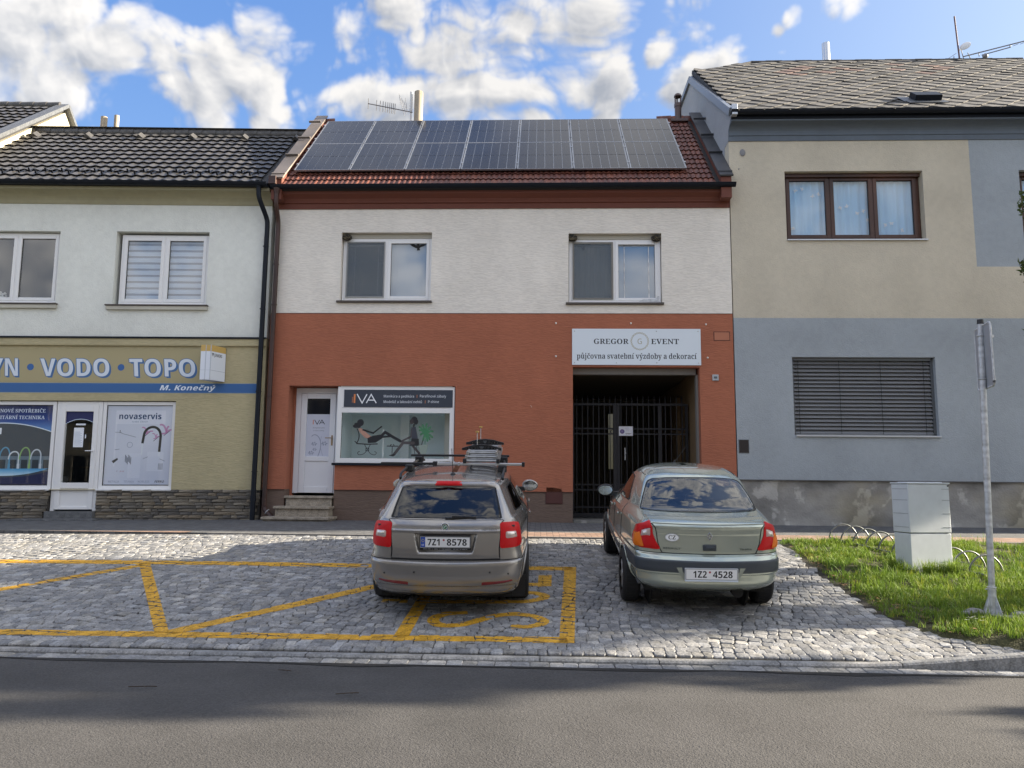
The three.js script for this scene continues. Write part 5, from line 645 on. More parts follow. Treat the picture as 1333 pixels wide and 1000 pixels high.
  { // external blind
    const q = mesh('window', [box(bl[0], bl[0] + 0.055, bl[2] + 0.03, bl[3], -0.19, -0.10), box(bl[1] - 0.055, bl[1], bl[2] + 0.03, bl[3], -0.19, -0.10), box(bl[0] + 0.055, bl[1] - 0.055, bl[3] - 0.06, bl[3], -0.20, -0.08), box(bl[0], bl[1], bl[2], bl[2] + 0.03, -0.26, -0.24)], M('blind_guide', [0.13, 0.14, 0.15], { metalness: 0.4, roughness: 0.4 }), h);
    mesh('sill', box(bl[0] + 0.02, bl[1] + 0.02, bl[2] - 0.035, bl[2] - 0.002, -0.18, 0.05, 0.004), M('light_sill'), q); mesh('pane', box(bl[0] + 0.05, bl[1] - 0.05, bl[2], bl[3], -0.27, -0.265), M('dark_glass'), q);
    const prof = [[-0.036, 0.030], [-0.030, 0.036], [-0.015, 0.022], [0.012, -0.012], [0.030, -0.032], [0.038, -0.040], [0.034, -0.046], [0.026, -0.040], [0.008, -0.018], [-0.018, 0.015], [-0.032, 0.028]], sg = boxUV(merge(profileX(prof, bl[0] + 0.06, bl[1] - 0.06))), sm2 = M('grey_blind_slat', [0.27, 0.275, 0.285], { metalness: 0.3, roughness: 0.40 });
    for (let i = 0; i < 19; i++) place(sg, sm2, 'slat', q, [0, bl[2] + 0.085 + i * 0.0815, -0.14]);
    mesh('bottom_rail', box(bl[0] + 0.06, bl[1] - 0.06, bl[2] + 0.01, bl[2] + 0.04, -0.165, -0.115, 0.004), sm2, q); mesh('ladder_cord', [0.05, 0.34, 0.63, 0.93].map((f) => box(lerp(bl[0], bl[1], f) - 0.004, lerp(bl[0], bl[1], f) + 0.004, bl[2] + 0.03, bl[3] - 0.05, -0.098, -0.094)), black, q);
  }
  mesh('vent_hatch', [box(4.125, 4.32, 1.48, 1.745, -0.02, 0.008, 0.003)], M('near_black_metal', [0.020, 0.013, 0.013], { roughness: 0.5 }), h); mesh('hatch_rim', [box(4.115, 4.33, 1.47, 1.482, -0.02, 0.012), box(4.115, 4.33, 1.743, 1.755, -0.02, 0.012), box(4.115, 4.127, 1.482, 1.743, -0.02, 0.012), box(4.318, 4.33, 1.482, 1.743, -0.02, 0.012)], M('bead_grey'), h);
  mesh('cable_outlet', [new THREE.SphereGeometry(0.07, 14, 10).scale(0.9, 1.2, 0.35).translate(4.38, 8.03, 0.012), new THREE.SphereGeometry(0.018, 8, 6).translate(4.29, 7.66, 0.0)], M('outlet_grey', [0.24, 0.24, 0.25]), h);
  // slate roof: diamonds laid on the slant
  const phi = Math.atan(0.797) * 180 / Math.PI, L = 6.42, roof = slope(h, x0, 8.845, 0.36, phi, [extr([[0, 0], [x1 - x0, 0], [x1 - x0, L], [1.9, L], [0, 5.2]], 0.10).translate(0, 0, -0.115)], M('roof_underlay'));
  const ks = [[0.14, 0.138, 0.138], [0.115, 0.113, 0.115], [0.17, 0.167, 0.165], [0.09, 0.09, 0.092], [0.155, 0.15, 0.148], [0.18, 0.115, 0.105]].map((c, i) => M('roof_slate_' + i, c, { map: T.slate, bumpMap: T.slate, bumpScale: 0.006, roughness: 0.85 }));
  const e = 0.275, mk = () => { const j = () => rr(-0.012, 0.012), P = [[0, -e + j()], [e + j(), 0], [0.03, e * 1.15], [-0.03, e * 1.15], [-e + j(), 0]]; if (R() < 0.35) P.splice(1, 0, [e * 0.45 + j(), -e * 0.45 + j()]); const t = 0.014; const q = []; const zt = (y) => 0.034 - 0.034 * (y + e) / (2.2 * e); for (let i = 0; i < P.length; i++) { const a = P[i], b = P[(i + 1) % P.length]; q.push([[a[0], a[1], zt(a[1]) - t], [b[0], b[1], zt(b[1]) - t], [b[0], b[1], zt(b[1])], [a[0], a[1], zt(a[1])]], [[0, 0, zt(0)], [a[0], a[1], zt(a[1])], [b[0], b[1], zt(b[1])], [0, 0, zt(0)]]); } return boxUV(flat(quadGeo(q))); };
  const sv = [...Array(12)].map(mk), slots = []; for (let r = 0; r * e < L + 0.1; r++) for (let c = -1; c < 30; c++) { const x = c * 2 * e + (r % 2 ? e : 0) + 0.1, y = r * e + 0.12; if (x < 0.0 || x > 6.5 + y * 0.55 || y > L - 0.05 || y + 0.22 > 5.25 + x * (L - 5.2) / 1.9) continue; slots.push([x, y]); }
  slots.sort((a, b) => a[1] - b[1]); const rest = [];
  slots.forEach(([x, y], i) => { const red = (y > 4.2 && x > 2.2 && x < 6.9 && h3(Math.round(x * 9), Math.round(y * 9), 3) < 0.33) ? 5 : Math.floor(R() * 5), g0 = sv[Math.floor(R() * 12)], g = x > e ? g0 : (() => { const c = g0.clone(), p = c.attributes.position; for (let k = 0; k < p.count; k++) p.setX(k, Math.max(p.getX(k), 0.012 - x)); return c; })(), rot = [rr(-0.02, 0.02), rr(-0.02, 0.02), rr(-0.04, 0.04)], z = 0.004 + rr(0, 0.006); if (i < 300) place(g, ks[red], 'slate', roof, [x, y, z], rot); else rest.push(g.clone().applyMatrix4(new THREE.Matrix4().makeRotationFromEuler(new THREE.Euler(...rot)).setPosition(x, y, z))); });
  if (rest.length) tag(mesh('slates', rest, ks[0], roof), null, null, null, 'stuff');
  mesh('eaves_slate', [...Array(36)].map((_, i) => box(i * 0.29, i * 0.29 + 0.282, -0.05, 0.22, 0.0, 0.014).rotateX(0.03 + rr(0, 0.02))), ks[1], roof);
  const hipA = [x0 + 0.02, 11.93, -3.85], hipB = [x0 + 0.02, 11.93, -5.55], rg = [5.98, 12.82, -4.66];
  mesh('hip_roof', quadGeo([[hipA, hipB, rg, rg]]), ks[3], h); mesh('rear_roof', quadGeo([[rg, [x1, 12.82, -4.66], [x1, 8.7, -9.9], [x0, 8.7, -9.9]], [rg, rg, [x0, 8.7, -9.9], hipB]]), ks[3], h);
  for (let i = 0; i < 7; i++) { const A = V(...hipA), B = V(...rg), a = A.clone().lerp(B, i / 7), b = A.clone().lerp(B, (i + 1.06) / 7); mesh('hip_tile', bar([a.x, a.y + 0.015 + 0.012 * (i % 2), a.z], [b.x, b.y + 0.0 + 0.012 * (i % 2), b.z], 0.05, 8), ks[4], h); }
  for (let i = 0; i < 18; i++) mesh('ridge_tile', bar([5.95 + i * 0.42, 12.82 + 0.008 * (i % 2), -4.66], [6.4 + i * 0.42, 12.82 + 0.008 * (i % 2), -4.66], 0.06, 8), ks[3], h);
  mesh('verge_flashing', [beam([x0 - 0.02, 8.80, 0.36], [x0 - 0.02, 11.88, -3.84], 0.09, 0.17), beam([x0 - 0.02, 11.90, -3.84], [x0 - 0.02, 11.90, -5.56], 0.09, 0.14)], M('blue_sheet', [0.20, 0.225, 0.265], { roughness: 0.4, metalness: 0.3 }), h);
  mesh('rear_verge', [beam([x0 - 0.03, 11.93, -5.5], [x0 - 0.03, 8.6, -10.0], 0.14, 0.24)], M('dark_verge', [0.022, 0.024, 0.026]), h);
  mesh('corner_flashing', box(x0 - 0.02, x0 + 0.10, 8.70, 8.94, 0.30, 0.46, 0.01), M('light_sill'), h);
  // roof vent hatch
  mesh('roof_vent', [box(4.10, 4.68, 0.57, 0.92, 0.03, 0.17, 0.015)], navy, roof); mesh('vent_apron', [box(3.9, 4.75, 0.36, 0.58, 0.040, 0.052), box(3.85, 4.10, 0.5, 1.0, 0.040, 0.05)], M('lead_sheet', [0.07, 0.078, 0.09], { roughness: 0.5, metalness: 0.3 }), roof);
  // chimney tops behind the ridge
  mesh('chimney', [box(7.62, 9.2, 12.2, 12.80, -5.3, -4.85), box(7.5, 9.32, 12.80, 12.87, -5.45, -4.72, 0.01)], M('chimney_slab', [0.16, 0.15, 0.14], { map: T.stain, roughness: 0.9 }), h); mesh('flue', cyl(0.105, 0.105, 0.75, 18, 8.22, 12.84, -5.0), M('steel_flue', [0.55, 0.57, 0.6], { metalness: 0.85, roughness: 0.3 }), h);
  mesh('chimney', [box(13.0, 14.2, 12.2, 12.78, -5.3, -4.85), box(12.9, 14.3, 12.78, 12.86, -5.45, -4.72, 0.01)], M('chimney_slab'), h);
  const an = thing('antenna_mast', 'tall thin rooftop mast with a small white dish on the slate roof', 'antenna', [11.78, 12.79, -4.66]), pole = M('mast_brown', [0.13, 0.07, 0.075], { roughness: 0.6 }), am = M('antenna_grey');
  mesh('mast', bar([0.05, -0.3, 0], [-0.03, 1.38, 0], 0.022), pole, an); mesh('dish', [new THREE.SphereGeometry(0.17, 18, 10, 0, 6.3, 0, 1.0).scale(1, 0.6, 1).rotateX(1.2).rotateY(-0.7).translate(0.20, 0.40, 0.05), bar([0.03, 0.36, 0], [0.2, 0.38, 0.0], 0.02)], M('mast_white'), an); mesh('stay', [bar([0.15, 0.05, 0], [0.10, 0.35, 0], 0.012), bar([0.36, 0.02, 0], [0.27, 0.27, 0], 0.012), bar([-0.35, 0.05, 0], [-0.05, 0.25, 0], 0.007), bar([-0.12, 0, 0], [-0.12, 0.16, 0], 0.012)], am, an);
  const a2 = thing('yagi_antenna', 'long thin television antenna rising to the right on the slate roof', 'antenna', [12.2, 12.79, -4.66]); mesh('boom', [bar([-0.28, 0.15, 0], [1.75, 0.68, 0], 0.018), bar([0.24, 0.19, 0], [1.05, 0.42, 0], 0.016), bar([1.03, 0.41, 0], [1.05, 0.48, 0], 0.016), bar([0.16, 0.15, 0], [0.16, 0.28, 0], 0.012)], am, a2); mesh('bracket', [new THREE.SphereGeometry(0.075, 12, 8).translate(0.33, 0.16, 0), bar([0.33, 0.15, 0], [0.28, -0.1, 0], 0.02)], am, a2); mesh('element', [1.2, 1.4, 1.6].map((x) => bar([x, 0.50 + (x - 1.1) * 0.27, -0.12], [x, 0.42 + (x - 1.1) * 0.27, 0.12], 0.007, 5)), am, a2);
}
// ================================================================== street furniture
{
  const c = thing('utility_cabinet', 'pale grey utility cabinet standing in the grass beside the bicycle rack', 'cabinet', [4.90, -0.33, 5.98], 0.19), pc = M('cabinet_grey', [0.66, 0.70, 0.75], { roughness: 0.5, map: T.plaster });
  mesh('base', [box(-0.285, 0.285, -0.2, 0.545, -0.16, 0.16, 0.008)], pc, c); mesh('body', box(-0.29, 0.29, 0.553, 1.165, -0.165, 0.165, 0.010), pc, c); mesh('gap', box(-0.275, 0.275, 0.54, 0.56, -0.15, 0.15), M('gap_grey', [0.06, 0.065, 0.07]), c);
  mesh('roof_cap', [box(-0.30, 0.30, 1.168, 1.185, -0.175, 0.175, 0.006), box(-0.21, 0.21, 1.183, 1.192, -0.14, 0.15, 0.004)], pc, c);
  mesh('rib', [0.62, 0.79, 0.96, 1.10].flatMap((y) => [box(0.18, 0.2925, y, y + 0.006, 0.155, 0.168), box(-0.2925, -0.288, y, y + 0.006, -0.14, 0.15)]), M('rib_grey', [0.28, 0.30, 0.33]), c); mesh('lock', new THREE.CylinderGeometry(0.010, 0.010, 0.01, 12).rotateX(Math.PI / 2).translate(0.272, 1.145, 0.168), black, c);

  const p = thing('sign_post', 'galvanised sign post with a sign plate seen nearly edge-on', 'sign post', [4.565, -0.475, 8.04]);
  p.rotation.z = 0.026 * -1 + 0.0;
  mesh('post', [cyl(0.031, 0.031, 2.98, 22, 0, 0.02, 0)], galv, p); mesh('post_cap', cyl(0.033, 0.030, 0.05, 20, 0, 2.985, 0), black, p);
  mesh('foot', [cyl(0.115, 0.115, 0.014, 28, 0, -0.005, 0), cyl(0.038, 0.038, 0.27, 20, 0, 0, 0), new THREE.TorusGeometry(0.039, 0.006, 8, 20).rotateX(Math.PI / 2).translate(0, 0.27, 0), ...[0, 1, 2, 3].map((k) => extr([[0.033, 0.005], [0.105, 0.005], [0.105, 0.02], [0.036, 0.20]], 0.007).translate(0, 0, -0.0035).rotateY(k * Math.PI / 2 + 0.4)), ...[0, 1, 2, 3].map((k) => cyl(0.011, 0.011, 0.03, 6, 0.09 * Math.cos(k * 1.571 + 1.2), 0.008, 0.09 * Math.sin(k * 1.571 + 1.2)))], galv, p); mesh('set_screw', [cyl(0.008, 0.008, 0.03, 6).rotateZ(Math.PI / 2).translate(-0.035, 0.25, 0.0)], galv, p);
  const plate = new THREE.Shape(), a = 0.25, bb = 0.33, r = 0.05; plate.moveTo(-a + r, -bb); plate.lineTo(a - r, -bb); plate.quadraticCurveTo(a, -bb, a, -bb + r); plate.lineTo(a, bb - r); plate.quadraticCurveTo(a, bb, a - r, bb); plate.lineTo(-a + r, bb); plate.quadraticCurveTo(-a, bb, -a, bb - r); plate.lineTo(-a, -bb + r); plate.quadraticCurveTo(-a, -bb, -a + r, -bb);
  const sp = thing('traffic_sign', 'grey back of a rounded sign plate turned sideways on the post', 'sign', [4.665, 2.16, 8.03], -1.80); mesh('plate', new THREE.ExtrudeGeometry(plate, { depth: 0.002, bevelEnabled: true, bevelSize: 0.004, bevelThickness: 0.004, bevelSegments: 2 }).scale(1.0, 1, 1), M('sign_back', [0.36, 0.38, 0.41], { roughness: 0.5, metalness: 0.4 }), sp); mesh('rim', (() => { const pts = plate.getPoints(10).map((q) => V(q.x, q.y, 0.0)); return new THREE.TubeGeometry(new THREE.CatmullRomCurve3(pts, true, 'catmullrom', 0.1), 120, 0.012, 6, true); })(), galv, sp); mesh('back_rail', [box(-0.2, 0.2, 0.22, 0.25, -0.03, -0.004), box(-0.2, 0.2, -0.26, -0.23, -0.03, -0.004)], galv, sp);
  mesh('clamp', [2.86, 2.40].flatMap((y) => [new THREE.TorusGeometry(0.034, 0.008, 8, 22).rotateX(Math.PI / 2).translate(0, y, 0), box(0.03, 0.13, y - 0.014, y + 0.014, -0.02, 0.012, 0.003)]), galv, p);
  const st = []; for (const [x, z, s] of [[-0.17, -0.02, 0.09], [-0.02, 0.2, 0.07], [0.07, 0.22, 0.06], [0.2, 0.1, 0.08], [-0.27, 0.02, 0.06]]) { const g = new THREE.SphereGeometry(s, 10, 7), q = g.attributes.position; for (let i = 0; i < q.count; i++) { const k = 0.8 + 0.45 * fbm3(q.getX(i) * 14 + x * 9, q.getY(i) * 14, q.getZ(i) * 14 + z * 9, 2); q.setXYZ(i, q.getX(i) * k, q.getY(i) * k * 0.45, q.getZ(i) * k); } g.computeVertexNormals(); st.push([x, z, g]); }
  st.forEach(([x, z, g], i) => { const t = thing('stone', ['grey concrete lump left of the sign post foot', 'pale stone in front of the sign post foot', 'smaller pale stone just right of centre before the post foot', 'grey stone half sunk right of the post foot', 'flat grey stone farthest left of the post foot'][i], 'stone', [4.565 + x, lawnY(4.565 + x, 8.04 + z) + 0.012, 8.04 + z]); mesh('lump', g, M('pale_stone', [0.40, 0.39, 0.37], { map: T.granite, bumpMap: T.graniteB, bumpScale: 0.01 }), t); });
  // spiral bicycle rack
  const rk = thing('bicycle_rack', 'low spiral bicycle rack of dark steel hoops in the grass behind the cabinet', 'bicycle rack'), steel = M('dark_galvanised', [0.13, 0.14, 0.14], { roughness: 0.4, metalness: 0.6 });
  const A = V(4.62, 0, 3.98), B = V(5.62, 0, 6.35), D = B.clone().sub(A), perp = V(0.86, 0, -0.36).normalize(), pts = [], turns = 11;
  for (let i = 0; i <= turns * 20; i++) { const t = i / (turns * 20), a = t * turns * 2 * Math.PI, q = A.clone().addScaledVector(D, t); q.addScaledVector(perp, -0.22 * Math.cos(a)); q.y = lawnY(q.x, q.z) + 0.02 + 0.205 * Math.sin(a); pts.push(q); }
  mesh('spiral', new THREE.TubeGeometry(new THREE.CatmullRomCurve3(pts), turns * 36, 0.0115, 8), steel, rk); for (const s of [-1, 1]) mesh('rail', bar([A.x + perp.x * 0.22 * s, lawnY(A.x, A.z) + 0.02, A.z + perp.z * 0.22 * s], [B.x + perp.x * 0.22 * s, lawnY(B.x, B.z) + 0.02, B.z + perp.z * 0.22 * s], 0.014), steel, rk);
}
{ // twigs on the asphalt
  const tm = M('dry_twig', [0.06, 0.045, 0.035], { roughness: 1 });
  [[-2.85, 10.55, 0.1, 'short dark twig lying on the asphalt, leftmost of three'], [-1.35, 10.62, 0.25, 'longer dark twig lying on the asphalt in front of the yellow letters'], [-2.0, 10.0, -0.3, 'tiny twig on the shaded asphalt close to the kerb']].forEach(([x, z, a, label], i) => { const t = thing('twig', label, 'twig', [x, -0.688, z], a); mesh('stick', [tube([[-0.1 + i * 0.02, 0.003, 0], [-0.03, 0.006, 0.008], [0.04, 0.004, -0.006], [0.1 - i * 0.02, 0.004, 0.004]], 0.004, 12, 5), bar([0.0, 0.005, 0], [0.04, 0.008, 0.03], 0.0025, 5)], tm, t); });
}
// ================================================================== across the street and outside the frame: what the windows mirror and what throws the shade
{
  const house = (x0, x1, H, col, roofC, label, rows) => { const h = thing('street_house', label, 'house', [0, -0.58, 0]), z = 22.0, wm = stucco('opposite_' + rows[0], col); mesh('wall', [box(x0, x1, -0.3, H, z, z + 9)], wm, h); const ev = H + 3.6; mesh('roof', [quadGeo([[[x0, H, z - 0.4], [x1, H, z - 0.4], [x1, ev, z + 4.5], [x0, ev, z + 4.5]], [[x0, H, z + 9.4], [x1, H, z + 9.4], [x1, ev, z + 4.5], [x0, ev, z + 4.5]], [[x0, H, z - 0.4], [x0, H, z + 9.4], [x0, ev, z + 4.5], [x0, ev, z + 4.5]], [[x1, H, z - 0.4], [x1, H, z + 9.4], [x1, ev, z + 4.5], [x1, ev, z + 4.5]]])], M('opposite_roof_' + rows[0], roofC, { map: T.slate }), h);
    for (const y of rows[1]) for (let x = x0 + 1.2; x + 1.4 < x1; x += 2.7) { const w = mesh('window', [box(x, x + 1.5, y, y + 0.08, z - 0.05, z + 0.02), box(x, x + 1.5, y + 1.42, y + 1.5, z - 0.05, z + 0.02), box(x, x + 0.08, y + 0.08, y + 1.42, z - 0.05, z + 0.02), box(x + 1.42, x + 1.5, y + 0.08, y + 1.42, z - 0.05, z + 0.02), box(x + 0.71, x + 0.79, y + 0.08, y + 1.42, z - 0.05, z + 0.02)], M('opposite_frames', [0.30, 0.28, 0.25]), h); mesh('pane', box(x + 0.08, x + 1.42, y + 0.08, y + 1.42, z - 0.012, z - 0.006), M('dark_glass'), w); } };
  house(-24, -10.2, 6.6, [0.5, 0.47, 0.38], [0.2, 0.08, 0.06], 'beige house across the street behind the viewer, to the far left', ['a', [1.1, 4.2]]);
  house(-10.1, 3.2, 5.4, [0.42, 0.44, 0.45], [0.07, 0.07, 0.075], 'grey house directly across the street behind the viewer', ['b', [1.0, 3.6]]);
  house(5.0, 19, 6.2, [0.62, 0.55, 0.42], [0.24, 0.1, 0.07], 'warm cream house across the street behind the viewer, to the right', ['c', [1.1, 4.0]]);
  const nb = thing('end_house', 'taller plain house of the row, beyond the right picture edge', 'house'); mesh('wall', box(14.55, 25, -0.4, 9.6, -9.6, 0.0), stucco('cream_stucco'), nb); mesh('roof', quadGeo([[[14.5, 9.6, 0.4], [25, 9.6, 0.4], [25, 13.2, -4.8], [14.5, 13.2, -4.8]], [[14.5, 9.6, -10], [25, 9.6, -10], [25, 13.2, -4.8], [14.5, 13.2, -4.8]], [[14.5, 9.6, 0.4], [14.5, 13.2, -4.8], [14.5, 9.6, -10], [14.5, 9.6, 0.4]], [[25, 9.6, 0.4], [25, 13.2, -4.8], [25, 9.6, -10], [25, 9.6, 0.4]]]), M('opposite_roof_c'), nb); mesh('window', [1.2, 4.6, 7.2].flatMap((y) => [15.6, 18.6, 21.6].map((x) => box(x, x + 1.5, y, y + 1.4, -0.02, 0.03))), white, nb);

  const bark = M('tree_bark', [0.085, 0.068, 0.052], { map: T.patch, bumpMap: T.patch, bumpScale: 0.03, roughness: 1 }), leaf = M('tree_leaf', [0.075, 0.115, 0.028], { phys: 1, transmission: 0.4, thickness: 0, roughness: 0.75, ior: 1.35 });
  const tree = (x, z, trunkH, clumps, label, leaves, ls = 0.055) => {
    const t = thing('street_tree', label, 'tree', [x, gy(x, z), z]), limbs = [tube([[0, -0.1, 0], [0.04, trunkH * 0.5, 0.03], [-0.03, trunkH, 0]], 0.13, 10, 10)];
    for (const [cx, cy, cz, r] of clumps) limbs.push(tube([[-0.02, trunkH * 0.85, 0], [cx * 0.35, lerp(trunkH, cy, 0.5), cz * 0.35], [cx, cy, cz]], 0.045, 10, 6));
    mesh('trunk', limbs, bark, t);
    const lg = quadGeo([[[0, 0, 0], [ls * 0.55, ls * 0.9, 0.012], [0, ls * 2.1, 0], [-ls * 0.55, ls * 0.9, 0.012]]]), vol = clumps.reduce((s, c) => s + c[3] ** 2, 0), list = [];
    for (const [cx, cy, cz, r] of clumps) { const n = Math.round(leaves * r * r / vol); const subs = [...Array(Math.round(10 + r * 14))].map(() => { const v = V(R() - 0.5, R() - 0.5, R() - 0.5).normalize().multiplyScalar(r * (0.35 + 0.65 * Math.cbrt(R()))); v.y *= 0.75; return [v, r * rr(0.16, 0.34)]; }); for (let i = 0; i < n; i++) { const [v, s] = subs[Math.floor(R() * subs.length)], w = V(R() - 0.5, R() - 0.5, R() - 0.5).normalize().multiplyScalar(s * Math.cbrt(R())); list.push([cx + v.x + w.x, cy + v.y + w.y, cz + v.z + w.z]); } }
    const im = new THREE.InstancedMesh(boxUV(flat(lg)), leaf, list.length), q = new THREE.Object3D(), col = new THREE.Color(); list.forEach((p, i) => { q.position.set(...p); q.rotation.set(rr(-1.4, 1.4), R() * 6.28, rr(-1.4, 1.4)); q.scale.setScalar(rr(0.7, 1.3)); q.updateMatrix(); im.setMatrixAt(i, q.matrix); const k = rr(0.65, 1.3); col.setRGB(k * rr(0.9, 1.25), k, k * 0.9); im.setColorAt(i, col); }); im.name = 'crown'; im.castShadow = im.receiveShadow = true; im.userData.kind = 'stuff'; t.add(im);
  };
  TREES(tree);
}
function TREES(tree) {
  tree(16.0, 6.2, 2.4, [[0, 5.4, -2.0, 1.2], [0.3, 5.3, -0.4, 1.3], [-0.3, 6.8, -1.1, 1.4], [0.2, 6.7, 0.6, 1.4], [0, 8.1, 0.2, 1.3], [0.2, 5.4, 1.2, 1.2], [-0.2, 8.8, 1.6, 1.0], [0, 7.6, 2.0, 1.1], [0, 6.2, 2.1, 1.0], [0.1, 9.3, 2.2, 0.7]], 'leafy street tree on the lawn, outside the right picture edge', 46000, 0.085);
  tree(13.2, 8.9, 1.6, [[0, 2.9, 0.9, 0.55], [0.2, 3.1, 1.9, 0.55], [-0.2, 2.6, 2.5, 0.55], [0, 2.4, 1.5, 0.5], [0.1, 3.6, -0.5, 0.5], [0.1, 2.7, -0.6, 0.4], [0.1, 3.1, 2.7, 0.55], [0.1, 3.5, 3.3, 0.5], [0, 2.5, 3.5, 0.5], [0, 3.9, 2.6, 0.5], [0.1, 2.2, 2.9, 0.4]], 'small low tree on the road edge, outside the right picture edge', 8000, 0.06);
  tree(9.4, 7.6, 2.4, [[-3.6, 4.6, -0.1, 0.28], [-3.15, 4.75, -0.1, 0.36], [-3.75, 3.72, -0.1, 0.2], [-3.3, 3.6, -0.1, 0.26], [-3.75, 3.0, -0.1, 0.16], [-1.6, 4.4, 0, 0.5], [0.1, 4.6, 0.2, 0.7], [0.4, 3.8, -0.3, 0.5]], 'young tree whose branch tips reach into the right picture edge', 8000, 0.032);
}
// ================================================================== cars
// A body is a stack of half outlines seen from above (rear centre, corner, flank, corner, front centre); S(u, t) is a point of it, u < 0 is the other side.
function makeBody(levels) {
  const N = [0, 10, 22, 52, 60, 68], T1 = levels.length - 1, keys = ['y', 'W', 'zr', 'zf', 'Rr', 'cr', 'tr', 'Rf', 'cf', 'tf', 's', 'a'];
  const L0 = levels.map((l) => ({ Rr: 0.28, cr: 0.08, tr: 0.07, Rf: 0.5, cf: 0.12, tf: 0.10, s: 0, a: 0, ...l }));
  const at = (t) => { t = clamp(t, 0, T1); const i = Math.min(T1 - 1, Math.floor(t)), f = t - i, r = {}; for (const k of keys) { const p1 = L0[i][k], p2 = L0[i + 1][k], m = (a, b, c) => ((b - a) * (c - b) <= 0 ? 0 : 2 * (b - a) * (c - b) / (c - a)); const d1 = i > 0 ? m(L0[i - 1][k], p1, p2) : p2 - p1, d2 = i + 2 <= T1 ? m(p1, p2, L0[i + 2][k]) : p2 - p1; const f2 = f * f, f3 = f2 * f; r[k] = p1 * (2 * f3 - 3 * f2 + 1) + d1 * (f3 - 2 * f2 + f) + p2 * (-2 * f3 + 3 * f2) + d2 * (f3 - f2); } return r; };
  const S = (u, t) => {
    const m = u < 0 ? -1 : 1; u = Math.abs(u); const l = at(t), Wr = Math.max(0.001, l.W - l.tr), Wf = Math.max(0.001, l.W - l.tf), Rr = Math.min(l.Rr, Wr * 0.9), Rf = Math.min(l.Rf, Wf * 0.9), xc = Wr - Rr, xf = Wf - Rf;
    const zc = l.zr - l.cr * (xc / Wr) ** 2, zq = l.zf + l.cf * (xf / Wf) ** 2, za = zc - Rr * 0.75, zb = zq + Rf * 0.9; let x, z;
    if (u <= N[1]) { x = xc * u / N[1]; z = l.zr - l.cr * (x / Wr) ** 2; }
    else if (u <= N[2]) { const a = (u - N[1]) / (N[2] - N[1]) * Math.PI / 2, c = Math.sin(a) ** 0.86, d = 1 - Math.max(0, Math.cos(a)) ** 0.86; x = xc + Rr * c; z = lerp(zc, za, d); const sl = -2 * l.cr * xc / (Wr * Wr); z += sl * (x - xc) * (1 - d) * 0.7; }
    else if (u <= N[3]) { const v = (u - N[2]) / (N[3] - N[2]); x = l.W - l.tr * Math.max(0, 1 - v / 0.42) ** 2 - l.tf * Math.max(0, (v - 0.62) / 0.38) ** 2; z = lerp(za, zb, v); }
    else if (u <= N[4]) { const a = (u - N[3]) / (N[4] - N[3]) * Math.PI / 2; x = xf + Rf * Math.cos(a); z = lerp(zb, zq, Math.sin(a)); }
    else { x = xf * (1 - (u - N[4]) / (N[5] - N[4])); z = l.zf + l.cf * (x / Wf) ** 2; }
    return V(m * x, l.y + l.s * z + l.a * (x / Math.max(0.1, l.W)) ** 2, z);
  };
  const normal = (u, t) => { const e = 0.05, f = 0.02, a = S(u + e, t).sub(S(u - e, t)), b = S(u, Math.min(T1, t + f)).sub(S(u, Math.max(0, t - f))); return a.cross(b).normalize().multiplyScalar(1); };
  const sub = 4, GU = N[5], GT = T1 * sub, grid = []; for (let i = 0; i <= GU; i++) { grid.push([]); for (let j = 0; j <= GT; j++) grid[i].push(S(i, j / sub)); }
  const find = (fx, lo, hi, t0, t1, sign) => { let best = 1e9, U = 0, TT = 0; for (let i = lo; i <= hi; i++) for (let j = 0; j <= GT; j++) { if (j / sub < t0 || j / sub > t1) continue; const d = fx(grid[i][j]); if (d < best) { best = d; U = i; TT = j / sub; } } let st = 0.5, tt = 0.125; for (let k = 0; k < 60; k++) { let moved = false; for (const [a, b] of [[st, 0], [-st, 0], [0, tt], [0, -tt]]) { const u2 = clamp(U + a, lo, hi), t2 = clamp(TT + b, t0, t1), d = fx(S(u2, t2)); if (d < best - 1e-12) { best = d; U = u2; TT = t2; moved = true; } } if (!moved) { st *= 0.6; tt *= 0.6; } } return [sign * U, TT]; };
  const rear = (x, y, t0 = 0, t1 = T1) => find((p) => (p.x - Math.abs(x)) ** 2 + (p.y - y) ** 2, 0, N[2] + 4, t0, t1, x < 0 ? -1 : 1);
  const side = (z, y, m, t0 = 0, t1 = T1) => find((p) => (p.z - z) ** 2 + (p.y - y) ** 2, N[1], N[3] + 4, t0, t1, m);
  const deck = (x, z, t0 = 0, t1 = T1) => find((p) => (p.x - Math.abs(x)) ** 2 + (p.z - z) ** 2, 0, N[3], t0, t1, x < 0 ? -1 : 1);
  return { S, normal, rear, side, deck, N, T1, at };
}
const round2 = (pts, r = 0.25, n = 4) => { const out = []; const c = pts.length; for (let i = 0; i < c; i++) { const p = pts[(i + c - 1) % c], a = pts[i], q = pts[(i + 1) % c], A = [lerp(a[0], p[0], r), lerp(a[1], p[1], r)], B = [lerp(a[0], q[0], r), lerp(a[1], q[1], r)]; for (let k = 0; k <= n; k++) { const t = k / n; out.push([(1 - t) ** 2 * A[0] + 2 * t * (1 - t) * a[0] + t * t * B[0], (1 - t) ** 2 * A[1] + 2 * t * (1 - t) * a[1] + t * t * B[1]]); } } return out; };
const dense = (pts, n = 5) => pts.flatMap((a, i) => { const b = pts[(i + 1) % pts.length]; return [...Array(n)].map((_, k) => [lerp(a[0], b[0], k / n), lerp(a[1], b[1], k / n)]); });
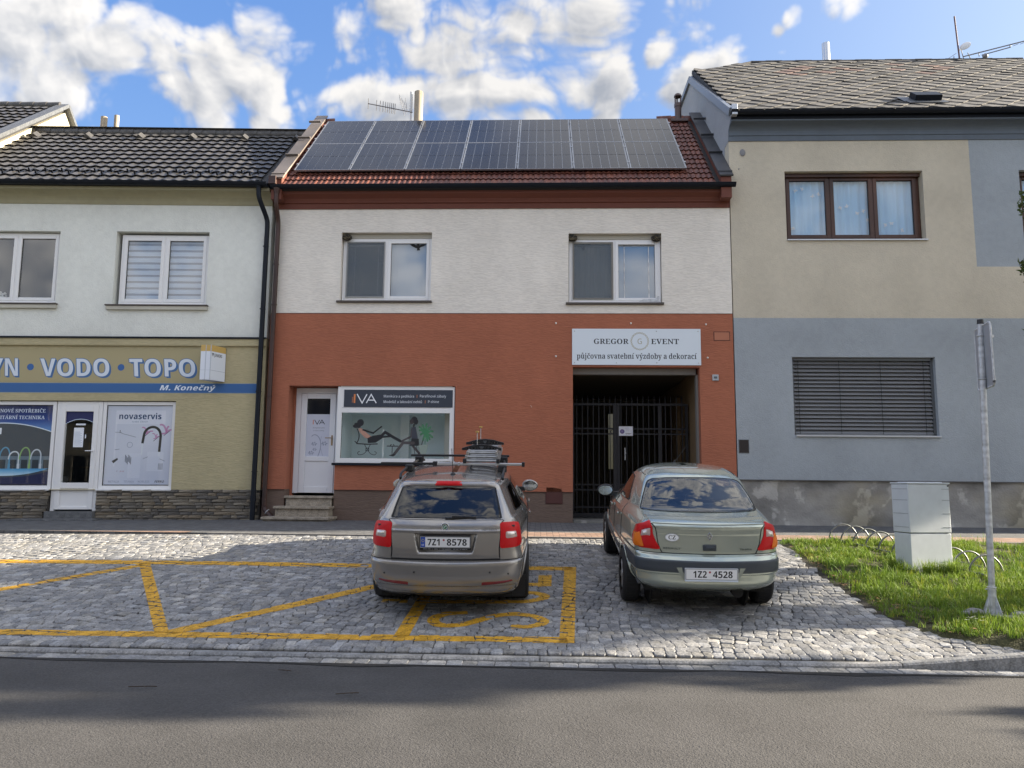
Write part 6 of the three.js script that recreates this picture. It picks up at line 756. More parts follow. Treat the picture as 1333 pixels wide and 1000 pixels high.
const inside = (p, poly) => { let r = false; for (let i = 0, j = poly.length - 1; i < poly.length; j = i++) { const [xi, yi] = poly[i], [xj, yj] = poly[j]; if (yi > p[1] !== yj > p[1] && p[0] < (xj - xi) * (p[1] - yi) / (yj - yi) + xi) r = !r; } return r; };
const scaleP = (poly, k) => { const c = poly.reduce((s, p) => [s[0] + p[0] / poly.length, s[1] + p[1] / poly.length], [0, 0]); return poly.map((p) => [lerp(c[0], p[0], k), lerp(c[1], p[1], k)]); };
// a shell lying `off` proud of the body inside an outline in (u, t)
function shell(B, poly, off, rings = 8, bulge = 0, ex = 0, disp = null, skirt = 0.016) {
  const c = poly.reduce((s, p) => [s[0] + p[0] / poly.length, s[1] + p[1] / poly.length], [0, 0]), n = poly.length, P = [], idx = [];
  const at = (p, o) => { const q = B.S(p[0], p[1]); if (disp) o += disp(q); return q.addScaledVector(B.normal(p[0], p[1]), o); };
  const C = B.S(...c), grow = poly.map((p) => { if (!ex) return p; const q = B.S(...p), d = q.distanceTo(C) || 1; const k = 1 + ex / d; return [lerp(c[0], p[0], k), lerp(c[1], p[1], k)]; });
  for (let r = 0; r <= rings; r++) for (let k = 0; k < n; k++) { const f = r / rings, g = [lerp(c[0], grow[k][0], f), lerp(c[1], grow[k][1], f)]; const edge = f > 0.97 ? -0.0025 : 0; P.push(at(g, off + bulge * (1 - f * f) + edge)); }
  for (let k = 0; k < n; k++) P.push(at(grow[k], off - skirt));
  for (let r = 0; r <= rings; r++) for (let k = 0; k < n; k++) { const a = r * n + k, b = r * n + (k + 1) % n, d = a + n, e = b + n; if (r === 0) idx.push(a, d, e); else idx.push(a, d, e, a, e, b); }
  const g = new THREE.BufferGeometry(); g.setAttribute('position', new THREE.Float32BufferAttribute(P.flatMap((p) => [p.x, p.y, p.z]), 3)); g.setIndex(idx); g.computeVertexNormals(); return flat(toCreasedNormals(g, 0.9));
}
// a rectangular patch from four (u, t) corners, with a displacement that makes recesses
function panel(B, q, off, nu, nv, disp, skirt = 0.02) {
  const P = [], idx = [], W = nu + 1; const p = (a, b) => [lerp(lerp(q[0][0], q[1][0], a), lerp(q[3][0], q[2][0], a), b), lerp(lerp(q[0][1], q[1][1], a), lerp(q[3][1], q[2][1], a), b)];
  for (let j = 0; j <= nv; j++) for (let i = 0; i <= nu; i++) { const [u, t] = p(i / nu, j / nv), s = B.S(u, t), edge = (i === 0 || j === 0 || i === nu || j === nv); P.push(s.clone().addScaledVector(B.normal(u, t), edge ? off - skirt : off + (disp ? disp(s.x, s.y) : 0))); }
  for (let j = 0; j < nv; j++) for (let i = 0; i < nu; i++) { const a = j * W + i; idx.push(a, a + 1, a + W + 1, a, a + W + 1, a + W); }
  const g = new THREE.BufferGeometry(); g.setAttribute('position', new THREE.Float32BufferAttribute(P.flatMap((v) => [v.x, v.y, v.z]), 3)); g.setIndex(idx); return flat(toCreasedNormals(g, 0.6));
}
function bodyMesh(B, holes, arch, tRange, uRange) {
  const du = 0.5, dt = 0.2, P = [], idx = [], nu = Math.round((uRange[1] - uRange[0]) / du), nt = Math.round((tRange[1] - tRange[0]) / dt);
  for (const m of [-1, 1]) { const base = P.length; for (let j = 0; j <= nt; j++) for (let i = 0; i <= nu; i++) P.push(B.S(m * (uRange[0] + i * du || 1e-4), tRange[0] + j * dt));
    for (let j = 0; j < nt; j++) for (let i = 0; i < nu; i++) { const u = m * (uRange[0] + (i + 0.5) * du), t = tRange[0] + (j + 0.5) * dt; if (holes.some((h) => inside([u, t], h))) continue; const s = B.S(u, t); if (Math.abs(s.x) > 0.45 && arch.some(([z, y, r]) => Math.hypot(s.z - z, s.y - y) < r)) continue; const a = base + j * (nu + 1) + i; const f = [a, a + 1, a + nu + 2, a, a + nu + 2, a + nu + 1]; idx.push(...(m > 0 ? f : [f[0], f[2], f[1], f[3], f[5], f[4]])); } }
  const g = new THREE.BufferGeometry(); g.setAttribute('position', new THREE.Float32BufferAttribute(P.flatMap((v) => [v.x, v.y, v.z]), 3)); g.setIndex(idx); const w = mergeVertices(g, 1e-5); w.computeVertexNormals(); return flat(w);
}
const rubber = M('tyre_rubber', [0.018, 0.018, 0.019], { roughness: 0.85 }), alloy = M('alloy_wheel', [0.42, 0.43, 0.45], { metalness: 0.8, roughness: 0.35 });
function wheel(parent, x, z, r, w, m) {
  const pr = [[r * 0.62, -w / 2], [r * 0.9, -w / 2 - 0.004], [r * 0.975, -w / 2 + 0.014], [r, -w / 2 + 0.035], [r, w / 2 - 0.035], [r * 0.975, w / 2 - 0.014], [r * 0.9, w / 2 + 0.004], [r * 0.62, w / 2]].map((p) => new THREE.Vector2(...p));
  const t = mesh('wheel', [new THREE.LatheGeometry(pr, 40).rotateZ(Math.PI / 2).translate(x, r, z), ...[...Array(44)].map((_, i) => box(-w / 2 + 0.03, w / 2 - 0.03, r - 0.002, r + 0.004, -0.010, 0.010).rotateX(i / 44 * 6.283).translate(x, r, z))], rubber, parent);
  mesh('rim', [new THREE.CylinderGeometry(r * 0.63, r * 0.63, w * 0.8, 32, 1, true).rotateZ(Math.PI / 2).translate(x, r, z), ...[...Array(7)].map((_, i) => box(-0.012, 0.012, 0, r * 0.62, -0.03, 0.03, 0.006).rotateX(i / 7 * 6.283).translate(x + m * w * 0.38, r, z)), new THREE.CylinderGeometry(0.05, 0.05, 0.03, 20).rotateZ(Math.PI / 2).translate(x + m * w * 0.4, r, z)], alloy, t);
}
const plateMat = (nm, text, strip, foot) => printMat(nm, 1040, 230, (x, W, H) => { x.fillStyle = '#dfe1e3'; x.fillRect(0, 0, W, H); x.strokeStyle = '#20242c'; x.lineWidth = 8; x.strokeRect(8, 8, W - 16, H - 16); let X = 30; if (strip) { x.fillStyle = '#2b4fa8'; x.fillRect(10, 10, 92, H - 20); x.fillStyle = '#e8e8ee'; x.font = 'bold 44px sans-serif'; x.fillText('CZ', 26, 190); x.fillStyle = '#e4c93c'; for (let i = 0; i < 12; i++) { x.beginPath(); x.arc(56 + 26 * Math.cos(i * 0.5236), 84 + 26 * Math.sin(i * 0.5236), 5, 0, 6.3); x.fill(); } X = 122; } x.fillStyle = '#14161a'; x.font = 'bold 190px sans-serif'; const f = (t, a, w) => { x.save(); x.translate(a, 183); x.scale(w / x.measureText(t).width, 1.0); x.fillText(t, 0, 0); x.restore(); }; const [p, q] = text.split(' '); f(p, strip ? 145 : 145, 285); f(q, strip ? 545 : 545, strip ? 430 : 400); x.fillStyle = '#9c3f4c'; x.beginPath(); x.arc(487, 70, 22, 0, 6.3); x.fill(); }, { roughness: 0.4 });
const lensRed = M('red_lamp_lens', [0.55, 0.004, 0.007], { phys: 1, roughness: 0.3, specularIntensity: 0.6, bumpMap: T.ribs, bumpScale: 0.0015 }), lensRed2 = M('dark_red_lens', [0.16, 0.012, 0.018], { phys: 1, roughness: 0.2, clearcoat: 1 }), lensClear = M('clear_lamp_lens', [0.52, 0.38, 0.36], { phys: 1, roughness: 0.2, clearcoat: 1, metalness: 0.3 }), lensAmber = M('amber_lamp_lens', [0.75, 0.18, 0.01], { phys: 1, roughness: 0.3, specularIntensity: 0.6, bumpMap: T.ribs, bumpScale: 0.0015 });
const gap = M('panel_gap', [0.008, 0.008, 0.009], { roughness: 0.8 }), mirrorM = M('mirror_glass', [0.75, 0.78, 0.8], { metalness: 1, roughness: 0.03 }), cabin = M('cabin_fabric', [0.05, 0.052, 0.055], { roughness: 1 }), under = M('underbody', [0.012, 0.012, 0.012], { roughness: 0.95 });
const paint = (nm, c) => M(nm, c, { phys: 1, metalness: 0.6, roughness: 0.24, clearcoat: 1, clearcoatRoughness: 0.03 });
function sideMirror(parent, x, y, z, m, body) { const g = new THREE.SphereGeometry(0.1, 22, 16), p = g.attributes.position; for (let i = 0; i < p.count; i++) { const zz = p.getZ(i); if (zz > 0.0) p.setZ(i, zz * 0.28); p.setX(i, p.getX(i) * 1.08); p.setY(i, p.getY(i) * 0.78 * (1 - 0.12 * m * p.getX(i) / 0.1)); } g.computeVertexNormals(); const q = mesh('mirror', g.translate(x, y, z), body, parent); mesh('mirror_glass', new THREE.CircleGeometry(0.088, 26).scale(1.02, 0.70, 1).rotateX(-0.06).rotateY(-0.12 * m).translate(x, y + 0.002, z + 0.031), mirrorM, q); mesh('mirror_arm', [beam([x - m * 0.07, y - 0.05, z - 0.0], [x - m * 0.18, y - 0.045, z - 0.04], 0.05, 0.05)], black, q); }
function seatGeo(x, z, w, y0 = 0.55) { return [new RoundedBoxGeometry(w, 0.58, 0.14, 3, 0.05).rotateX(-0.2).translate(x, y0 + 0.28, z), new RoundedBoxGeometry(Math.min(0.25, w), 0.17, 0.10, 3, 0.045).translate(x, y0 + 0.68, z + 0.07)]; }
function carFrame(name, label, x, z, yaw) { const c = thing(name, label, 'car', [x, gy(x, z), z]); c.rotation.order = 'YXZ'; c.rotation.set(0.124, yaw, 0); return c; }
function handles(B, parent, list, mat) { for (const [z, y, m] of list) { const [u, t] = B.side(z, y, m), a = B.S(u, t), n = B.normal(u, t); mesh('handle', [new RoundedBoxGeometry(0.022, 0.03, 0.17, 2, 0.01).translate(a.x + m * 0.018, a.y, a.z)], mat, parent); } }

{ // -------------------------------------------------- grey estate
  const car = carFrame('estate_car', 'grey-beige estate car with a roof rack, parked with its rear to the road', -0.965, 7.52, 0.03), P = paint('beige_grey_metallic', [0.315, 0.30, 0.285]);
  const B = makeBody([
    { y: 0.215, W: 0.70, zr: 0.80, zf: -3.15 }, { y: 0.262, W: 0.755, zr: 0.915, zf: -3.25, cr: 0.10 }, { y: 0.31, W: 0.79, zr: 0.955, zf: -3.31, cr: 0.115 }, { y: 0.345, W: 0.80, zr: 0.962, zf: -3.33, cr: 0.115 }, { y: 0.36, W: 0.805, zr: 0.985, zf: -3.33, cr: 0.12 },
    { y: 0.46, W: 0.822, zr: 1.005, zf: -3.34, cr: 0.125 }, { y: 0.55, W: 0.832, zr: 1.005, zf: -3.34, cr: 0.125 }, { y: 0.585, W: 0.834, zr: 0.995, zf: -3.33, cr: 0.12 }, { y: 0.602, W: 0.835, zr: 0.955, zf: -3.32, cr: 0.10 },
    { y: 0.70, W: 0.838, zr: 0.955, zf: -3.25, cr: 0.095, tr: 0.095 }, { y: 0.80, W: 0.838, zr: 0.950, zf: -3.05, cr: 0.095, tr: 0.10 }, { y: 0.885, W: 0.832, zr: 0.940, zf: -2.6, cr: 0.09, tr: 0.105 }, { y: 0.94, W: 0.815, zr: 0.925, zf: -2.34, cr: 0.085, tr: 0.105 },
    { y: 0.985, W: 0.785, zr: 0.895, zf: -2.26, cr: 0.075, tr: 0.10, Rr: 0.20 }, { y: 1.02, W: 0.755, zr: 0.868, zf: -2.2, cr: 0.07, tr: 0.105, Rr: 0.16 }, { y: 1.15, W: 0.685, zr: 0.735, zf: -1.92, cr: 0.06, tr: 0.10, Rr: 0.13 }, { y: 1.265, W: 0.615, zr: 0.605, zf: -1.62, cr: 0.055, tr: 0.085, Rr: 0.10 },
    { y: 1.292, W: 0.598, zr: 0.60, zf: -1.55, cr: 0.06, tr: 0.08, Rr: 0.12 }, { y: 1.305, W: 0.582, zr: 0.60, zf: -1.5, cr: 0.065, tr: 0.075, Rr: 0.14 }, { y: 1.322, W: 0.555, zr: 0.57, zf: -1.45, cr: 0.07, tr: 0.06, Rr: 0.18, s: -0.012 }, { y: 1.338, W: 0.48, zr: 0.45, zf: -1.3, cr: 0.08, tr: 0.05, Rr: 0.25, s: -0.02 }, { y: 1.352, W: 0.32, zr: 0.22, zf: -1.1, cr: 0.08, tr: 0.03, s: -0.024 }, { y: 1.360, W: 0.03, zr: -0.02, zf: -0.8, cr: 0.01, tr: 0.0, Rf: 0.02, cf: 0.02, tf: 0, s: -0.026 }]);
  const arch = [[0, 0.30, 0.335], [-2.46, 0.30, 0.335]];
  const winR = round2([[-0.545, 0.998], [0.545, 0.998], [0.475, 1.272], [-0.475, 1.272]].map(([x, y]) => B.rear(x, y, 12.5, 16.4)), 0.09, 5);
  const sideW = (m) => [[[0.52, 1.03], [-0.05, 1.015], [-0.05, 1.255], [0.28, 1.245]], [[-0.12, 1.012], [-0.98, 1.0], [-0.92, 1.265], [-0.12, 1.257]], [[-1.06, 1.0], [-1.88, 1.0], [-1.42, 1.25], [-1.02, 1.265]]].map((q) => round2(q.map(([z, y]) => B.side(z, y, m, 13, 17)), 0.12, 4));
  const SW = { '-1': sideW(-1), 1: sideW(1) };
  const holes = [winR, ...SW[1], ...SW['-1']].map((p) => scaleP(dense(p, 2), 0.94)); const ws = [[55, 13.6], [68.2, 13.6], [68.2, 16.5], [55, 16.5]]; holes.push(ws, ws.map(([u, t]) => [-u, t]));
  const tg = [[-0.535, 0.612], [0.535, 0.612], [0.57, 0.985], [-0.57, 0.985]].map(([x, y]) => B.rear(x, y, 8.05, 13.6)); holes.push([[tg[0][0] + 0.4, tg[0][1] + 0.15], [tg[1][0] - 0.4, tg[1][1] + 0.15], [tg[2][0] - 0.4, tg[2][1] - 0.1], [tg[3][0] + 0.4, tg[3][1] - 0.1]]);
  mesh('body', bodyMesh(B, holes, arch, [8, 22], [0, 68]), P, car);
  const bump = bodyMesh(B, [], arch, [0, 8], [0, 27]); mesh('rear_bumper', bump, P, car); mesh('lower_body', bodyMesh(B, [], arch, [0, 8], [27, 68]), P, car);
  mesh('underbody', [box(-0.66, 0.66, 0.19, 0.50, -3.0, 0.72), box(-0.56, 0.56, 0.3, 0.9, -3.0, -2.1), ...[-1, 1].flatMap((m) => [0, -2.46].map((z) => new THREE.CylinderGeometry(0.36, 0.36, 0.02, 30).rotateZ(Math.PI / 2).translate(m * 0.52, 0.32, z))), bar([-0.34, 0.17, 0.5], [-0.34, 0.17, 0.9], 0.035, 12)], under, car);
  mesh('bumper_gap', tube([...Array(61)].map((_, i) => B.S(-27 + i * 0.9, 8.02)), 0.0045, 120, 6), gap, car);
  const valance = panel(B, [[-21, 0.4], [21, 0.4], [21, 1.3], [-21, 1.3]], 0.004, 40, 4); mesh('valance', valance, M('bumper_black', [0.03, 0.03, 0.031], { roughness: 0.6 }), car);
  for (const m of [-1, 1]) for (const z of [0, -2.46]) { wheel(car, m * 0.735, z, 0.302, 0.19, m); mesh('wheel_arch', tube([...Array(17)].map((_, i) => { const a = -0.25 + i / 16 * (Math.PI + 0.5), zz = z + 0.333 * Math.cos(a), y = 0.30 + 0.333 * Math.sin(a); const [u, t] = B.side(zz, Math.max(0.22, y), m); return B.S(u, t); }), 0.012, 32, 6), P, car); }
  for (const m of [-1, 1]) mesh('mud_flap', [box(m * 0.72 - 0.075, m * 0.72 + 0.075, 0.09, 0.32, 0.325, 0.333, 0.003)], black, car);
  // tailgate with the number-plate recess
  const outline = (q, r) => tube([0, 1, 2, 3].flatMap((k) => [...Array(10)].map((_, i) => { const a = q[k], b = q[(k + 1) % 4], f = i / 10, u = lerp(a[0], b[0], f), t = lerp(a[1], b[1], f); return B.S(u, t).addScaledVector(B.normal(u, t), -0.002); })), r, 160, 6, true, 0);
  const trap = (x, y) => { const top = 0.862, bot = 0.660, k = clamp((y - bot) / (top - bot)), hw = lerp(0.275, 0.318, k); return sm(0, 0.028, hw - Math.abs(x)) * sm(0, 0.016, top - y) * sm(0, 0.035, y - bot); };
  mesh('tailgate_gap', outline(tg.map(([u, t], i) => [u * 1.006, t + (i < 2 ? -0.02 : 0.01)]), 0.007), gap, car);
  const tail = mesh('tailgate', panel(B, tg, 0.006, 150, 64, (x, y) => -0.030 * trap(x, y) + 0.007 * sm(0.868, 0.876, y) * sm(0.898, 0.885, y) * sm(0.56, 0.50, Math.abs(x)) - 0.004 * sm(0.64, 0.628, y)), P, car);
  const zt = (x, y) => B.S(...B.rear(x, y, 8.1, 13)).z;
  const pl = mesh('number_plate', [box(-0.255, 0.255, 0.700, 0.845, 0, 0.014, 0.004)], black, tail); pl.position.z = zt(0, 0.77) - 0.020; const pf = mesh('plate_print', new THREE.PlaneGeometry(0.49, 0.108).translate(0, 0.778, 0.0155), plateMat('plate_a', '7Z1 8578', true), pl, true); mesh('frame_text', new THREE.PlaneGeometry(0.47, 0.014).translate(0, 0.711, 0.0155), printMat('plate_frame', 470, 14, (x, W, H) => { x.fillStyle = '#0b0b0c'; x.fillRect(0, 0, W, H); x.fillStyle = '#a8abb0'; for (let i = 0; i < 60; i++) if (h3(i, 3, 9) > 0.35) x.fillRect(20 + i * 7.2, 4, 5, 6); }), pl, true);
  const bz = zt(0, 0.925) + 0.008; const bd = mesh('badge', [new THREE.CylinderGeometry(0.036, 0.036, 0.008, 30).rotateX(Math.PI / 2).translate(-0.005, 0.927, bz), new THREE.TorusGeometry(0.036, 0.005, 8, 30).translate(-0.005, 0.927, bz + 0.003)], M('chrome', [0.6, 0.62, 0.64], { metalness: 1, roughness: 0.12 }), tail); mesh('badge_print', new THREE.CircleGeometry(0.032, 26).translate(-0.005, 0.927, bz + 0.0055), printMat('round_badge', 128, 128, (x) => { x.fillStyle = '#101712'; x.fillRect(0, 0, 128, 128); x.fillStyle = '#3f6f53'; x.beginPath(); x.arc(64, 64, 44, 0, 6.3); x.fill(); x.strokeStyle = '#d4d9dc'; x.lineWidth = 9; x.beginPath(); x.arc(64, 64, 47, 0, 6.3); x.stroke(); x.lineWidth = 8; x.beginPath(); x.moveTo(40, 84); x.lineTo(84, 40); x.moveTo(70, 38); x.lineTo(90, 42); x.lineTo(84, 60); x.moveTo(48, 52); x.lineTo(62, 66); x.moveTo(40, 62); x.lineTo(52, 74); x.stroke(); }), bd, true);
  { const g = []; const t = 'OCTAVIA'; const mat = printMat('model_script', 256, 48, (x, W, H) => { x.clearRect(0, 0, W, H); x.fillStyle = '#8f9296'; x.font = 'bold 40px sans-serif'; x.save(); x.scale(1.32, 1); x.fillText(t, 2, 40); x.restore(); }, { transparent: true, metalness: 0.6, roughness: 0.3 }); const q = mesh('model_lettering', new THREE.PlaneGeometry(0.17, 0.03), mat, tail, true); q.position.set(0.445, 0.906, zt(0.445, 0.906) + 0.017); q.rotation.set(-0.09, 0.16, 0); }
  mesh('gap_sensor', [[-0.30, 0.492], [0.44, 0.492], [-0.6, 0.47], [0.62, 0.47]].map(([x, y]) => { const p = B.S(...B.rear(x, y, 4, 7)); return new THREE.CylinderGeometry(0.009, 0.009, 0.006, 14).rotateX(Math.PI / 2).translate(p.x, p.y, p.z + 0.002); }), black, car);
  // rear screen
  const ringGeo = (poly, a, b, off) => { const d = dense(poly, 2), C = d.reduce((s, p) => [s[0] + p[0] / d.length, s[1] + p[1] / d.length], [0, 0]), q = []; const at = (p, k) => { const c = [lerp(C[0], p[0], k), lerp(C[1], p[1], k)]; const s = B.S(...c).addScaledVector(B.normal(...c), off); return [s.x, s.y, s.z]; }; for (let i = 0; i < d.length; i++) { const p = d[i], n = d[(i + 1) % d.length]; q.push([at(p, a), at(n, a), at(n, b), at(p, b)], [at(p, b), at(n, b), at(n, b + 0.002), at(p, b + 0.002)]); } return quadGeo(q); };
  const dark = M('privacy_glass', [0.10, 0.115, 0.125], { phys: 1, transmission: 1, thickness: 0, roughness: 0.015, ior: 1.65 });
  const rs = mesh('rear_screen', shell(B, dense(winR, 2), 0.004, 10, 0, 0, null, 0.003), dark, car); mesh('screen_frame', ringGeo(winR, 0.955, 1.02, 0.006), gap, rs);
  mesh('wiper', [beam([-0.01, 1.004, 0.900], [0.25, 1.016, 0.880], 0.012, 0.008), beam([0.06, 1.018, 0.884], [0.30, 1.012, 0.882], 0.007, 0.012)], black, car);
  for (const m of [-1, 1]) SW[m].forEach((p) => { const w = mesh('side_window', shell(B, dense(p, 2), 0.003, 8, 0, 0, null, 0.003), dark, car); mesh('window_frame', ringGeo(p, 0.95, 1.03, 0.005), gap, w); });
  mesh('windscreen', panel(B, [[54.8, 13.5], [68, 13.5], [68, 16.6], [54.8, 16.6]], 0.0, 14, 6, null, 0), M('car_glass', [0.62, 0.68, 0.68], { phys: 1, transmission: 1, thickness: 0, roughness: 0.012, ior: 1.7 }), car); mesh('windscreen', panel(B, [[-54.8, 13.5], [-68, 13.5], [-68, 16.6], [-54.8, 16.6]], 0.0, 14, 6, null, 0), M('car_glass'), car);
  // spoiler lip and third lamp
  mesh('spoiler', shell(B, dense(round2([[-0.48, 1.279], [0.48, 1.279], [0.46, 1.318], [-0.46, 1.318]].map(([x, y]) => B.rear(x, y, 16, 19.5)), 0.1, 3), 3), 0.014, 6, 0, 0, null, 0.02), P, car);
  mesh('brake_lamp', shell(B, dense(round2([[-0.14, 1.290], [0.14, 1.290], [0.12, 1.316], [-0.12, 1.316]].map(([x, y]) => B.rear(x, y, 16, 19.5)), 0.15, 3), 2), 0.022, 4), lensRed, car);
  mesh('aerial', [bar([0.0, 1.355, 0.12], [-0.005, 1.64, 0.24], 0.004, 6), new THREE.SphereGeometry(0.03, 14, 10).scale(1, 0.7, 1.6).translate(0, 1.352, 0.12)], black, car);
  // tail lamps wrap round the corner
  for (const m of [-1, 1]) {
    const A = B.rear(m * 0.548, 0.965, 9, 13.6), D = B.rear(m * 0.533, 0.716, 8, 12), E3 = B.side(0.70, 0.942, m, 9, 13), F = B.side(0.655, 0.735, m, 8.4, 12), mid = [lerp(A[0], E3[0], 0.55), lerp(A[1], E3[1], 0.5) + 0.20], lo = [lerp(D[0], F[0], 0.5), lerp(D[1], F[1], 0.5) - 0.06];
    const poly = dense(round2([A, mid, E3, [F[0] + 0.0 * m, F[1]], lo, D], 0.12, 3), 2), lamp = mesh('tail_lamp', shell(B, poly, 0.010, 8, 0.006), lensRed, car);
    const q = (a, b) => [lerp(lerp(A[0], E3[0], a), lerp(D[0], F[0], a), b), lerp(lerp(A[1], E3[1], a), lerp(D[1], F[1], a), b)];
    mesh('lamp_lens', shell(B, dense(round2([q(0.14, 0.48), q(0.54, 0.46), q(0.56, 0.70), q(0.14, 0.72)], 0.2, 3), 2), 0.017, 5, 0.003), lensClear, lamp); mesh('lamp_lens', shell(B, dense(round2([q(0.18, 0.51), q(0.48, 0.50), q(0.49, 0.62), q(0.18, 0.64)], 0.3, 3), 2), 0.0215, 4, 0.003), M('bulb_reflector', [0.75, 0.7, 0.68], { metalness: 0.7, roughness: 0.2 }), lamp);
    mesh('lamp_gap', shell(B, poly, -0.003, 8, 0, 0.007, null, 0.004), gap, lamp);
    mesh('reflector', shell(B, dense(round2([[m * 0.36, 0.362], [m * 0.665, 0.392], [m * 0.655, 0.408], [m * 0.36, 0.394]].map(([x, y]) => B.rear(x, y, 2, 6)), 0.1, 3), 3), 0.005, 4), lensRed2, car);
    sideMirror(car, m * 0.875, 0.985, -1.92, m, P); handles(B, car, [[-0.02 - 0.25, 0.90, m], [-1.2, 0.89, m]], P);
    for (const z of [-0.08, -1.02]) { const line = [...Array(12)].map((_, i) => { const y = lerp(0.30, 1.0, i / 11), [u, t] = B.side(z + (z > -0.5 && y < 0.64 ? -0.28 * (1 - (y - 0.30) / 0.34) : 0), y, m); return B.S(u, t); }); mesh('door_gap', tube(line, 0.0045, 24, 5), gap, car); }
    mesh('roof_rail', [tube([[m * 0.545, 1.325, 0.30], [m * 0.55, 1.372, 0.18], [m * 0.555, 1.385, -0.5], [m * 0.53, 1.388, -1.2], [m * 0.50, 1.36, -1.42]], 0.014, 30, 8)], black, car);
  }
  mesh('seat', [...seatGeo(-0.36, -0.28, 0.46, 0.42), ...seatGeo(0.36, -0.28, 0.46, 0.42), ...seatGeo(0, -0.28, 0.26, 0.42), ...seatGeo(-0.34, -1.15, 0.46, 0.42), ...seatGeo(0.34, -1.15, 0.46, 0.42), box(-0.7, 0.7, 0.30, 0.5, -2.1, 0.8), box(-0.68, 0.68, 0.92, 0.935, -0.2, 0.84)], cabin, car); mesh('hanging_tag', [box(-0.345, -0.315, 1.09, 1.17, 0.62, 0.622), box(0.05, 0.10, 1.16, 1.22, 0.5, 0.502)], M('green_tag', [0.3, 0.4, 0.3]), car);
  // cross bars
  for (const [z, y, a, b, s] of [[-0.30, 1.425, -0.86, 0.765, -0.235], [-1.15, 1.445, -0.635, 0.60, 0.60]]) { const f = mesh('crossbar', [box(s, b, y - 0.014, y + 0.014, z - 0.024, z + 0.024, 0.006)].filter(() => s < b - 0.01).concat(s >= b - 0.01 ? [box(a, b, y - 0.013, y + 0.013, z - 0.02, z + 0.02, 0.006)] : []), s < b - 0.01 ? M('bar_aluminium', [0.55, 0.56, 0.57], { metalness: 0.8, roughness: 0.35 }) : black, car); if (s < b - 0.01) { mesh('bar_sleeve', [box(a, s - 0.002, y - 0.013, y + 0.013, z - 0.02, z + 0.02, 0.005), box(s - 0.03, s + 0.02, y - 0.026, y + 0.026, z - 0.034, z + 0.034, 0.006), box(b - 0.015, b + 0.02, y - 0.026, y + 0.026, z - 0.03, z + 0.03, 0.006)], black, f); mesh('bar_ring', [0.03, 0.46].map((x) => box(x - 0.01, x + 0.01, y - 0.019, y + 0.019, z - 0.029, z + 0.029, 0.004)), galv, f); } mesh('rack_foot', [-1, 1].flatMap((m) => [new RoundedBoxGeometry(0.10, 0.085, 0.11, 3, 0.02).translate(m * 0.53, y - 0.048, z), cyl(0.02, 0.02, 0.06, 10, m * 0.56, y - 0.09, z)]), black, f); }
  mesh('strap', tube([[0.18, 1.41, -0.28], [0.17, 1.38, -0.26], [0.22, 1.36, -0.22], [0.27, 1.352, -0.2]], 0.011, 14, 6), black, car);
}
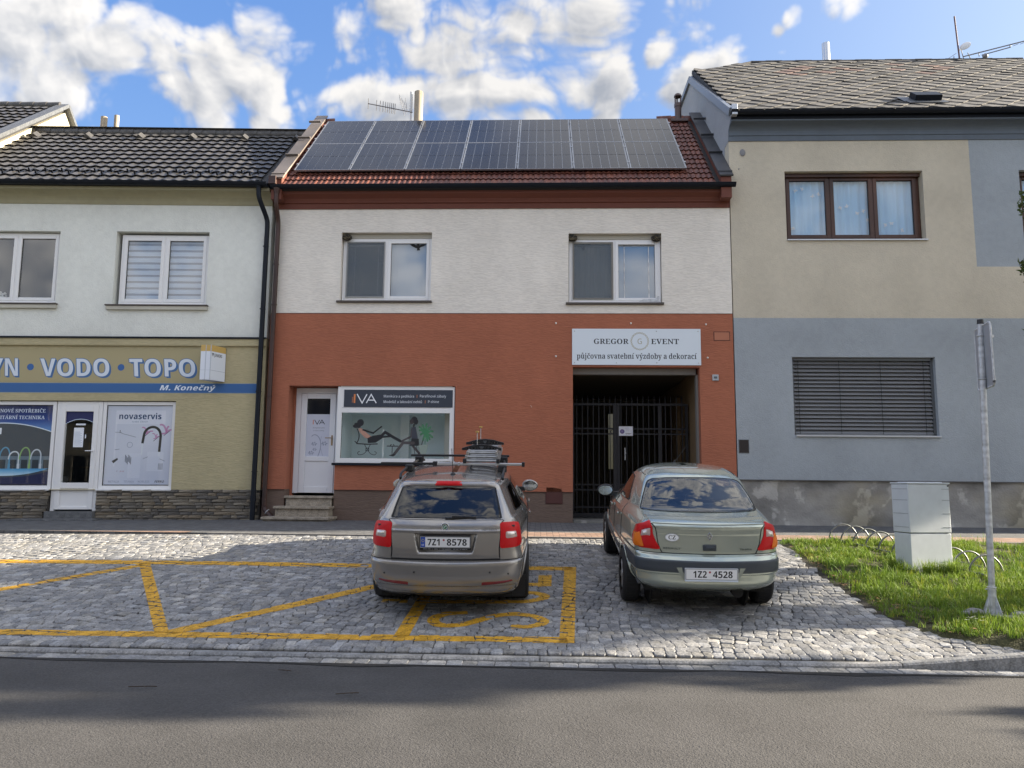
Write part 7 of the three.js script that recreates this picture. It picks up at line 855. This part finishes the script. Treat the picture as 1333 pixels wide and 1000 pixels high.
{ // ladder and its clamps lie on the rack
  const put = (name, label, cat) => { const c = carFrame(name, label, -0.965, 7.52, 0.03); c.userData.category = cat; return c; };
  const l = put('ladder', 'folded aluminium ladder lying on the roof rack of the estate car', 'ladder'), al = M('ladder_aluminium', [0.60, 0.60, 0.59], { map: T.galv, metalness: 0.75, roughness: 0.38 });
  for (let k = 0; k < 3; k++) { const y = 1.462 + k * 0.042, w = 0.19 - k * 0.012, cx = 0.29, z1 = -0.26 - k * 0.05, z2 = -2.15 + k * 0.1; for (const s of [-1, 1]) mesh('side_rail', [box(cx + s * w - 0.013, cx + s * w + 0.013, y - 0.017, y + 0.017, z2, z1, 0.005), box(cx + s * w - 0.016, cx + s * w + 0.016, y - 0.02, y - 0.012, z2, z1)], al, l); for (let i = 0; i < 8; i++) { const z = z1 - 0.03 - i * 0.25; if (z > z2) mesh('rung', [new THREE.CylinderGeometry(0.015, 0.015, 2 * w, 10).rotateZ(Math.PI / 2).translate(cx, y, z)], al, l); } }
  mesh('rail_foot', [-1, 1].map((s) => box(0.29 + s * 0.19 - 0.02, 0.29 + s * 0.19 + 0.02, 1.44, 1.49, -0.275, -0.235, 0.008)), black, l);
  [[-0.75, 1.55, 0.0, 'nearer'], [-1.20, 1.585, 0.02, 'farther']].forEach(([z, y, dx, which]) => {
    const c = put('ladder_clamp', `${which} black arched ladder clamp with round holes on the roof rack`, 'clamp'), s = new THREE.Shape([[-0.235, 0], [-0.235, 0.022], [-0.1, 0.058], [0, 0.066], [0.1, 0.058], [0.235, 0.022], [0.235, 0]].map((p) => new THREE.Vector2(...p)));
    for (const [x, yy, r] of [[-0.155, 0.018, 0.006], [-0.12, 0.022, 0.009], [-0.08, 0.027, 0.013], [0.08, 0.027, 0.013], [0.12, 0.022, 0.009], [0.155, 0.018, 0.006]]) s.holes.push(new THREE.Path().absarc(x, yy, r, 0, 6.2832, true));
    mesh('yoke', new THREE.ExtrudeGeometry(s, { depth: 0.03, bevelEnabled: true, bevelSize: 0.003, bevelThickness: 0.003, bevelSegments: 2 }).translate(0.27 + dx, y, z - 0.015), black, c); mesh('holes_behind', box(0.11 + dx, 0.43 + dx, y + 0.006, y + 0.042, z - 0.022, z - 0.0185), M('worn_white', [0.55, 0.55, 0.53]), c); mesh('mark', new THREE.PlaneGeometry(0.07, 0.04).translate(0.27 + dx, y + 0.033, z + 0.019), printMat('clamp_mark', 70, 40, (x) => { x.fillStyle = '#0d0d0f'; x.fillRect(0, 0, 70, 40); x.strokeStyle = '#7f8388'; x.lineWidth = 3; x.strokeRect(12, 8, 18, 12); x.strokeRect(38, 8, 18, 12); x.strokeRect(24, 24, 22, 10); }), c);
    mesh('threaded_rod', bar([0.215 + dx, 1.42, z], [0.215 + dx, y + 0.215, z], 0.0045, 6), galv, c); mesh('knob', cyl(0.018, 0.024, 0.016, 14, 0.215 + dx, y + 0.21, z), M('yellow_knob', [0.62, 0.42, 0.12]), c);
  });
}
{ // -------------------------------------------------- green-grey saloon
  const car = carFrame('saloon_car', 'pale green-grey saloon car with a CZ sticker on its boot', 1.665, 7.56, -0.008), P = paint('green_grey_metallic', [0.45, 0.50, 0.435]);
  const B = makeBody([
    { y: 0.275, W: 0.66, zr: 0.66, zf: -2.95 }, { y: 0.325, W: 0.715, zr: 0.79, zf: -3.1, cr: 0.12, Rr: 0.34 }, { y: 0.35, W: 0.735, zr: 0.83, zf: -3.14, cr: 0.13, Rr: 0.34 }, { y: 0.40, W: 0.76, zr: 0.868, zf: -3.18, cr: 0.14, Rr: 0.33 }, { y: 0.475, W: 0.772, zr: 0.875, zf: -3.19, cr: 0.14, Rr: 0.33 }, { y: 0.49, W: 0.782, zr: 0.892, zf: -3.2, cr: 0.14, Rr: 0.33 }, { y: 0.605, W: 0.786, zr: 0.895, zf: -3.2, cr: 0.14, Rr: 0.33 }, { y: 0.622, W: 0.780, zr: 0.88, zf: -3.19, cr: 0.14, Rr: 0.33 },
    { y: 0.655, W: 0.778, zr: 0.850, zf: -3.16, cr: 0.13 }, { y: 0.675, W: 0.777, zr: 0.815, zf: -3.14, cr: 0.12 }, { y: 0.75, W: 0.775, zr: 0.81, zf: -3.0, cr: 0.115 }, { y: 0.84, W: 0.768, zr: 0.81, zf: -2.7, cr: 0.115, tr: 0.08 }, { y: 0.915, W: 0.755, zr: 0.815, zf: -2.35, cr: 0.12, tr: 0.085 }, { y: 0.935, W: 0.748, zr: 0.825, zf: -2.28, cr: 0.125, tr: 0.09 }, { y: 0.955, W: 0.738, zr: 0.815, zf: -2.22, cr: 0.125, tr: 0.095, Rr: 0.25 },
    { y: 0.985, W: 0.720, zr: 0.72, zf: -2.14, cr: 0.125, tr: 0.10, Rr: 0.22, a: -0.004 }, { y: 1.018, W: 0.702, zr: 0.46, zf: -2.08, cr: 0.13, tr: 0.085, Rr: 0.20, a: -0.008 }, { y: 1.035, W: 0.690, zr: 0.375, zf: -2.04, cr: 0.145, tr: 0.075, Rr: 0.18, a: -0.008 }, { y: 1.14, W: 0.645, zr: 0.255, zf: -1.82, cr: 0.155, tr: 0.06, Rr: 0.16 }, { y: 1.26, W: 0.590, zr: 0.095, zf: -1.55, cr: 0.16, tr: 0.05, Rr: 0.17 }, { y: 1.325, W: 0.555, zr: -0.01, zf: -1.4, cr: 0.165, tr: 0.045, Rr: 0.20, a: -0.015 }, { y: 1.36, W: 0.51, zr: -0.10, zf: -1.28, cr: 0.16, tr: 0.04, Rr: 0.24, a: -0.015 }, { y: 1.385, W: 0.42, zr: -0.24, zf: -1.14, cr: 0.14, tr: 0.03 }, { y: 1.402, W: 0.25, zr: -0.42, zf: -1.0, cr: 0.08, tr: 0.02 }, { y: 1.408, W: 0.03, zr: -0.6, zf: -0.85, cr: 0.01, tr: 0, Rf: 0.02, cf: 0.02, tf: 0 }]);
  const arch = [[0, 0.285, 0.315], [-2.42, 0.285, 0.315]];
  const winR = round2([[-0.60, 1.026], [-0.3, 1.022], [0, 1.022], [0.3, 1.022], [0.60, 1.026], [0.597, 1.04], [0.553, 1.16], [0.495, 1.275], [0.44, 1.302], [0.25, 1.322], [0, 1.328], [-0.25, 1.322], [-0.44, 1.302], [-0.495, 1.275], [-0.553, 1.16], [-0.597, 1.04]].map(([x, y]) => B.rear(x, y, 16.05, 20.6)), 0.25, 3);
  const sideW = (m) => [[[-0.27, 1.05], [-0.95, 1.02], [-0.88, 1.30], [-0.52, 1.285]], [[-1.03, 1.02], [-1.78, 1.0], [-1.32, 1.275], [-0.97, 1.30]]].map((q) => round2(q.map(([z, y]) => B.side(z, y, m, 16, 20.6)), 0.12, 4));
  const SW = { '-1': sideW(-1), 1: sideW(1) }, holes = [winR, ...SW[1], ...SW['-1']].map((p) => scaleP(dense(p, 2), 0.95)), ws = [[54, 16.6], [68.2, 16.6], [68.2, 20], [54, 20]]; holes.push(ws, ws.map(([u, t]) => [-u, t]));
  const bl = [[-0.45, 0.672], [0.45, 0.672], [0.555, 0.957], [-0.555, 0.957]].map(([x, y]) => B.rear(x, y, 9, 14.2)); holes.push([[bl[0][0] + 0.4, bl[0][1] + 0.15], [bl[1][0] - 0.4, bl[1][1] + 0.15], [bl[2][0] - 0.4, bl[2][1] - 0.12], [bl[3][0] + 0.4, bl[3][1] - 0.12]]);
  const outline = (q, r) => tube([0, 1, 2, 3].flatMap((k) => [...Array(10)].map((_, i) => { const a = q[k], b = q[(k + 1) % 4], f = i / 10, u = lerp(a[0], b[0], f), t = lerp(a[1], b[1], f); return B.S(u, t).addScaledVector(B.normal(u, t), -0.002); })), r, 160, 6, true, 0);
  mesh('body', bodyMesh(B, holes, arch, [9, 24], [0, 68]), P, car); mesh('rear_bumper', bodyMesh(B, [], arch, [0, 9], [0, 27]), P, car); mesh('lower_body', bodyMesh(B, [], arch, [0, 9], [27, 68]), P, car);
  mesh('bumper_gap', tube([...Array(61)].map((_, i) => B.S(-27 + i * 0.9, 9.0)), 0.004, 120, 6), gap, car);
  mesh('bumper_strip', panel(B, [[-27, 5.0], [27, 5.0], [27, 6.98], [-27, 6.98]], 0.004, 90, 8, null, 0.008), M('bumper_strip_plastic', [0.045, 0.055, 0.068], { roughness: 0.5 }), car);
  mesh('underbody', [box(-0.60, 0.60, 0.25, 0.5, -2.9, 0.55), ...[-1, 1].flatMap((m) => [0, -2.42].map((z) => new THREE.CylinderGeometry(0.34, 0.34, 0.02, 30).rotateZ(Math.PI / 2).translate(m * 0.5, 0.3, z))), bar([0.3, 0.29, 0.3], [0.3, 0.275, 0.70], 0.055, 16)], under, car);
  for (const m of [-1, 1]) for (const z of [0, -2.42]) { wheel(car, m * 0.695, z, 0.285, 0.175, m); mesh('wheel_arch', tube([...Array(17)].map((_, i) => { const a = -0.2 + i / 16 * (Math.PI + 0.4), zz = z + 0.313 * Math.cos(a), y = 0.285 + 0.313 * Math.sin(a); const [u, t] = B.side(zz, Math.max(0.28, y), m); return B.S(u, t); }), 0.011, 32, 6), P, car); }
  const ringGeo = (poly, a, b, off) => { const d = dense(poly, 2), C = d.reduce((s, p) => [s[0] + p[0] / d.length, s[1] + p[1] / d.length], [0, 0]), q = []; const at = (p, k) => { const c = [lerp(C[0], p[0], k), lerp(C[1], p[1], k)]; const s = B.S(...c).addScaledVector(B.normal(...c), off); return [s.x, s.y, s.z]; }; for (let i = 0; i < d.length; i++) { const p = d[i], n = d[(i + 1) % d.length]; q.push([at(p, a), at(n, a), at(n, b), at(p, b)]); } return quadGeo(q); };
  // boot lid
  mesh('boot_gap', outline(bl.map(([u, t], i) => [u * 1.006, t + (i < 2 ? -0.03 : 0.0)]), 0.006), gap, car);
  const lid = mesh('boot_lid', [panel(B, bl, 0.006, 90, 40, (x, y) => -0.007 * sm(0.862, 0.854, y) - 0.012 * sm(0.018, 0.0, Math.hypot(Math.max(0, Math.abs(x) - 0.045), Math.max(0, Math.abs(y - 0.735) - 0.012)))), panel(B, [B.rear(-0.556, 0.957, 13.8, 14.2), B.rear(0.556, 0.957, 13.8, 14.2), B.deck(0.60, 0.40, 15, 16.8), B.deck(-0.60, 0.40, 15, 16.8)], 0.006, 40, 12, null, 0.010)], P, car);
  const zt = (x, y) => B.S(...B.rear(x, y, 9, 14)).z;
  mesh('boot_lock', [new RoundedBoxGeometry(0.13, 0.062, 0.02, 3, 0.012).translate(0, 0.737, zt(0, 0.737) + 0.002), new RoundedBoxGeometry(0.09, 0.03, 0.02, 3, 0.01).translate(0, 0.737, zt(0, 0.737) + 0.008)], M('bumper_strip_plastic'), lid);
  { const s = new THREE.Shape([[0, 0.042], [0.026, 0], [0, -0.042], [-0.026, 0]].map((p) => new THREE.Vector2(...p))); s.holes.push(new THREE.Path([[0, 0.02], [-0.012, 0], [0, -0.02], [0.012, 0]].map((p) => new THREE.Vector2(...p)))); mesh('badge', new THREE.ExtrudeGeometry(s, { depth: 0.006, bevelEnabled: true, bevelSize: 0.002, bevelThickness: 0.003, bevelSegments: 2 }).rotateX(-0.05).translate(0, 0.848, zt(0, 0.848) + 0.003), M('chrome'), lid); }
  const dec = (name, x, y, w, hh, mat) => { const q = mesh(name, new THREE.PlaneGeometry(w, hh), mat, lid, true); q.position.set(x, y, zt(x, y) + 0.0085); q.rotation.set(0, Math.atan(2 * 0.115 * x / 0.49), 0); return q; };
  { const g = new THREE.CircleGeometry(0.067, 40).scale(1, 0.58, 1); const q = mesh('sticker', g, printMat('oval_sticker', 256, 150, (x, W, H) => { x.fillStyle = '#eef0f2'; x.fillRect(0, 0, W, H); x.strokeStyle = '#1d2026'; x.lineWidth = 4; x.beginPath(); x.ellipse(128, 75, 121, 69, 0, 0, 6.3); x.stroke(); x.fillStyle = '#17191e'; x.font = 'bold 108px serif'; x.textAlign = 'center'; x.fillText('CZ', 128, 112); }), lid, true); q.position.set(-0.362, 0.830, zt(-0.362, 0.83) + 0.010); q.rotation.y = -0.17; }
  const scr = (nm, t) => printMat(nm, 220, 40, (x, W, H) => { x.clearRect(0, 0, W, H); x.fillStyle = '#4c5150'; x.font = 'bold 36px sans-serif'; x.save(); x.scale(214 / x.measureText(t).width, 1); x.fillText(t, 2, 33); x.restore(); }, { transparent: true, metalness: 0.4, roughness: 0.4 }); dec('maker_lettering', -0.365, 0.722, 0.175, 0.026, scr('maker_script', 'RENAULT')); dec('model_lettering', 0.355, 0.722, 0.13, 0.026, scr('model_script_b', 'Thalia'));
  // number plate in the bumper
  const pz = B.S(...B.rear(0, 0.49, 4, 6.9)).z, cheek = mesh('plate_cheek', [-1, 1].map((m) => extr([[0, 0], [0.07 * m, 0.13], [0.0, 0.13]], 0.03).translate(m * 0.262, 0.425, pz - 0.045)), P, car), np = mesh('number_plate', [box(-0.256, 0.256, 0.428, 0.556, pz - 0.006, pz + 0.012, 0.004)], M('plate_edge', [0.5, 0.52, 0.55], { roughness: 0.4 }), car); np.rotation.x = 0; mesh('plate_print', new THREE.PlaneGeometry(0.50, 0.108).translate(0, 0.498, pz + 0.0135), plateMat('plate_b', '1Z2 4528', false), np, true); mesh('plate_lip', box(-0.256, 0.256, 0.428, 0.441, pz + 0.010, pz + 0.018, 0.003), M('pale_lip', [0.55, 0.62, 0.7]), np);
  // rear screen
  const cg = M('tinted_screen', [0.50, 0.58, 0.60], { phys: 1, transmission: 1, thickness: 0, roughness: 0.012, ior: 2.0 }); const rs = mesh('rear_screen', shell(B, dense(winR, 2), 0.003, 12, 0, 0, null, 0.002), cg, car); mesh('screen_frame', ringGeo(winR, 0.90, 1.025, 0.005), M('ceramic_edge', [0.030, 0.038, 0.046], { phys: 1, roughness: 0.15, clearcoat: 1 }), rs); mesh('screen_frame', ringGeo(winR, 0.985, 1.03, 0.007), gap, rs);
  const sideGlass = M('side_glass', [0.40, 0.42, 0.40], { phys: 1, transmission: 1, thickness: 0, roughness: 0.015, ior: 1.65 });
  for (const m of [-1, 1]) { SW[m].forEach((p) => { const w = mesh('side_window', shell(B, dense(p, 2), 0.003, 8, 0, 0, null, 0.002), sideGlass, car); mesh('window_frame', ringGeo(p, 0.94, 1.04, 0.005), gap, w); });
    mesh('windscreen', panel(B, [[m * 54, 16.5], [m * 68, 16.5], [m * 68, 20.1], [m * 54, 20.1]], 0, 14, 6, null, 0), M('car_glass'), car);
    // tail lamp: red over amber and red, with a clear square
    const A = B.rear(m * 0.562, 0.975, 12, 15), D = B.rear(m * 0.462, 0.705, 9, 13), D2 = B.rear(m * 0.545, 0.86, 10, 14), E3 = B.side(0.53, 0.915, m, 10, 14), E4 = B.side(0.46, 0.80, m, 9, 13), F = B.side(0.53, 0.715, m, 9, 12), poly = dense(round2([A, [lerp(A[0], E3[0], 0.5), lerp(A[1], E3[1], 0.5) + 0.25], E3, E4, F, D, D2], 0.14, 3), 2), lamp = mesh('tail_lamp', shell(B, poly, 0.010, 8, 0.006), lensRed, car); mesh('lamp_gap', shell(B, poly, -0.003, 8, 0, 0.007, null, 0.004), gap, lamp);
    const q = (a, b) => { const l = [lerp(lerp(A[0], D2[0], clamp(b * 2)), D[0], clamp(b * 2 - 1)), lerp(lerp(A[1], D2[1], clamp(b * 2)), D[1], clamp(b * 2 - 1))], r = [lerp(lerp(E3[0], E4[0], clamp(b * 2)), F[0], clamp(b * 2 - 1)), lerp(lerp(E3[1], E4[1], clamp(b * 2)), F[1], clamp(b * 2 - 1))]; return [lerp(l[0], r[0], a), lerp(l[1], r[1], a)]; };
    mesh('lamp_lens', shell(B, dense(round2([q(0.44, 0.42), q(0.97, 0.36), q(0.95, 0.95), q(0.40, 0.95)], 0.1, 3), 2), 0.016, 5, 0.004), lensAmber, lamp); mesh('lamp_lens', shell(B, dense(round2([q(0.06, 0.40), q(0.42, 0.40), q(0.44, 0.56), q(0.08, 0.56)], 0.08, 3), 2), 0.016, 4, 0.002), lensClear, lamp); mesh('lamp_lens', shell(B, dense(round2([q(0.14, 0.44), q(0.32, 0.44), q(0.33, 0.51), q(0.15, 0.51)], 0.2, 3), 2), 0.0195, 3, 0.002), M('bulb_reflector'), lamp); mesh('lamp_rib', shell(B, dense([q(0.04, 0.385), q(0.95, 0.43), q(0.95, 0.445), q(0.04, 0.40)], 3), 0.0165, 3), lensRed2, lamp);
    sideMirror(car, m * 0.83, 0.965, -1.72, m, black); handles(B, car, [[-0.50, 0.87, m], [-1.28, 0.86, m]], P);
    for (const z of [-0.25, -0.99]) mesh('door_gap', tube([...Array(12)].map((_, i) => { const y = lerp(0.30, 1.02, i / 11), [u, t] = B.side(z + (z > -0.5 && y < 0.62 ? -0.20 * (1 - (y - 0.30) / 0.32) : 0), y, m); return B.S(u, t); }), 0.004, 24, 5), gap, car); { const pts = [...Array(14)].map((_, i) => { const [u, t] = B.side(lerp(-0.33, -2.0, i / 13), 0.52, m); return B.S(u, t); }); mesh('side_strip', pts.slice(1).map((p, i) => beam([pts[i].x, pts[i].y, pts[i].z], [p.x, p.y, p.z], 0.012, 0.05)), M('bumper_strip_plastic'), car); } }
  mesh('seat', [...seatGeo(-0.33, -0.30, 0.44, 0.45), ...seatGeo(0.33, -0.30, 0.44, 0.45), ...seatGeo(-0.33, -1.1, 0.44, 0.45), ...seatGeo(0.33, -1.1, 0.44, 0.45), box(-0.66, 0.66, 0.30, 0.5, -2.0, 0.5)], M('seat_grey', [0.13, 0.135, 0.14], { roughness: 1 }), car); mesh('parcel_shelf', [box(-0.6, 0.6, 0.985, 0.997, -0.25, 0.27), new RoundedBoxGeometry(0.27, 0.09, 0.06, 3, 0.028).translate(0.03, 1.045, 0.21)], M('shelf_grey', [0.10, 0.10, 0.105], { roughness: 1 }), car);
  mesh('aerial', [bar([-0.04, 1.40, -1.05], [0.05, 1.62, -0.75], 0.0035, 6), cyl(0.014, 0.010, 0.03, 10, -0.04, 1.395, -1.05)], black, car); mesh('roof_seam', [-1, 1].map((m) => tube([...Array(10)].map((_, i) => { const [u, t] = B.deck(m * 0.505, lerp(-0.25, -1.15, i / 9), 20.5, 22.4); return B.S(u, t).add(V(0, 0.001, 0)); }), 0.004, 20, 5)), gap, car);
}
renderer.render(scene, camera);
